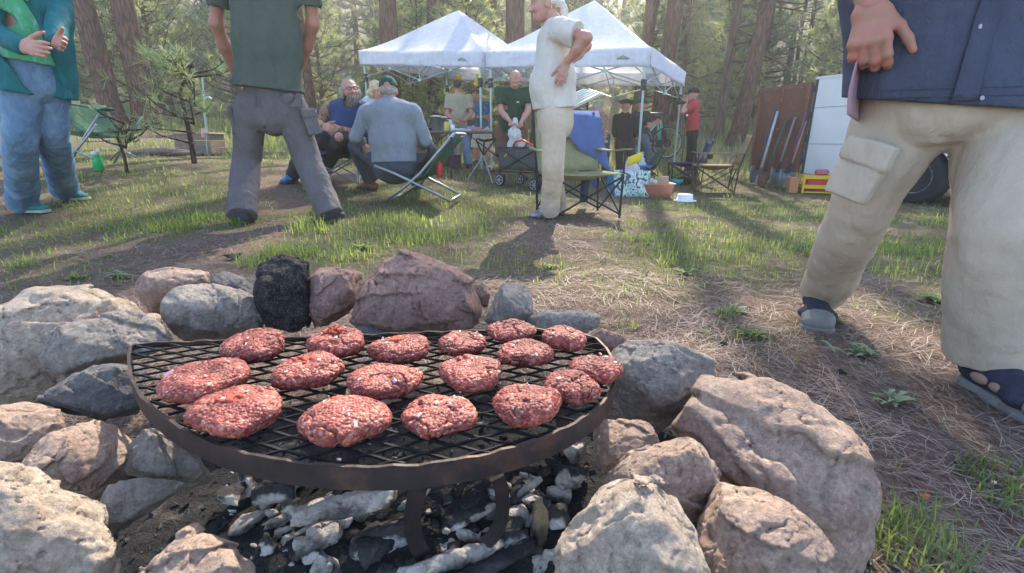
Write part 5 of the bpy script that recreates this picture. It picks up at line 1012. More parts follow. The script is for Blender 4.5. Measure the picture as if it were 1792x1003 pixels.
def wood(label, u0, v0, u1, v1, y0, y1, w, th, mt, seed, name='firewood', cat='firewood', group=None, taper=.8):
    a, b = at(u0, v0, y0), at(u1, v1, y1); d = b-a; l = np.linalg.norm(d); d /= l; s_ = nrm(np.cross(d, [0, 0, 1])); u_ = np.cross(s_, d); r = np.random.default_rng(seed); P = []
    for t, k in ((0, taper), (.3, 1), (.7, 1.0), (1, taper)):
        for j in range(5): an = 2*math.pi*j/5+r.normal(0, .2); P.append(a+d*l*(t+r.normal(0, .02))+(s_*math.cos(an)*w+u_*math.sin(an)*th)*.5*k*r.uniform(.75, 1.1))
    P = np.array(P); h = max(.0022, min(w, th)/14); v_, f_ = hull_mesh(P, h, .15*min(w, th), seed, .10, min(w, th)*1.6); c = (a+b)/2; o = mesh_obj(name, v_-c, f_, mt, None, True); o.location = tuple(c); return props(o, label, cat, group)
wood('grey ashen split log lying under the front rim of the grate', 508, 908, 690, 862, .60, .63, .055, .042, M_wash, 401)
wood('black squared charred log left of the front leg', 612, 960, 730, 925, .595, .615, .058, .055, M_wmix, 402)
wood('long pale stick of ashen wood crossing the bottom of the frame', 690, 1010, 915, 942, .535, .60, .034, .028, M_wash, 403)
wood('glossy black charred stick right beside the long pale one', 800, 1015, 935, 950, .53, .58, .034, .030, M_wchar, 404)
wood('upright yellowish scorched stub at the right edge of the coals', 940, 872, 946, 968, .63, .59, .034, .03, M_wtan, 405, taper=.55)
wood('small white ash-coated stick on the right-hand coals', 905, 868, 948, 838, .63, .66, .016, .016, M_wash, 406)
wood('grey weathered block under the middle of the grate', 660, 905, 720, 890, .66, .69, .04, .035, M_wmix, 407)
wood('short grey ash-crusted log left of the black squared one', 515, 962, 598, 925, .60, .62, .050, .042, M_wash, 408)
wood('tan half-burnt log at the left end of the coals', 440, 872, 520, 858, .64, .66, .045, .04, M_wmix, 409)
wood('black chunk of charred log between the front legs', 775, 915, 850, 890, .63, .65, .060, .05, M_wchar, 410)
wood('pale ashen block behind the right front leg', 885, 915, 925, 900, .63, .65, .05, .045, M_wash, 411)
wood('grey-white split stub lying across the centre coals', 560, 915, 640, 900, .64, .66, .036, .03, M_wash, 412)
rr = np.random.default_rng(77); nC = 0
spots = [(760, 900), (790, 920), (820, 890), (850, 910), (790, 870), (830, 860), (760, 950), (800, 960), (840, 970), (900, 900), (880, 950), (920, 840), (960, 830), (990, 815), (975, 860), (1000, 850), (640, 930), (600, 950), (560, 940), (540, 970), (590, 985), (640, 985), (670, 965), (500, 930), (520, 960), (480, 880), (450, 860), (430, 840), (550, 900), (690, 940), (700, 905), (940, 900), (960, 905), (910, 870), (860, 930), (820, 940), (770, 985), (730, 1000), (680, 1000), (420, 870), (500, 860), (1010, 790), (980, 790), (1020, 830), (600, 920), (575, 880), (470, 850), (510, 890), (880, 870), (940, 860)]
spots += [(int(rr.uniform(440, 1010)), int(rr.uniform(845, 1000))) for _ in range(46)]
spots += [(int(rr.uniform(420, 1010)), int(rr.uniform(850, 1000))) for _ in range(70)]
spots = [(u, v) for u, v in spots if v > 830 or u > 880]
for (u, v) in spots:
    yy = rr.uniform(.60, .70) if v < 900 else rr.uniform(.585, .62); 
    for it in range(6):
        p = at(u+rr.normal(0, 5), v+rr.normal(0, 4), yy); dz = p[2]-float(ash_z(p[0], p[1]))
        yy += (0.02 if dz > .015 else -0.01 if dz < -.02 else 0)
    sz = rr.uniform(.020, .046) if nC < 90 else rr.uniform(.010, .022); k = rr.choice(3, p=[.46, .24, .30]); P = p+np.clip(rr.normal(0, 1, (12, 3)), -1.2, 1.2)*np.array([sz*.62, sz*.5, sz*.45])
    v_, f_ = hull_mesh(P, .0026, .004, 500+nC, .07, sz*2); o = mesh_obj('charcoal_lump', v_-p, f_, [M_wash, M_wchar, M_wmix][k], None, True); o.location = tuple(p)
    props(o, ['lump of pale ash-coated charcoal among the coals', 'black lump of charcoal among the coals', 'half-burnt mottled lump of charcoal among the coals'][k], 'charcoal', 'charcoal lumps under the grate'); nC += 1
q = rr.uniform(0, 1, (2600, 2)); X = -.85+1.5*q[:, 0]; Y = .25+.95*q[:, 1]; ok = np.hypot((X+.12)/.75, (Y-.75)/.52) < 1; X, Y = X[ok], Y[ok]; Z = ash_z(X, Y)+.002; V = []; F = []; MI = []
for x, y, z in zip(X, Y, Z):
    b = len(V); s_ = rr.uniform(.002, .009); V += [tuple(np.array([x, y, z])+rr.normal(0, 1, 3)*s_*.8) for _ in range(4)]; F += [(b, b+1, b+2), (b, b+2, b+3), (b, b+3, b+1), (b+1, b+3, b+2)]; MI += [int(rr.random() < .75)]*4
props(mesh_obj('cinders', V, F, [M_wash, M_wchar], None, False, MI), 'loose black cinders and ash flakes strewn over the fire bed', 'cinders', None, 'stuff')
# ---------------------------------------------------------------- canopies
M_canopy = cloth('white_canopy', (.74, .75, .80), trans=.35, bump=.1, bump2=.3, bs2=4, rough=.8); M_pole = mat('pale_green_pole', (.34, .44, .41), .45, .1, 8, metal=.3); M_alu = mat('aluminium_tube', (.33, .34, .35), .4, .1, 10, metal=.85); M_blk = mat('black_plastic', (.02, .02, .022), .5, .1); M_dsteel = mat('dark_steel_tube', (.03, .03, .034), .4, .15, 20, metal=.5); M_emb = mat('grey_emblem', (.10, .13, .12), .7, 0)
def canopy(label, C, A, B, peak_h, val=.27):
    """C,A: front eave corners (front edge runs C-A); B: depth vector."""
    C, A, B = [np.asarray(q, float) for q in (C, A, B)]; cs = [C, A, A+B, C+B]
    ctr = sum(cs)/4; pk = ctr+np.array([0, 0, peak_h]); base = ctr.copy(); base[2] = float(gz(ctr[0], ctr[1])); t = thing('pop_up_canopy', label, 'canopy', base, 'white pop-up canopies over the camp kitchen')
    m = MB(); n = 12; rg = np.random.default_rng(int(abs(C[0])*100))
    for k in range(4):
        p, q = cs[k], cs[(k+1) % 4]; V = []; F = []
        for i in range(n+1):
            s_ = i/n
            for j in range(n+1):
                e = p+(q-p)*(j/n); r_ = e*(1-s_)+pk*s_; sag = .16*math.sin(math.pi*s_**.8)*(1 if 1 else 0)*(.55+.45*math.sin(math.pi*j/n)); r_ = r_-np.array([0, 0, sag*(1-s_)+.03*math.sin(math.pi*j/n)*(1-s_)]); V.append(r_)
        for i in range(n):
            for j in range(n): F.append((i*(n+1)+j, i*(n+1)+j+1, (i+1)*(n+1)+j+1, (i+1)*(n+1)+j))
        m.add(V, F)
    roof = m.build('roof', M_canopy, t, True)
    for k in range(4):
        p, q = cs[k], cs[(k+1) % 4]; N_ = nrm(np.cross(q-p, [0, 0, 1])); N_ = N_*np.sign(N_@((p+q)/2-ctr)); G = []
        for i in range(7):
            G.append([p+(q-p)*(j/24)-np.array([0, 0, val*i/6])+N_*(.012+.014*(1-abs(i-3)/3)*math.sin(j*1.3+i*.9+k)+.006*math.sin(j*.5+i*2.2)) for j in range(25)])
        mm = MB(); mm.sheet(G, .003); mm.build('valance', M_canopy, t, True)
        # two scissor trusses under the edge
        mm = MB(); o_ = -N_*.06; z0, z1 = -.12, -.52
        for s_ in (0, .5):
            a_, b_, c_ = p+(q-p)*s_, p+(q-p)*(s_+.5), p+(q-p)*(s_+.25)
            mm.tube([a_+o_+[0, 0, z0], b_+o_+[0, 0, z1]], .011, 5); mm.tube([a_+o_*1.3+[0, 0, z1], b_+o_*1.3+[0, 0, z0]], .011, 5)
            mm.box(c_+o_+[0, 0, (z0+z1)/2], (.05, .05, .05))
        md = p+(q-p)*.5; mm.tube([md+o_+[0, 0, z0], md+o_+[0, 0, z1]], .010, 5); mm.box(md+o_+[0, 0, z1], (.06, .06, .05)); 
        mm.tube([md+o_+[0, 0, z0], ctr+[0, 0, .1]], .010, 5); mm.tube([md+o_+[0, 0, z1], (md+ctr)/2+[0, 0, .0]], .010, 5); mm.build('truss', M_pole, t)
        lm = MB(); c = p-N_*.05-(nrm(p-ctr)*.05); g = float(gz(c[0], c[1])); R_ = rotm(0, 0, math.atan2(B[1], B[0])); lm.box([c[0], c[1], (c[2]+g)/2-.25], (.032, .032, c[2]-g-.5), R_, 0, .004); lg_ = lm.build('leg', M_pole, t)
        lm = MB(); lm.box([c[0], c[1], c[2]-.30], (.042, .042, .55), R_, 0, .004); lm.build('upper_leg', M_pole, lg_); lm = MB(); lm.box([c[0], c[1], c[2]-.52], (.075, .075, .16), R_, 0, .008); lm.box([c[0], c[1], g+.01], (.12, .12, .02), R_); lm.build('bracket', M_blk, lg_)
    mm = MB(); mm.tube([ctr+[0, 0, .05], pk-[0, 0, .03]], .016, 6); mm.build('centre_pole', M_pole, t)
    # small mountain emblem on the front valance near the right end
    N_ = nrm(np.cross(A-C, [0, 0, 1])); N_ = N_*np.sign(-N_[1]); e = nrm(A-C); c = C+(A-C)*.86+N_*.040-np.array([0, 0, .14]); mm = MB()
    for w_ in ([(-.10, 0), (-.02, .035), (.0, .042), (.02, .035), (.10, 0)], [(-.06, 0), (0, .022), (.06, 0)]): mm.tube([c+e*a_+np.array([0, 0, b_-.02]) for a_, b_ in w_], .005, 4)
    mm.tube([c-e*.10-np.array([0, 0, .022]), c+e*.10-np.array([0, 0, .022])], .004, 4); mm.build('emblem', M_emb, t)
    return t
C0 = np.array([-.49, 9.55, 2.20]); RT = np.array([2.087, 8.0, 2.01]); LT = np.array([-3.2, 11.15, 2.47]); BV = np.array([1.43, 2.69, 0.02])
canopy('left white canopy with the lower peak, over the cooking table', LT, C0-nrm(C0-LT)*.04, BV, 1.0); canopy('right white canopy, its right corner nearest the trailer', C0+nrm(RT-C0)*.03, RT, BV+np.array([0, 0, -.03]), 1.05)
M_yel = mat('yellow_nylon', (.75, .50, .02), .7, .1, 20, trans=.3)
for (u, v, y_, lb) in ((801, 141, 12.0, 'yellow flag hanging above the head of the man in khaki'), (838, 141, 9.75, 'yellow flag hanging beside the middle canopy pole')):
    m = MB(); c = at(u, v, y_); G = [[c+np.array([(j-1.5)*.05+.012*math.sin(i*1.4), .02*math.sin(i+j), .115-.045*i]) for j in range(4)] for i in range(6)]; m.sheet(G, .006); props(m.build('hanging_flag', M_yel, None, True), lb, 'flag')

# ---------------------------------------------------------------- chairs
def quad_chair(label, pos, rz, fab, frame, w=.56, d=.50, sh=.42, bh=.92, ah=.62, arms=True, fabback=None, group=None, cup=False, lean=.16, armfab=None, sag=.05, name='camp_chair'):
    t = thing(name, label, 'camp chair', pos, group); R = rotm(0, 0, rz); Q = lambda x, y, z: np.asarray(pos, float)+R@np.array([x, y, z])     # front is -y in its own frame
    hw, hd = w/2, d/2
    def lg_(a, b, r=.011): mm = MB(); mm.tube([Q(*a), Q(*b)], r, 7); return mm
    for s_ in (-1, 1):
        lg_((s_*hw, hd, 0), (s_*hw, hd+lean*.2, sh), .011).build('leg', frame, t); mm = lg_((s_*hw, hd+.01, sh*.7), (s_*hw*.98, hd+lean, bh)); mm.build('back_post', frame, t)
        mm = lg_((s_*hw*.98, -hd, 0), (s_*hw*1.04, -hd, ah if arms else sh)); mm.build('leg', frame, t)
        mm = lg_((s_*hw, -hd, .03), (s_*hw, hd, sh-.03), .009); mm.tube([Q(s_*hw+.012*s_, hd, .03), Q(s_*hw+.012*s_, -hd, sh-.03)], .009, 6); mm.build('side_brace', frame, t)
    for y_ in (-hd, hd): mm = lg_((-hw, y_, .03), (hw, y_+.0, sh-.03), .009); mm.tube([Q(hw, y_-.015, .03), Q(-hw, y_-.015, sh-.03)], .009, 6); mm.build('cross_brace', frame, t)
    G = [[Q(hw*(j/4-1), hd*(1-i/4)*1.0-(.02 if i == 8 else 0), sh-sag*math.sin(math.pi*i/8)*math.sin(math.pi*j/8)*1.2-.012*math.sin(math.pi*j/8)) for j in range(9)] for i in range(9)]
    m = MB(); m.sheet(G, .006); m.build('seat', fab, t, True)
    G = [[Q(hw*.98*(j/5-1)*(1-.06*(i/8)**3), hd+.01+lean*(i/8)*1.0+.05*math.sin(math.pi*j/10), sh+.0+(bh-sh)*i/8-.03*math.sin(math.pi*j/10)*(i == 8)) for j in range(11)] for i in range(9)]
    m = MB(); m.sheet(G, .007); m.build('backrest', fabback or fab, t, True)
    if arms:
        for s_ in (-1, 1):
            G = [[Q(s_*hw*1.04+(k-1)*.045, -hd-.05+(d+.10+lean*.35)*i/5, ah+.012-.02*math.sin(math.pi*i/5)) for k in range(3)] for i in range(6)]; m = MB(); m.sheet(G, .012); a_ = m.build('armrest', armfab or fab, t, True)
            if cup and s_ == 1: m = MB(); m.lathe(Q(s_*hw*1.06, -hd+.16, ah-.08), [(.036, 0), (.04, .07), (.038, .075)], 14); m.build('cup_holder', frame, a_)
    return t, Q
G_ch = 'folding camp chairs of the gathering'
M_limef = cloth('lime_chair_fabric', (.33, .345, .20), trans=.25); M_navf = cloth('navy_chair_fabric', (.03, .045, .16), trans=.1); M_brnf = cloth('tan_chair_fabric', (.24, .185, .13), trans=.2); M_grnf = cloth('green_chair_fabric', (.06, .14, .10), trans=.15); M_brtg = cloth('bright_green_seat', (.12, .48, .10), trans=.2); M_slg = cloth('grey_sling', (.10, .125, .11), trans=.15); M_bluc = cloth('blue_towel', (.14, .22, .50), trans=.2, bump=.6, bs=700); M_purp = cloth('purple_lining', (.07, .05, .11))
p = ground_at(1012, 372); p = np.array([.62, 4.62, 0]); p[2] = float(gz(p[0], p[1])); ch, Q = quad_chair('lime green camp chair with a blue towel over its back', p, .25, M_limef, M_dsteel, .64, .50, .40, .95, .60, group=G_ch, lean=.20)
G = []
for i in range(17):
    q = i/16; row = []
    for j in range(9):
        s_ = j/8; x = -.10+.48*s_; front = 1.0
        if q < .5: l = (.5-q)*2; y_ = .25+.205-.155*l*(.25+.75*s_); z = .965-.60*l*(.25+.75*s_)
        else: l = (q-.5)*2; y_ = .25+.235+.03*l; z = .965-.80*l*(.4+.6*s_)
        if q < .5: y_ -= .02
        row.append(Q(x+.015*math.sin(q*9+j)+(.06*(l) if s_ > .6 else 0), y_-.012+.014*math.sin(j*1.7+q*3)*(1 if q > .5 else .6), z))
    G.append(row)
m = MB(); m.sheet(G, .007); props(m.build('towel', M_bluc, None, True), 'blue towel draped over the back of the lime green camp chair', 'towel')
G = [[Q(.25+.018*math.sin(j*2.)+.075*j/4*1.0, .52+.05*i/6, .56-.085*i) for j in range(5)] for i in range(7)]
m = MB(); m.sheet(G, .006); props(m.build('jacket', cloth('dark_blue_jacket', (.045, .055, .12)), None, True), 'dark blue jacket hanging behind the lime green camp chair', 'jacket')
p = ground_at(1245, 336); quad_chair('tan camp chair with a drink can in its armrest, standing empty', p, -1.82, M_brnf, mat('brown_steel', (.07, .045, .035), .5, .2, 20, metal=.3), .54, .54, .40, .84, .57, group=G_ch, cup=True, lean=.16, armfab=M_brnf)
can = MB(); 
p2 = ground_at(1196, 322); ch, Q = quad_chair('empty armless blue camp chair in front of the person in red', p2, -1.75, M_navf, M_dsteel, .52, .48, .36, .72, .5, arms=False, group=G_ch, lean=.12); chy = p2[1]
m = MB(); c = at(1233, 277, p[1]-.30); m.lathe(c-[0, 0, .06], [(.028, 0), (.033, .008), (.033, .105), (.027, .12)], 16); props(m.build('drink_can', mat('bronze_can', (.13, .10, .08), .3, .1, metal=.7), None, True), 'brown drink can in the armrest holder of the tan chair', 'can')
pz = np.array([-2.02, 5.75, 0]); pz[2] = float(gz(pz[0], pz[1])); quad_chair('blue camp chair under the bearded man in the navy vest', pz, .1, M_navf, M_alu, .56, .5, .36, .84, .55, group=G_ch)
def side_chair(label, near, y0, wdt, fab, frame, seat, back, tubes, sag=.05, cat='camp chair', group=G_ch, r=.013, name='camp_chair'):
    """a chair seen from its side: tubes and fabric traced in the near side plane, repeated wdt further back."""
    t = thing(name, label, cat, at(near[0], near[1], y0), group); dv = np.array([.05, wdt, 0])
    for tb in tubes:
        pts = [at(u, v, y0) for u, v in tb]
        for o_ in (0, 1): mm = MB(); mm.tube([q+dv*o_ for q in pts], r, 8); mm.build('leg', frame, t, True)
    for (nm, ln) in (('seat', seat), ('backrest', back)):
        pts = densify(np.array([at(u, v, y0)[[0, 2]] for u, v in ln]), 10, False); G = [[np.array([q[0], y0, q[1]])+dv*(j/6)-np.array([0, 0, sag*math.sin(math.pi*j/6)*math.sin(math.pi*min(1, (i+1)/10))]) for j in range(7)] for i, q in enumerate(pts)]; m = MB(); m.sheet(G, .008); m.build(nm, fab, t, True)
    return t, dv
yc = 4.72
ch, dv = side_chair('low grey-green sling chair under the man in the grey sweatshirt', (735, 345), yc, .55, M_grnf, M_alu, [(655, 290), (690, 303), (722, 314), (745, 306)], [(742, 308), (760, 282), (778, 256), (792, 240)], [[(676, 351), (705, 330), (735, 304), (765, 268), (795, 234)], [(655, 290), (690, 304), (720, 318), (755, 335), (787, 352)]], .06, r=.014)
for a in (at(787, 352, yc), at(795, 234, yc), at(676, 351, yc)): m = MB(); m.tube([a, a+dv], .014, 8); m.build('crossbar', M_alu, ch, True)
m = MB(); G = [[at(788+k*4, 240, yc)+np.array([.012*math.sin(i), -.02, -.075*i]) for k in range(2)] for i in range(6)]; m.sheet(G, .005); m.build('carry_strap', M_blk, ch)
m = MB(); c = at(769, 297, yc+.1); m.lathe(c-[0, 0, .07], [(.02, 0), (.03, .01), (.03, .11), (.024, .13), (.012, .135), (.012, .15)], 14); props(m.build('red_fuel_bottle', mat('red_enamel', (.50, .03, .035), .4, .05), None, True), 'red bottle hanging behind the grey-green sling chair', 'bottle')
gl = ground_at(140, 288); yl = 5.3
ch, dv = side_chair('low green camp chair behind the person in the teal jacket', (150, 270), yl, .55, cloth('sage_chair_fabric', (.13, .24, .15), trans=.2), M_alu, [(108, 228), (125, 236), (145, 240)], [(100, 178), (118, 210), (140, 232)], [[(112, 284), (140, 256), (168, 218)], [(105, 246), (130, 262), (162, 278)], [(120, 290), (150, 236), (172, 200)]], .03, r=.011)
m = MB(); G = [[at(105+13*i, 180+2.2*i+(2 if i > 4 else 0)-(6 if i > 5 else 0), yl)+dv*(.0+j*.12) for j in range(3)] for i in range(7)]; m.sheet(G, .015); m.build('armrest', M_grnf, ch, True)
yg = float(ground_at(1150, 312)[1])+.0; yg = 8.4
ch, dv = side_chair('grey sling chair with a blue cushion behind the tote bag', (1130, 305), yg, .52, M_slg, M_dsteel, [(1112, 296), (1130, 302), (1140, 297)], [(1138, 298), (1150, 280), (1164, 262)], [[(1112, 300), (1132, 304), (1152, 284), (1165, 262)], [(1122, 318), (1140, 300), (1150, 290)], [(1130, 292), (1150, 308), (1162, 318)]], .03, r=.010)
s = SDF(.02); s.obox(at(1127, 292, yg+.25), (.13, .2, .03), np.eye(3), .025); v, f_ = s.mesh(.012); props(mesh_obj('cushion', v, f_, mat('blue_nylon', (.02, .14, .34), .6, .1), None, True), 'blue cushion lying on the grey sling chair', 'cushion')
def bag(label, c, sx, sy, sz, mt, seed, name='plastic_bag', cat='plastic bag', ears=True, amp=.035):
    s = SDF(.05); c = np.asarray(c, float); s.oball(c+[0, 0, sz*.42], (sx/2, sy/2, sz*.44), np.eye(3)); s.oball(c+[0, 0, sz*.2], (sx*.5, sy*.5, sz*.22), np.eye(3))
    if ears:
        for q in (-1, 1): s.cap(c+[q*sx*.12, 0, sz*.7], c+[q*sx*.22, 0, sz*1.05], .045*sz/.35, .018)
    s.cut(c+[0, 0, .003], (0, 0, -1)); v, f_ = s.mesh(max(.009, sz/36), .06, [(amp, (11, 11, 9), seed), (amp*.5, (24, 24, 20), seed+1)]); return props(mesh_obj(name, v, f_, mt, None, True), label, cat)
M_plas = mat('white_plastic_film', (.74, .74, .74), .35, .05, 10, trans=.4, spec=.5)
bag('white plastic bag sitting on the grey sling chair', at(1118, 294, yg+.2), .22, .2, .24, M_plas, 5)

# ---------------------------------------------------------------- bags, basin and small things on the grass
def tote(label, c, w, d, h, rz):
    t = thing('tote_bag', label, 'tote bag', c); R = rotm(0, 0, rz)
    m = bpy.data.materials.new('tote_print'); m.use_nodes = True; nt = m.node_tree; N = nt.nodes; L = nt.links; p_ = N['Principled BSDF']; tc = N.new('ShaderNodeTexCoord'); v = N.new('ShaderNodeTexVoronoi'); v.inputs['Scale'].default_value = 17; n = N.new('ShaderNodeTexNoise'); n.inputs['Scale'].default_value = 13; n.inputs['Detail'].default_value = 4; L.new(tc.outputs['Object'], v.inputs[0]); L.new(tc.outputs['Object'], n.inputs[0])
    r = N.new('ShaderNodeValToRGB'); r.color_ramp.interpolation = 'CONSTANT'; e = r.color_ramp.elements; e[0].color = (.05, .06, .07, 1); e[1].position = .3; e[1].color = (.18, .48, .55, 1)
    for q, c_ in ((.43, (.62, .68, .68, 1)), (.52, (.12, .36, .46, 1)), (.60, (.55, .66, .42, 1)), (.66, (.60, .66, .68, 1)), (.72, (.07, .10, .14, 1))): x = e.new(q); x.color = c_
    ad = N.new('ShaderNodeMath'); ad.operation = 'MULTIPLY_ADD'; L.new(v.outputs['Distance'], ad.inputs[0]); ad.inputs[1].default_value = .3; L.new(n.outputs['Fac'], ad.inputs[2]); L.new(ad.outputs[0], r.inputs[0]); L.new(r.outputs[0], p_.inputs['Base Color']); p_.inputs['Roughness'].default_value = .55
    Q = lambda x, y, z: np.asarray(c, float)+R@np.array([x, y, z]); b = MB()
    for (a0, a1) in (((-w/2, -d/2), (w/2, -d/2)), ((-w/2, d/2), (w/2, d/2))):
        b.sheet([[Q(a0[0]+(a1[0]-a0[0])*j/8, a0[1]+.015*math.sin(j+i)*.8*(-1 if a0[1] < 0 else 1), h*i/6) for j in range(9)] for i in range(7)], .004)
    b.build('body', m, t, True); g = MB()
    for x in (-w/2, w/2): g.sheet([[Q(x+.012*math.sin(j), -d/2+d*j/4, h*i/4) for j in range(5)] for i in range(5)], .004)
    g.sheet([[Q(-w/2+w*j/2, -d/2+d*i/2, .006) for j in range(3)] for i in range(3)], .004); g.build('gusset', mat('tote_edge_blue', (.02, .20, .34), .6, .1), t)
    return t, Q
g = ground_at(1098, 344); tb, Q = tote('patterned turquoise tote bag on the grass', g, .52, .24, .36, .12)
bag('white grocery bag with a yellow label, standing in the turquoise tote bag', Q(0.03, 0, .10), .26, .2, .44, M_plas, 8)
m = MB(); c = Q(.02, -.11, .46); m.sheet([[c+np.array([-.09+.06*j, -.02+.008*math.sin(j*2), -.04+.04*i+.025*j]) for j in range(4)] for i in range(4)], .004); props(m.build('yellow_packet', mat('yellow_print', (.78, .58, .02), .5, .05), None, True), 'yellow packet poking out of the turquoise tote bag', 'packet')
g = ground_at(1147, 346); t = thing('basin', 'pink plastic basin filled with food packages', 'basin', g); m = MB()
def rrect(w, d, z, n=24, rd=.3): return [g+np.array([w/2*np.sign(math.cos(a))*abs(math.cos(a))**rd, d/2*np.sign(math.sin(a))*abs(math.sin(a))**rd, z]) for a in np.linspace(0, 2*np.pi, n, endpoint=False)]
rings = [rrect(.36, .26, .004), rrect(.44, .33, .19), rrect(.48, .36, .195), rrect(.48, .36, .205), rrect(.43, .31, .20), rrect(.35, .25, .015)]; V = sum(rings, []); n = 24; F = [(i*n+j, i*n+(j+1) % n, (i+1)*n+(j+1) % n, (i+1)*n+j) for i in range(5) for j in range(n)]+[tuple(range(n))[::-1], tuple(5*n+j for j in range(n))]; m.add(V, F); m.build('tub', mat('pink_plastic', (.62, .27, .20), .45, .08), t, True)
for i, (x, y_, w, h, a, c_, lb, nm) in enumerate([(-.10, -.02, .15, .22, .5, (.52, .53, .50), 'white box with a green label standing in the pink basin', 'carton'), (.09, .06, .20, .24, -.1, (.33, .24, .15), 'brown cardboard packet at the back of the pink basin', 'carton'), (.06, -.06, .17, .13, .2, (.45, .50, .50), 'pale carton lying on its edge at the front of the pink basin', 'carton'), (-.14, .08, .10, .24, .1, (.45, .42, .45), 'greyish bag of bread at the left of the pink basin', 'packet')]):
    m = MB(); R_ = rotm(.25*(-1)**i, a*.6, a); c = g+np.array([x, y_, .05+h/2]); m.box(c, (w, .05, h), R_, 0, .006); o = m.build(nm, mat('package_%s' % ['white', 'brown', 'pale', 'grey'][i], c_, .6, .15, 12)); props(o, lb, 'package')
    if i in (0, 2): m = MB(); m.box(c+R_@np.array([0, -.027, .01]), (w*.6, .003, h*.55), R_); m.build('printed_label', mat('label_green' if i == 0 else 'label_blue', (.12, .34, .25) if i == 0 else (.2, .4, .5), .5), o)
g = ground_at(1198, 352); m = MB(); m.lathe(g, [(.15, .0), (.15, .012), (.105, .02), (.10, .085), (.09, .095), (.02, .097)], 28); props(m.build('plastic_tub', mat('white_styrofoam', (.82, .82, .82), .5, .03), None, True), 'small white upturned tub lying on the grass', 'tub')
g = ground_at(1180, 324); m = MB(); m.lathe(g+[0, -.1, .01], [(.05, 0), (.09, .05), (.115, .10), (.108, .10), (.08, .05), (.04, .012)], 20); props(m.build('bowl', mat('turquoise_plastic', (.0, .48, .50), .4, .05), None, True), 'turquoise bowl under the blue camp chair', 'bowl')
m = MB(); s = SDF(.03); s.oball(g+[.16, 0, .07], (.17, .12, .07), np.eye(3)); v, f_ = s.mesh(.012, noise=[(.03, (10, 10, 10), 3)]); props(mesh_obj('duffel_bag', v, f_, M_black, None, True), 'black duffel bag slumped under the blue camp chair', 'bag')
g = ground_at(174, 299); t = thing('water_bottle', 'green translucent water bottle with a white cap on the grass', 'water bottle', g); H = .21*1.05; k = 1.1
m = MB(); m.lathe(g, [(.040*k, .0), (.046*k, .008), (.046*k, .15), (.040*k, .172), (.031*k, .18)], 24); m.build('bottle', mat('green_bottle', (.02, .50, .16), .25, .05, trans=.35, spec=.6), t, True)
m = MB(); m.lathe(g, [(.034*k, .175), (.034*k, .205), (.03*k, .212)], 20); m.tube([g+[.0, 0, .21], g+[.03, 0, .235], g+[.048, 0, .20]], .007, 6); m.build('cap', mat('white_cap', (.7, .72, .7), .4), t, True)

# ---------------------------------------------------------------- kitchen under the canopy
def table(label, c, L, Wd, H, rz, mt, lm):
    t = thing('folding_table', label, 'table', c); R = rotm(0, 0, rz); Q = lambda x, y, z: np.asarray(c, float)+R@np.array([x, y, z]); m = MB(); m.box(Q(0, 0, H), (L, Wd, .035), R, 0, .008); m.build('tabletop', mt, t)
    for x in (-1, 1):
        for y_ in (-1, 1): m = MB(); m.tube([Q(x*L*.42, y_*Wd*.42, 0), Q(x*L*.40, y_*Wd*.42, H-.02)], .012, 6); m.build('leg', lm, t)
        m = MB(); m.tube([Q(x*L*.42, -Wd*.42, .2), Q(x*L*.42, Wd*.42, .2)], .010, 6); m.tube([Q(x*L*.42, 0, .2), Q(x*L*.1, 0, H-.03)], .010, 6); m.build('brace', lm, t)
    return t, Q
yt = 9.0; tc_ = at(800, 232, yt); gt = float(gz(tc_[0], tc_[1])); tb, TQ = table('long folding table under the left canopy, crowded with cookware', (tc_[0], tc_[1], gt), 1.9, .66, tc_[2]-gt, -.10, mat('dark_table_top', (.10, .095, .09), .55, .2, 12), M_dsteel); TH_ = tc_[2]-gt+.018
M_stl = mat('stainless_steel', (.5, .48, .45), .3, .1, 15, metal=.9)
def pot(label, p_, r, h, mt, lid=True, knob=True, name='cooking_pot', handles=True):
    t = thing(name, label, 'cooking pot', p_); m = MB(); m.lathe(p_, [(r*.94, 0), (r, .012), (r, h), (r*1.04, h), (r*1.04, h+.008), (r*.95, h+.008)], 28); m.build('pot', mt, t, True)
    if handles:
        for q in (-1, 1): m = MB(); m.tube([np.asarray(p_)+[q*r, 0, h*.7], np.asarray(p_)+[q*(r+.04), 0, h*.72], np.asarray(p_)+[q*(r+.04), 0, h*.82], np.asarray(p_)+[q*r, 0, h*.84]], .006, 6); m.build('handle', mt, t)
    if lid: m = MB(); m.lathe(np.asarray(p_)+[0, 0, h+.009], [(r*1.02, 0), (r*.8, .015), (.02, .024)], 28); l_ = m.build('lid', mt, t, True); m = MB(); m.lathe(np.asarray(p_)+[0, 0, h+.03], [(.012, 0), (.02, .012), (.018, .03)], 12); m.build('knob', M_blk, l_)
    return t
def on_table(u, dy=0.): p_ = at(u, 230, yt+dy); x, y_ = p_[0], yt+dy; lx, ly = x-tc_[0], y_-tc_[1]; return np.array([x, y_, gt+TH_+.001])
pot('tall stainless steel stock pot on the table', on_table(765, .05), .12, .24, M_stl); pot('steel percolator with a black knob next to the stock pot', on_table(778, .0), .075, .22, M_stl, name='percolator')
m = MB(); m.lathe(on_table(745, .05), [(.10, 0), (.15, .05), (.155, .055), (.14, .05), (.09, .008)], 24); props(m.build('frying_pan', M_dsteel, None, True), 'dark shallow pan at the left end of the table', 'pan')
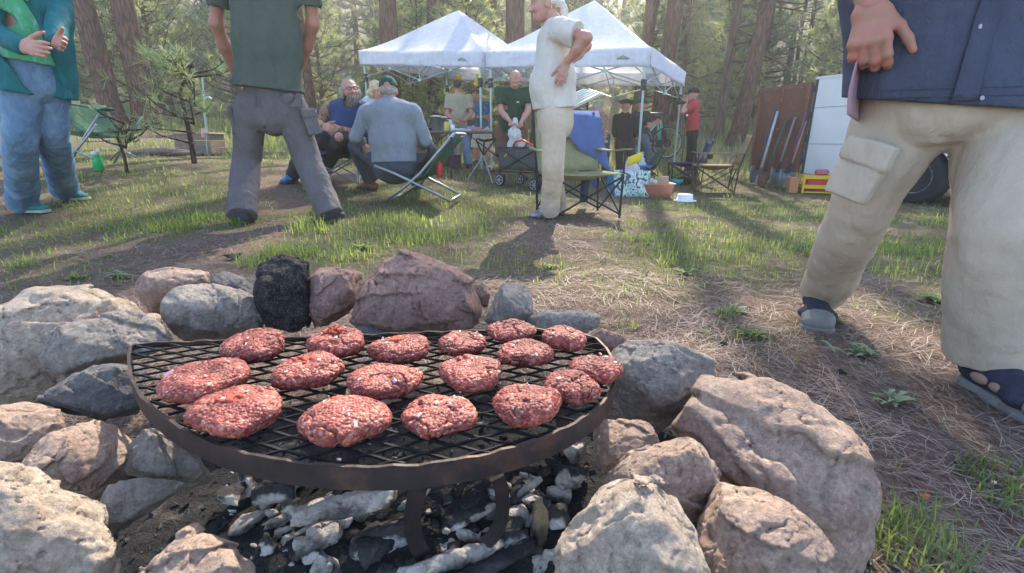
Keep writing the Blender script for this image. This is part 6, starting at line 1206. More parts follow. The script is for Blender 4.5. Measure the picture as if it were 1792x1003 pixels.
for (u, dy, r, h, c_, lb, nm, cap_) in ((782, -.12, .045, .16, (.62, .52, .10), 'jar with a yellow label and black lid on the table', 'jar', M_blk), (787, -.02, .05, .20, (.55, .58, .55), 'clear tall jar with a dark lid on the table', 'jar', M_blk), (792, -.10, .042, .11, (.72, .72, .70), 'white cup on the table beside the yellow-labelled jar', 'cup', None), (775, .1, .03, .28, (.05, .12, .07), 'dark green bottle behind the percolator', 'bottle', M_blk), (828, -.1, .035, .09, (.50, .22, .30), 'pink cup among the packets on the table', 'cup', None), (822, -.15, .04, .08, (.22, .18, .42), 'purple bowl on the table', 'bowl', None)):
    p_ = on_table(u, dy); m = MB(); m.lathe(p_, [(r*.9, 0), (r, .006), (r, h*.8), (r*.85, h*.92), (r*.8, h)], 18); o = m.build(nm, mat('ware_%d' % u if False else 'tableware', c_, .35, .08), None, True); props(o, lb, nm)
    if cap_: m = MB(); m.lathe(p_+[0, 0, h], [(r*.85, 0), (r*.85, .02), (r*.7, .024)], 16); m.build('lid', cap_, o)
for (u, dy, sx, sy, sz, rz, c_, lb, nm) in ((808, -.12, .34, .22, .035, .1, (.45, .42, .40), 'foil tray on the middle of the table', 'tray'), (800, .1, .26, .2, .05, -.2, (.62, .64, .68), 'pale folded papers and packets on the table', 'paper_stack'), (835, -.05, .16, .12, .07, .4, (.45, .20, .14), 'reddish food packet at the right end of the table', 'food_packet'), (846, .0, .2, .16, .03, -.2, (.28, .24, .20), 'wooden board at the right end of the table', 'cutting_board')):
    m = MB(); p_ = on_table(u, dy); m.box(p_+[0, 0, sz/2], (sx, sy, sz), rotm(0, 0, rz), 0, .006); props(m.build(nm, mat('tabletop_thing', c_, .6, .2, 20), None), lb, nm.replace('_', ' '))
m = MB(); pc = at(828, 202, 11.0-.02); m.lathe(pc-[0, 0, .05], [(.028, 0), (.036, .10), (.03, .10), (.026, .01)], 14); props(m.build('cup', mat('white_mug', (.75, .75, .72), .4), None, True), 'white cup held by the man in the blue tee', 'cup')
g = ground_at(788, 296); m = MB(); m.box(g+[0, .3, .12], (.36, .26, .22), rotm(0, 0, .1), 0, .02); o = m.build('crate', mat('maroon_plastic', (.09, .02, .03), .5, .1), None); props(o, 'maroon crate on the ground under the table', 'crate'); m = MB(); m.box(g+[0, .3, .24], (.38, .28, .03), rotm(0, 0, .1), 0, .01); m.build('lid', M_blk, o)
# tripod stool
g = ground_at(845, 318); t = thing('tripod_stool', 'black tripod camp stool with silver legs by the canopy pole', 'stool', g); hub = at(846, 272, g[1]); top = at(848, 244, g[1]); ft = [at(817, 318, g[1]-.05), at(862, 322, g[1]-.1), at(846, 312, g[1]+.22)]; tp = [top+[.16, .02, -.0], top+[-.13, .0, -.0], top+[0, -.12, -.02]]
for a, b in zip(ft, (tp[0], tp[1], tp[2])): a = np.array([a[0], a[1], float(gz(a[0], a[1]))]); m = MB(); m.tube([a, hub+(b-a)*0.0], .011, 7); m.build('leg', M_alu, t); m = MB(); m.tube([hub, b], .012, 7); m.build('upper_leg', M_dsteel, t)
m = MB(); R3 = []; 
for i in range(7):
    q = i/6; R3.append([(tp[0]*(1-q)+tp[1]*q)*(1-k/6)+tp[2]*(k/6)+np.array([0, 0, .015-.05*math.sin(math.pi*q)*(1-k/6)]) for k in range(7)])
m.sheet(R3, .01); m.build('seat', M_black, t, True)
# wagon
g1, g2 = ground_at(882, 322), ground_at(936, 334); yw = (g1[1]+g2[1])/2; a, b = at(873, 262, yw+.05), at(944, 262, yw-.35); t = thing('folding_wagon', 'grey fabric folding wagon with black wheels', 'wagon', (g1+g2)/2); M_wag = cloth('grey_wagon_fabric', (.10, .105, .10)); d = nrm(np.array([b[0]-a[0], b[1]-a[1], 0])); l = np.linalg.norm((b-a)[:2]); n_ = np.array([-d[1], d[0], 0]); zt = a[2]+.03; zb = zt-.30; c0 = np.array([a[0], a[1], 0])
for (nm, P0, P1) in (('side_panel', c0, c0+d*l), ('side_panel', c0+n_*.42, c0+d*l+n_*.42), ('end_panel', c0, c0+n_*.42), ('end_panel', c0+d*l, c0+d*l+n_*.42)):
    m = MB(); m.sheet([[P0+(P1-P0)*j/8+np.array([0, 0, zb+(zt-zb)*i/5-.02*math.sin(math.pi*j/8)*(i == 5)])+n_*.012*math.sin(j*1.9+i*.7) for j in range(9)] for i in range(6)], .006); m.build(nm, M_wag, t, True)
m = MB(); m.sheet([[c0+d*l*j/3+n_*.42*i/2+np.array([0, 0, zb]) for j in range(4)] for i in range(3)], .008); m.build('floor_panel', M_wag, t)
for o_ in (n_*-.012, n_*.432):
    m = MB(); m.tube([c0+o_+[0, 0, zt], c0+d*l+o_+[0, 0, zt]], .011, 6); m.tube([c0+o_+[0, 0, zt], c0+d*l+o_+[0, 0, zb-.03]], .010, 6); m.tube([c0+o_+[0, 0, zb-.03], c0+d*l+o_+[0, 0, zt]], .010, 6); m.tube([c0+o_+[0, 0, zb-.03], c0+d*l+o_+[0, 0, zb-.03]], .011, 6); m.build('frame', M_dsteel, t)
for (q, s_) in ((.08, 0), (.08, .42), (.95, 0), (.95, .42)):
    wc = c0+d*l*q+n_*(s_-.05 if s_ == 0 else s_+.05); wz = float(gz(wc[0], wc[1])); r_ = .085; wc = np.array([wc[0], wc[1], wz+r_]); R_ = np.stack([d, np.array([0, 0, 1.]), n_*-1], 1); m = MB(); m.lathe(wc, [(r_*.72, -.022), (r_*.95, -.022), (r_, -.012), (r_, .012), (r_*.95, .022), (r_*.72, .022)], 24, R=R_); w_ = m.build('wheel', M_blk, t, True); m = MB()
    for k in range(6): an = k*math.pi/3; m.tube([wc+n_*-.024, wc+n_*-.024+(d*math.cos(an)+np.array([0, 0, math.sin(an)]))*r_*.78], .007, 5)
    m.lathe(wc, [(r_*.8, .016), (r_*.8, .026), (r_*.66, .026), (r_*.66, .016)], 22, R=R_); m.lathe(wc, [(.018, -.03), (.018, .03)], 12, R=R_); m.build('rim', mat('grey_rim', (.33, .33, .33), .5), w_); m = MB(); m.tube([wc, [wc[0], wc[1], zb]], .012, 6); m.build('axle_post', M_dsteel, w_)
m = MB(); m.tube([c0+d*l*.35+n_*.02+[0, 0, zt+.02], c0+d*l*.42+[0, 0, zt+.08], c0+d*l*.60+[0, 0, zt+.10], c0+d*l*.8+n_*.05+[0, 0, zt+.03]], .016, 8); m.build('handle', mat('orange_red_grip', (.62, .07, .03), .5), t, True); m = MB(); m.box(c0+d*l*.2-n_*.02+[0, 0, zt-.10], (.02, .008, .07), rotm(0, .6, 0)); m.build('tag', M_yel, t)
s = SDF(.04); pb = at(903, 212, 7.28); s.cap(pb, at(902, 235, 7.3), .035, .09); s.cap(at(902, 235, 7.3), at(893, 256, 7.3), .09, .05); s.cap(at(902, 235, 7.3), at(911, 252, 7.34), .08, .07); v, f_ = s.mesh(.009, .05, [(.045, (12, 12, 8), 5), (.02, (26, 26, 18), 6)]); props(mesh_obj('plastic_bag', v, f_, M_plas, None, True), 'white plastic bag held open over the wagon', 'plastic bag')
m = MB(); c = at(928, 234, yw+.1); m.lathe([c[0], c[1], zt-.1], [(.035, 0), (.04, .01), (.04, .13), (.035, .15)], 14); props(m.build('canister', mat('green_tin', (.12, .32, .24), .5), None, True), 'small green canister in the wagon', 'canister')
# tilted pale panel, camera on a stick
yp = 12.5; t = thing('tilted_table', 'pale ribbed folding table propped at a slant beyond the canopy', 'table', at(1020, 200, yp)); A_, B_, C_ = at(985, 196, yp-.4), at(1052, 162, yp-.2), at(1020, 155, yp+.6); m = MB(); u_ = B_-A_; w_ = C_-B_; nn = nrm(np.cross(u_, w_)); m.add([A_, B_, B_+w_, A_+w_, A_-nn*.06, B_-nn*.06, B_+w_-nn*.06, A_+w_-nn*.06], [(0, 1, 2, 3), (7, 6, 5, 4), (0, 4, 5, 1), (1, 5, 6, 2), (2, 6, 7, 3), (3, 7, 4, 0)]); m.build('tabletop', mat('pale_green_white', (.62, .68, .64), .5, .05), t)
for k in range(1, 6): m = MB(); q = A_+w_*k/6+nn*.008; m.tube([q+u_*.03, q+u_*.97], .012, 4); m.build('rib', mat('rib_white', (.55, .62, .58), .5), t)
for q in (A_+u_*.1+w_*.5, B_-u_*.1+w_*.5): m = MB(); m.tube([q, [q[0], q[1], float(gz(q[0], q[1]))]], .02, 6); m.build('leg', M_dsteel, t)
yk = 9.6; c = at(1201, 203, yk); g = np.array([c[0], yk, float(gz(c[0], yk))]); t = thing('camera_on_pole', 'small black camera standing on a thin monopod before the person in red', 'camera', g); m = MB(); m.box(c, (.055, .05, .11), None, 0, .01); b_ = m.build('camera', M_blk, t); m = MB(); m.lathe(c+[0, -.025, .01], [(.018, 0), (.02, .015), (.014, .018)], 14, R=rotm(math.pi/2)); m.build('lens', M_stl, b_); m = MB(); m.tube([g, c-[0, 0, .05]], .012, 6); m.build('pole', mat('brown_stake', (.10, .05, .03), .7), t)
m = MB(); c = at(1197, 180, 9.85); 
for q in (-.035, .035): m.tube([c+[.03, q, 0], c+[-.02, q, 0], c+[-.10, q, .0]], [.020, .024, .028], 10)
m.box(c+[-.03, 0, .005], (.05, .05, .02)); props(m.build('binoculars', M_blk, None, True), 'black binoculars held to the eyes by the person in red', 'binoculars')
# bicycle
yb = 12.0; t = thing('bicycle', 'teal mountain bicycle leaning among the trunks', 'bicycle', at(1160, 275, yb)); M_teb = mat('teal_paint', (.02, .42, .34), .35, .05); wf, wr = at(1167, 250, yb), at(1118, 250, yb); R_ = rotm(math.pi/2); rw = .36
for wc in (wf, wr):
    m = MB(); m.lathe(wc, [(rw*.92, -.02), (rw, -.018), (rw*1.02, 0), (rw, .018), (rw*.92, .02)], 36, R=R_, ring=True); w_ = m.build('wheel', M_blk, t, True); m = MB(); m.lathe(wc, [(rw*.92, -.008), (rw*.88, -.006), (rw*.88, .006), (rw*.92, .008)], 36, R=R_, ring=True)
    m.build('rim', M_alu, w_); m = MB()
    for k in range(14): an = k*math.pi/7; m.tube([wc, wc+np.array([math.cos(an), 0, math.sin(an)])*rw*.9], .0035, 3)
    m.lathe(wc, [(.025, -.03), (.025, .03)], 10, R=R_); m.lathe(wc+[0, -.03, 0], [(.09, 0), (.09, .003), (.05, .003), (.05, 0)], 16, R=R_, ring=True); m.build('spokes', M_dsteel, w_)
hd, st_, bb = wf+[-.17, 0, .44], wr+[.42, 0, .46], wr+[.47, 0, -.02]; m = MB()
for a, b in ((hd, bb), (st_, hd+[0, 0, .04]), (st_, bb), (wr, bb), (wr, st_)): m.tube([a, b], .019, 8)
m.tube([hd+[-.03, 0, .06], hd+[.03, 0, -.10]], .024, 8); m.build('frame', M_teb, t, True); m = MB()
for q in (-.05, .05): m.tube([hd+[.03, q, -.12], wf+[0, q, 0]], .017, 7)
m.build('fork', M_blk, t); m = MB(); m.tube([hd+[-.03, 0, .06], hd+[-.06, 0, .16]], .016, 6); m.tube([hd+[-.05, -.34, .19], hd+[-.06, 0, .16], hd+[-.05, .34, .19]], .013, 6); m.build('handlebar', M_blk, t); m = MB(); m.tube([st_, st_+[-.05, 0, .16]], .014, 6); m.build('seatpost', M_blk, t); s = SDF(.02); s.ell(st_+[-.2, 0, .19], st_+[.08, 0, .19], .07, .03, .02, .02, (0, 1, 0)); v, f_ = s.mesh(.01); mesh_obj('saddle', v, f_, M_blk, t, True)
m = MB(); m.lathe(bb+[0, -.04, 0], [(.09, 0), (.09, .004), (.02, .004)], 18, R=R_); m.tube([bb+[0, -.06, 0], bb+[.1, -.06, -.13]], .01, 5); m.tube([bb+[0, .06, 0], bb+[-.1, .06, .13]], .01, 5); m.build('crank', M_dsteel, t)

# ---------------------------------------------------------------- trailer and shovels
TP = np.array([4.62, 7.95, 0.]); td = nrm([.37, -.93, 0]); tw = np.array([.93, .37, 0]); zb, zt = .17, 1.56; TL, TW_ = 3.0, 1.55; RT_ = np.stack([td, tw, np.array([0, 0, 1.])], 1); gT = TP+td*TL/2+tw*TW_/2; gT[2] = float(gz(gT[0], gT[1])); M_trl = mat('white_trailer_skin', (.68, .68, .66), .45, .05, 3, .05, 30); M_rst = mat('rust_brown_steel', (.20, .075, .05), .8, .25, 14, .3, 60); M_trm = mat('dark_trim', (.05, .05, .05), .6, .2, 20)
t = thing('cargo_trailer', 'white box cargo trailer with its brown rear door swung open', 'trailer', gT); c = TP+td*TL/2+tw*TW_/2+[0, 0, (zb+zt)/2]
m = MB(); th_ = .03
m.box(TP+td*TL/2+tw*th_/2+[0, 0, (zb+zt)/2], (TL, th_, zt-zb), RT_); m.box(TP+td*TL/2+tw*(TW_-th_/2)+[0, 0, (zb+zt)/2], (TL, th_, zt-zb), RT_); m.box(c+[0, 0, (zt-zb)/2+.015], (TL+.02, TW_+.02, .03), RT_); m.box(c-[0, 0, (zt-zb)/2], (TL, TW_-.07, .05), RT_); m.box(TP+td*(TL+.016)+tw*TW_/2+[0, 0, (zb+zt)/2], (.03, TW_-.002, zt-zb-.004), RT_); m.build('body', M_trl, t)
for z in (1.15, .62): m = MB(); m.box(TP+td*TL/2-tw*.002+[0, 0, z], (TL-.06, .006, .012), RT_); m.build('panel_seam', mat('seam_grey', (.35, .38, .40), .5), t)
for q in (.0, .98, 1.98): 
    m = MB(); m.box(TP+td*(q+.02)-tw*.005+[0, 0, (zb+zt)/2], (.035, .012, zt-zb-.01), RT_); m.build('corner_post' if q == 0 else 'side_post', M_trm if q == 0 else M_trl, t)
m = MB(); m.tube([TP-td*.03-tw*.01+[0, 0, .3], TP-td*.03-tw*.01+[0, 0, 1.5]], .018, 8)
for z in (.36, .7, 1.05, 1.42): m.box(TP-td*.03-tw*.005+[0, 0, z], (.06, .05, .09), RT_)
m.build('hinge_post', M_trm, t); m = MB(); m.box(TP+td*TL/2-tw*.004+[0, 0, zb-.03], (TL, .03, .06), RT_); m.build('bottom_rail', M_trm, t)
wc = TP+td*1.75-tw*.12; rw = .33; wc[2] = float(gz(wc[0], wc[1]))+rw; R_ = np.stack([td, np.array([0, 0, 1.]), -tw], 1); m = MB(); m.lathe(wc, [(rw*.6, -.10), (rw*.9, -.11), (rw*.99, -.08), (rw, 0), (rw*.99, .08), (rw*.9, .11), (rw*.6, .10)], 40, R=R_); w_ = m.build('wheel', mat('tyre_rubber', (.03, .03, .033), .85, .2, 30, .5, 60), t, True); m = MB(); m.lathe(wc, [(rw*.62, .07), (rw*.62, .10), (rw*.56, .10), (rw*.5, .05), (rw*.2, .06), (rw*.17, .09), (.02, .09)], 32, R=R_); m.build('rim', mat('cream_rim', (.42, .40, .36), .5, .1), w_, True)
m = MB(); G = [[wc+tw*(.13-.30*j/2)+td*(rw+.09)*math.cos(a)+np.array([0, 0, (rw+.09)*math.sin(a)]) for j in range(3)] for a in np.linspace(.12, math.pi-.12, 17)]; m.sheet(G, .012); m.build('fender', M_trl, t, True); m = MB()
for a in np.linspace(.2, math.pi-.2, 13): m.box(wc-tw*.175+td*(rw+.10)*math.cos(a)+np.array([0, 0, (rw+.10)*math.sin(a)]), (.018, .01, .03), RT_)
m.build('fender_edge', M_trm, t)['kind'] = 'stuff'
H0 = TP-td*.05-tw*.02; H1 = np.array([4.30, 9.0, 0]); dd_ = nrm(H1-H0); dl = np.linalg.norm(H1-H0); dn = np.array([-dd_[1], dd_[0], 0]); RD = np.stack([dd_, dn, np.array([0, 0, 1.])], 1); z0, z1 = .18, 1.52; dm = (H0+H1)/2
m = MB(); m.box(dm+[0, 0, (z0+z1)/2], (dl-.1, .02, z1-z0-.1), RD); dr_ = m.build('door', M_rst, t); m = MB()
for q in (0.02, .5, .98): m.box(H0+dd_*dl*q+[0, 0, (z0+z1)/2], (.06, .05, z1-z0-.002), RD)
for z in (z0+.03, z1-.03): m.box(dm+[0, 0, z], (dl-.07, .045, .06), RD)
m.build('door_frame', M_rst, dr_); m = MB()
for i in range(34):
    q = i/33; a = H0+dd_*(.06+(dl-.12)*q); 
    for s_ in (-1, 1):
        x0 = .06+(dl-.12)*q; L_ = .9; e0, e1 = (x0, z0+.06), (x0+s_*(z1-z0)*.55, z1-.06); xx = np.clip(e1[0], .06, dl-.06); k = (xx-x0)/(e1[0]-x0) if abs(e1[0]-x0) > 1e-6 else 1; m.tube([H0+dd_*x0+dn*.018+[0, 0, e0[1]], H0+dd_*xx+dn*.018+[0, 0, e0[1]+(e1[1]-e0[1])*k]], .004, 3, cap=False); m.tube([H0+dd_*x0+dn*.018+[0, 0, z1-.06], H0+dd_*xx+dn*.018+[0, 0, z1-.06-(e1[1]-e0[1])*k]], .004, 3, cap=False)
m.build('door_mesh', mat('mesh_brown', (.27, .13, .09), .6, .2, 20, metal=.3), dr_)['kind'] = 'stuff'
for (q, z) in ((.15, 1.46), (.5, 1.45), (.85, 1.42), (.5, 1.3), (.2, .9), (.8, 1.28), (.5, .85), (.25, .5)):
    m = MB(); m.lathe(H0+dd_*dl*q+dn*.03+[0, 0, z], [(.016, 0), (.014, .012)], 8, R=np.stack([dd_, np.array([0, 0, 1.]), dn], 1)); m.build('rivet', M_alu, dr_)

SH = [((1358, 192), (1317, 308), 0, (.05, .05, .06), 'long-handled grey shovel at the far left of the row'), ((1361, 195), (1326, 312), 1, (.42, .42, .42), 'steel digging bar with a flat foot beside the leftmost shovel'), ((1378, 210), (1330, 318), 0, (.03, .09, .04), 'shovel with a green-topped handle and a rusty blade'), ((1392, 205), (1352, 322), 0, (.20, .18, .17), 'shovel with a pale grey handle in the middle of the row'), ((1413, 196), (1368, 322), 0, (.06, .03, .11), 'shovel with a purple and red handle'), ((1410, 212), (1372, 326), 0, (.40, .24, .10), 'shovel with a wooden handle, rightmost of the row')]
for i, ((u0, v0), (u1, v1), bar, c_, lb) in enumerate(SH):
    g = ground_at(u1, v1+6); q0 = at(u0, v0, H0[1]+(g[0]-0)*0+.18+.12*(5-i)); 
    tt = (q0-H0)@dd_; 
    qq = [(abs(px(H0+dd_*s_*dl+[0, 0, q0[2]])[0]-u0), s_) for s_ in np.linspace(0, 1, 60)]; yd = (H0+dd_*dl*min(qq)[1])[1]; q0 = at(u0, v0, yd-.09); g = at(u1, v1, yd-.34); g[2] = float(gz(g[0], g[1]))
    a = g+[0, 0, .02]; b = q0; d = nrm(b-a); l = np.linalg.norm(b-a); t = thing('shovel' if not bar else 'digging_bar', lb, 'shovel' if not bar else 'digging bar', g, 'shovels leaning on the trailer door'); sd_ = nrm(np.cross(d, [0, 1, 0])); fn = np.cross(sd_, d); mt = mat('shovel_handle', c_, .55, .2, 10, col2=(.30, .03, .05) if i == 4 else None, c2s=2.2)
    m = MB(); m.tube([a+d*(.30 if not bar else .12), b], .018 if not bar else .022, 8); m.build('handle', mt, t, True)
    if not bar:
        G = []
        for k in range(8):
            q = k/7; w_ = .105*(1-(1-q)**2.4)**.5*(1.0 if q < .9 else .9)+.004; G.append([a+d*(.28*q)+sd_*w_*(j/3-1)-fn*.02*math.sin(math.pi*j/6)*-1-fn*.02*math.sin(math.pi*q) for j in range(7)])
        m = MB(); m.sheet(G, .005); m.build('blade', mat('worn_steel', (.20, .20, .21), .45, .3, 12, .2, 60, metal=.6) if i != 2 else mat('rusty_blade', (.20, .10, .07), .7, .3, 12, metal=.3), t, True); m = MB(); m.tube([a+d*.24, a+d*.40], [.028, .02], 8); m.build('socket', M_dsteel, t)
    else: m = MB(); m.box(a+d*.06, (.07, .03, .14), np.stack([sd_, fn, d], 1), 0, .004); m.build('foot', M_stl, t)
g = ground_at(1425, 338); t = thing('yellow_crate', 'yellow plastic crate holding red gear under the trailer corner', 'crate', g); R_ = rotm(0, 0, -.3); M_yc = mat('yellow_plastic', (.62, .44, .02), .5, .1); m = MB()
for (x, y_, sx, sy) in ((-.19, 0, .02, .28), (.19, 0, .02, .28), (0, -.13, .36, .02), (0, .13, .36, .02)): m.box(g+R_@np.array([x, y_, .10]), (sx, sy, .05), R_); m.box(g+R_@np.array([x, y_, .235]), (sx, sy, .05), R_)
for x in (-.19, .19):
    for y_ in (-.13, .13): m.box(g+R_@np.array([x, y_, .13]), (.028, .028, .26), R_)
m.box(g+[0, 0, .02], (.36, .24, .02), R_); m.build('frame', M_yc, t); m = MB(); m.box(g+[0, 0, .12], (.3, .18, .17), R_, 0, .02); props(m.build('red_box', mat('red_plastic', (.5, .04, .03), .5), None), 'red box inside the yellow crate', 'box'); m = MB(); m.box(g+R_@np.array([-.30, .02, .11]), (.12, .22, .22), R_, 0, .004); props(m.build('cardboard_box', mat('orange_cardboard', (.45, .20, .09), .8, .1), None), 'small orange-brown cardboard box beside the yellow crate', 'box')
m = MB(); m.box(g+R_@np.array([.05, .0, .30]), (.16, .12, .08), R_, 0, .02); props(m.build('pink_pouch', mat('pink_nylon', (.42, .12, .14), .7), None), 'pink pouch lying on top of the yellow crate', 'pouch')

# ---------------------------------------------------------------- left background: sapling, box, pole
M_wdg = mat('weathered_wood', (.22, .155, .125), .9, .3, 14, .5, 60, stretch=(1, 6, 6)); yb = 8.2; cb = at(348, 236, yb); gb = float(gz(cb[0], yb)); t = thing('wooden_crate', 'weathered wooden crate in the grass behind the young pine', 'crate', (cb[0], yb, gb))
for z in (.06, .165, .27): m = MB(); m.box([cb[0], yb-.2, gb+z], (.56, .022, .095), None, 0, .004); m.build('plank', M_wdg, t); m = MB(); m.box([cb[0], yb+.2, gb+z], (.56, .022, .095), None, 0, .004); m.build('plank', M_wdg, t)
for x in (-.27, .27):
    for z in (.06, .165, .27): m = MB(); m.box([cb[0]+x, yb, gb+z], (.022, .376, .095), None, 0, .004); m.build('plank', M_wdg, t)
m = MB(); m.box([cb[0], yb, gb+.325], (.62, .46, .022), None, 0, .004); m.build('lid', mat('pale_board', (.36, .29, .25), .85, .2, 10, .3, 40), t)
g = ground_at(395, 266); m = MB(); m.box([g[0], 7.6, float(gz(g[0], 7.6))+.05], (.5, .16, .05), rotm(0, 0, .05), 0, .004); props(m.build('plank_board', mat('pale_plank', (.40, .42, .37), .8, .15, 12), None), 'pale plank lying in the grass beside the crate', 'plank')
yq = 8.0; a, b = at(358, 240, yq), at(354, 135, yq); a = np.array([a[0], yq, float(gz(a[0], yq))+.0]); t = thing('marker_pole', 'thin pale green pole standing behind the young pine', 'pole', a); m = MB(); m.tube([a, b], .014, 8); m.build('shaft', M_pole, t); m = MB(); c = at(357, 176, yq); m.tube([c, c+[.03, 0, .045], c+[.09, 0, .05], c+[.12, 0, .02]], .012, 6); m.build('hook', mat('pale_hook', (.6, .64, .62), .4), t); m = MB(); m.lathe(at(356, 234, yq), [(.03, -.06), (.035, .0), (.02, .08)], 10); m.build('float', mat('red_white_float', (.62, .30, .24), .5), t)
for (u, v, l, rz, r_, lb) in ((285, 262, .75, .05, .045, 'weathered log lying in the grass left of the crate'), (262, 258, .6, .3, .035, 'short grey branch lying on the weathered log'), (300, 258, .9, -.15, .03, 'thin dark branch lying against the crate')):
    g = ground_at(u, v+4); g = np.array([at(u, v, 7.4)[0], 7.4, 0]); g[2] = float(gz(g[0], g[1])); d = np.array([math.cos(rz), math.sin(rz), .03]); m = MB(); m.tube([g-d*l/2+[0, 0, r_], g+[0, 0, r_*1.2+.02], g+d*l/2+[0, 0, r_*.9]], [r_, r_*1.05, r_*.7], 9); props(m.build('fallen_branch', M_wdg, None, True), lb, 'log')
def sapling(label, u, v, y_, h_px, bare, seed):
    a, b = at(u, v, y_), at(u-1, h_px, y_); a = np.array([a[0], y_, float(gz(a[0], y_))]); H = b[2]-a[2]; r = np.random.default_rng(seed); t = thing('young_pine', label, 'tree', a); m = MB(); m.tube([a-[0, 0, .1], a+[.01, 0, H*.35], a+[-.02, 0, H*.7], b], [.034 if not bare else .020, .03 if not bare else .016, .022 if not bare else .011, .008], 9); C = []; D = []
    nb = 17 if not bare else 11
    for k in range(nb):
        f_ = r.uniform(.12 if not bare else .45, 1); z = a+(b-a)*f_; an = r.uniform(0, 6.28) if not bare else r.choice([0, 3.14])+r.normal(0, .5); l = (.95*(1-f_*.5) if not bare else .42)*r.uniform(.5, 1.1); d = np.array([math.cos(an), math.sin(an), r.uniform(.0, .7)]); d /= np.linalg.norm(d); e = z+d*l*.6+[0, 0, -.02]; g_ = e+d*l*.4+[0, 0, .12*l]; m.tube([z, e, g_], [.014, .009, .004], 5)
        for q in range(3 if bare else 5):
            tq = r.uniform(.45, 1); p_ = z+(g_-z)*tq+r.normal(0, .09*l*2, 3)*[1, 1, .5]; C.append(p_); dd = d*.6+r.normal(0, .4, 3)+[0, 0, .4]; D.append(dd/np.linalg.norm(dd))
            if q % 2 == 0: m.tube([z+(g_-z)*tq*.9, p_], [.005, .003], 4)
    m.build('trunk', M_barkd, t, True); V, b_ = sprays(np.array(C), np.array(D), .17 if not bare else .09, 15 if not bare else 14, .0055 if not bare else .006, r); tri = np.concatenate([b_+np.array([[0, 1, 2]]), b_+np.array([[0, 2, 4]]), b_+np.array([[4, 2, 3]])], 0); n = len(b_); mesh_obj('crown', V, tri, [M_nd[0], M_nd[2]], t, False, np.tile(r.integers(0, 2, n), 3))
sapling('young long-needled pine in front of the wooden crate', 340, 285, 6.6, 105, False, 4); sapling('small nearly bare sapling in the grass beside the green bottle', 219, 288, 5.6, 212, True, 6)
# bits near the fire
for (u, v, s_, mt, lb, nm) in ((1268, 606, .016, M_wchar, 'small black cinder on the needles beyond the biggest boulder', 'cinder'), (1470, 658, .016, M_wchar, 'black cinder on the needles left of the near sandal', 'cinder'), (1613, 873, .010, M_on[2], 'scrap of red mince dropped on the needles', 'mince_scrap'), (1533, 909, .009, M_on[2], 'dark red scrap beside the grass tuft at the lower right', 'mince_scrap'), (1602, 777, .006, M_on[0], 'white bit of onion on the needles', 'onion_bit'), (1740, 848, .008, M_on[0], 'pale scrap on the needles at the right edge', 'onion_bit'), (410, 452, .035, M_barkd, 'dark flake of bark on the ground behind the ring', 'bark_flake')):
    g = ground_at(u, v); r = np.random.default_rng(int(u)); v_, f_ = hull_mesh(g+[0, 0, s_*.4]+r.normal(0, 1, (12, 3))*np.array([s_*.8, s_*.5, s_*.35]), max(.0015, s_/9), .002, int(u), .08, s_*2); props(mesh_obj(nm, v_, f_, mt, None, True), lb, nm.replace('_', ' '))
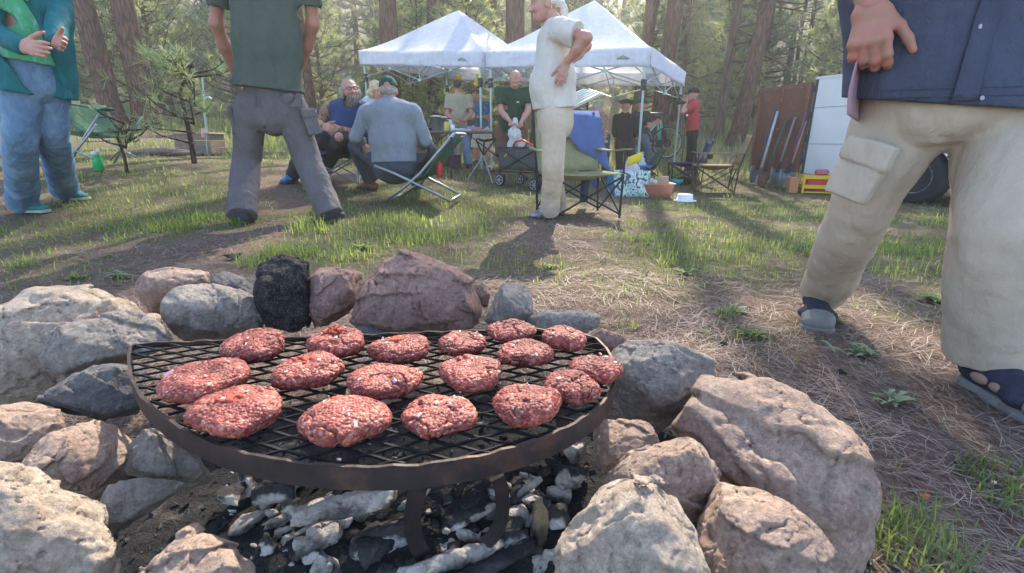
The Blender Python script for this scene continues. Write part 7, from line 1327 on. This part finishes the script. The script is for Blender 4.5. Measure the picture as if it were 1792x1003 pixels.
# broad-leaved weeds
M_leaf = mat('weed_leaf', (.15, .22, .06), .6, .3, 20, trans=.35); M_leafp = mat('weed_leaf_pale', (.25, .30, .17), .7, .3, 20, trans=.35)
def weed(label, u, v, n, L_, mt, seed, nm='weed'):
    g = ground_at(u, v); r = np.random.default_rng(seed); m = MB()
    for k in range(n):
        an = r.uniform(0, 6.28); l = L_*r.uniform(.5, 1.1); d = np.array([math.cos(an), math.sin(an), 0]); s_ = np.array([-d[1], d[0], 0]); up = r.uniform(.35, 1.25); G = []; b0 = g+np.array([r.normal(0, L_*.25), r.normal(0, L_*.2), 0]); b0[2] = float(gz(b0[0], b0[1]))+float(bumps(b0[0], b0[1]))
        for i in range(6):
            q = i/5; w_ = l*.17*math.sin(math.pi*min(.97, .06+q*.9))**.7*(1 if i % 2 else .62); c_ = b0+d*l*q+np.array([0, 0, l*(up*q-.55*up*q*q*1.2)+.003]); G += [c_-s_*w_+[0, 0, w_*.3], c_, c_+s_*w_+[0, 0, w_*.3]]
        m.add(G, [(i*3+j, i*3+j+1, i*3+j+4, i*3+j+3) for i in range(5) for j in range(2)])
    props(m.build(nm, mt, None, True), label, 'weed')
for (u, v, n, L_, mt, lb) in ((1635, 528, 34, .07, M_leaf, 'leafy green weed between the legs of the walking man'), (1320, 590, 30, .055, M_leaf, 'jagged-leaved weed beyond the biggest boulder'), (1200, 485, 22, .06, M_leaf, 'low leafy weed in the middle of the clearing'), (1560, 705, 26, .05, M_leafp, 'pale feathery weed left of the near sandal'), (210, 488, 26, .06, M_leafp, 'pale feathery weed behind the left stones'), (130, 495, 20, .06, M_leaf, 'green weed at the left edge behind the pale stone'), (1500, 625, 24, .06, M_leafp, 'sprawling pale weed on the needle litter at the right'), (1290, 545, 18, .05, M_leafp, 'greyish weed left of the far sandal'), (960, 470, 20, .05, M_leaf, 'small bright weed behind the upright grey stone'), (198, 452, 10, .05, M_leaf, 'single upright leafy sprig behind the ring'), (1450, 565, 16, .06, M_leaf, 'green weed beside the far sandal'), (1560, 350, 30, .12, M_leaf, 'broad clump of weeds under the trailer'), (640, 440, 24, .07, M_leaf, 'leafy clump behind the rounded red stone')): weed(lb, u, v, n, L_, mt, int(u+v))
# ---------------------------------------------------------------- haze volume added to brighten the forest and veil it towards the sun
hz = MB(); hz.box((0, 62, 15.5), (300, 160, 38)); ho = hz.build('haze', None); props(ho, kind='stuff')
hm = bpy.data.materials.new('veil_haze'); hm.use_nodes = True; hn = hm.node_tree.nodes; hn.clear(); hv = hn.new('ShaderNodeVolumePrincipled'); hv.inputs['Color'].default_value = (.95, .97, .95, 1); hv.inputs['Density'].default_value = .005; hv.inputs['Anisotropy'].default_value = .6
hoo = hn.new('ShaderNodeOutputMaterial'); hm.node_tree.links.new(hv.outputs[0], hoo.inputs['Volume']); ho.data.materials.append(hm)
S.cycles.volume_bounces = 0; S.cycles.volume_max_steps = 64
for k in PR:
    if k not in USED:
        for c in list(PR[k].children): bpy.data.objects.remove(c)
        bpy.data.objects.remove(PR[k])
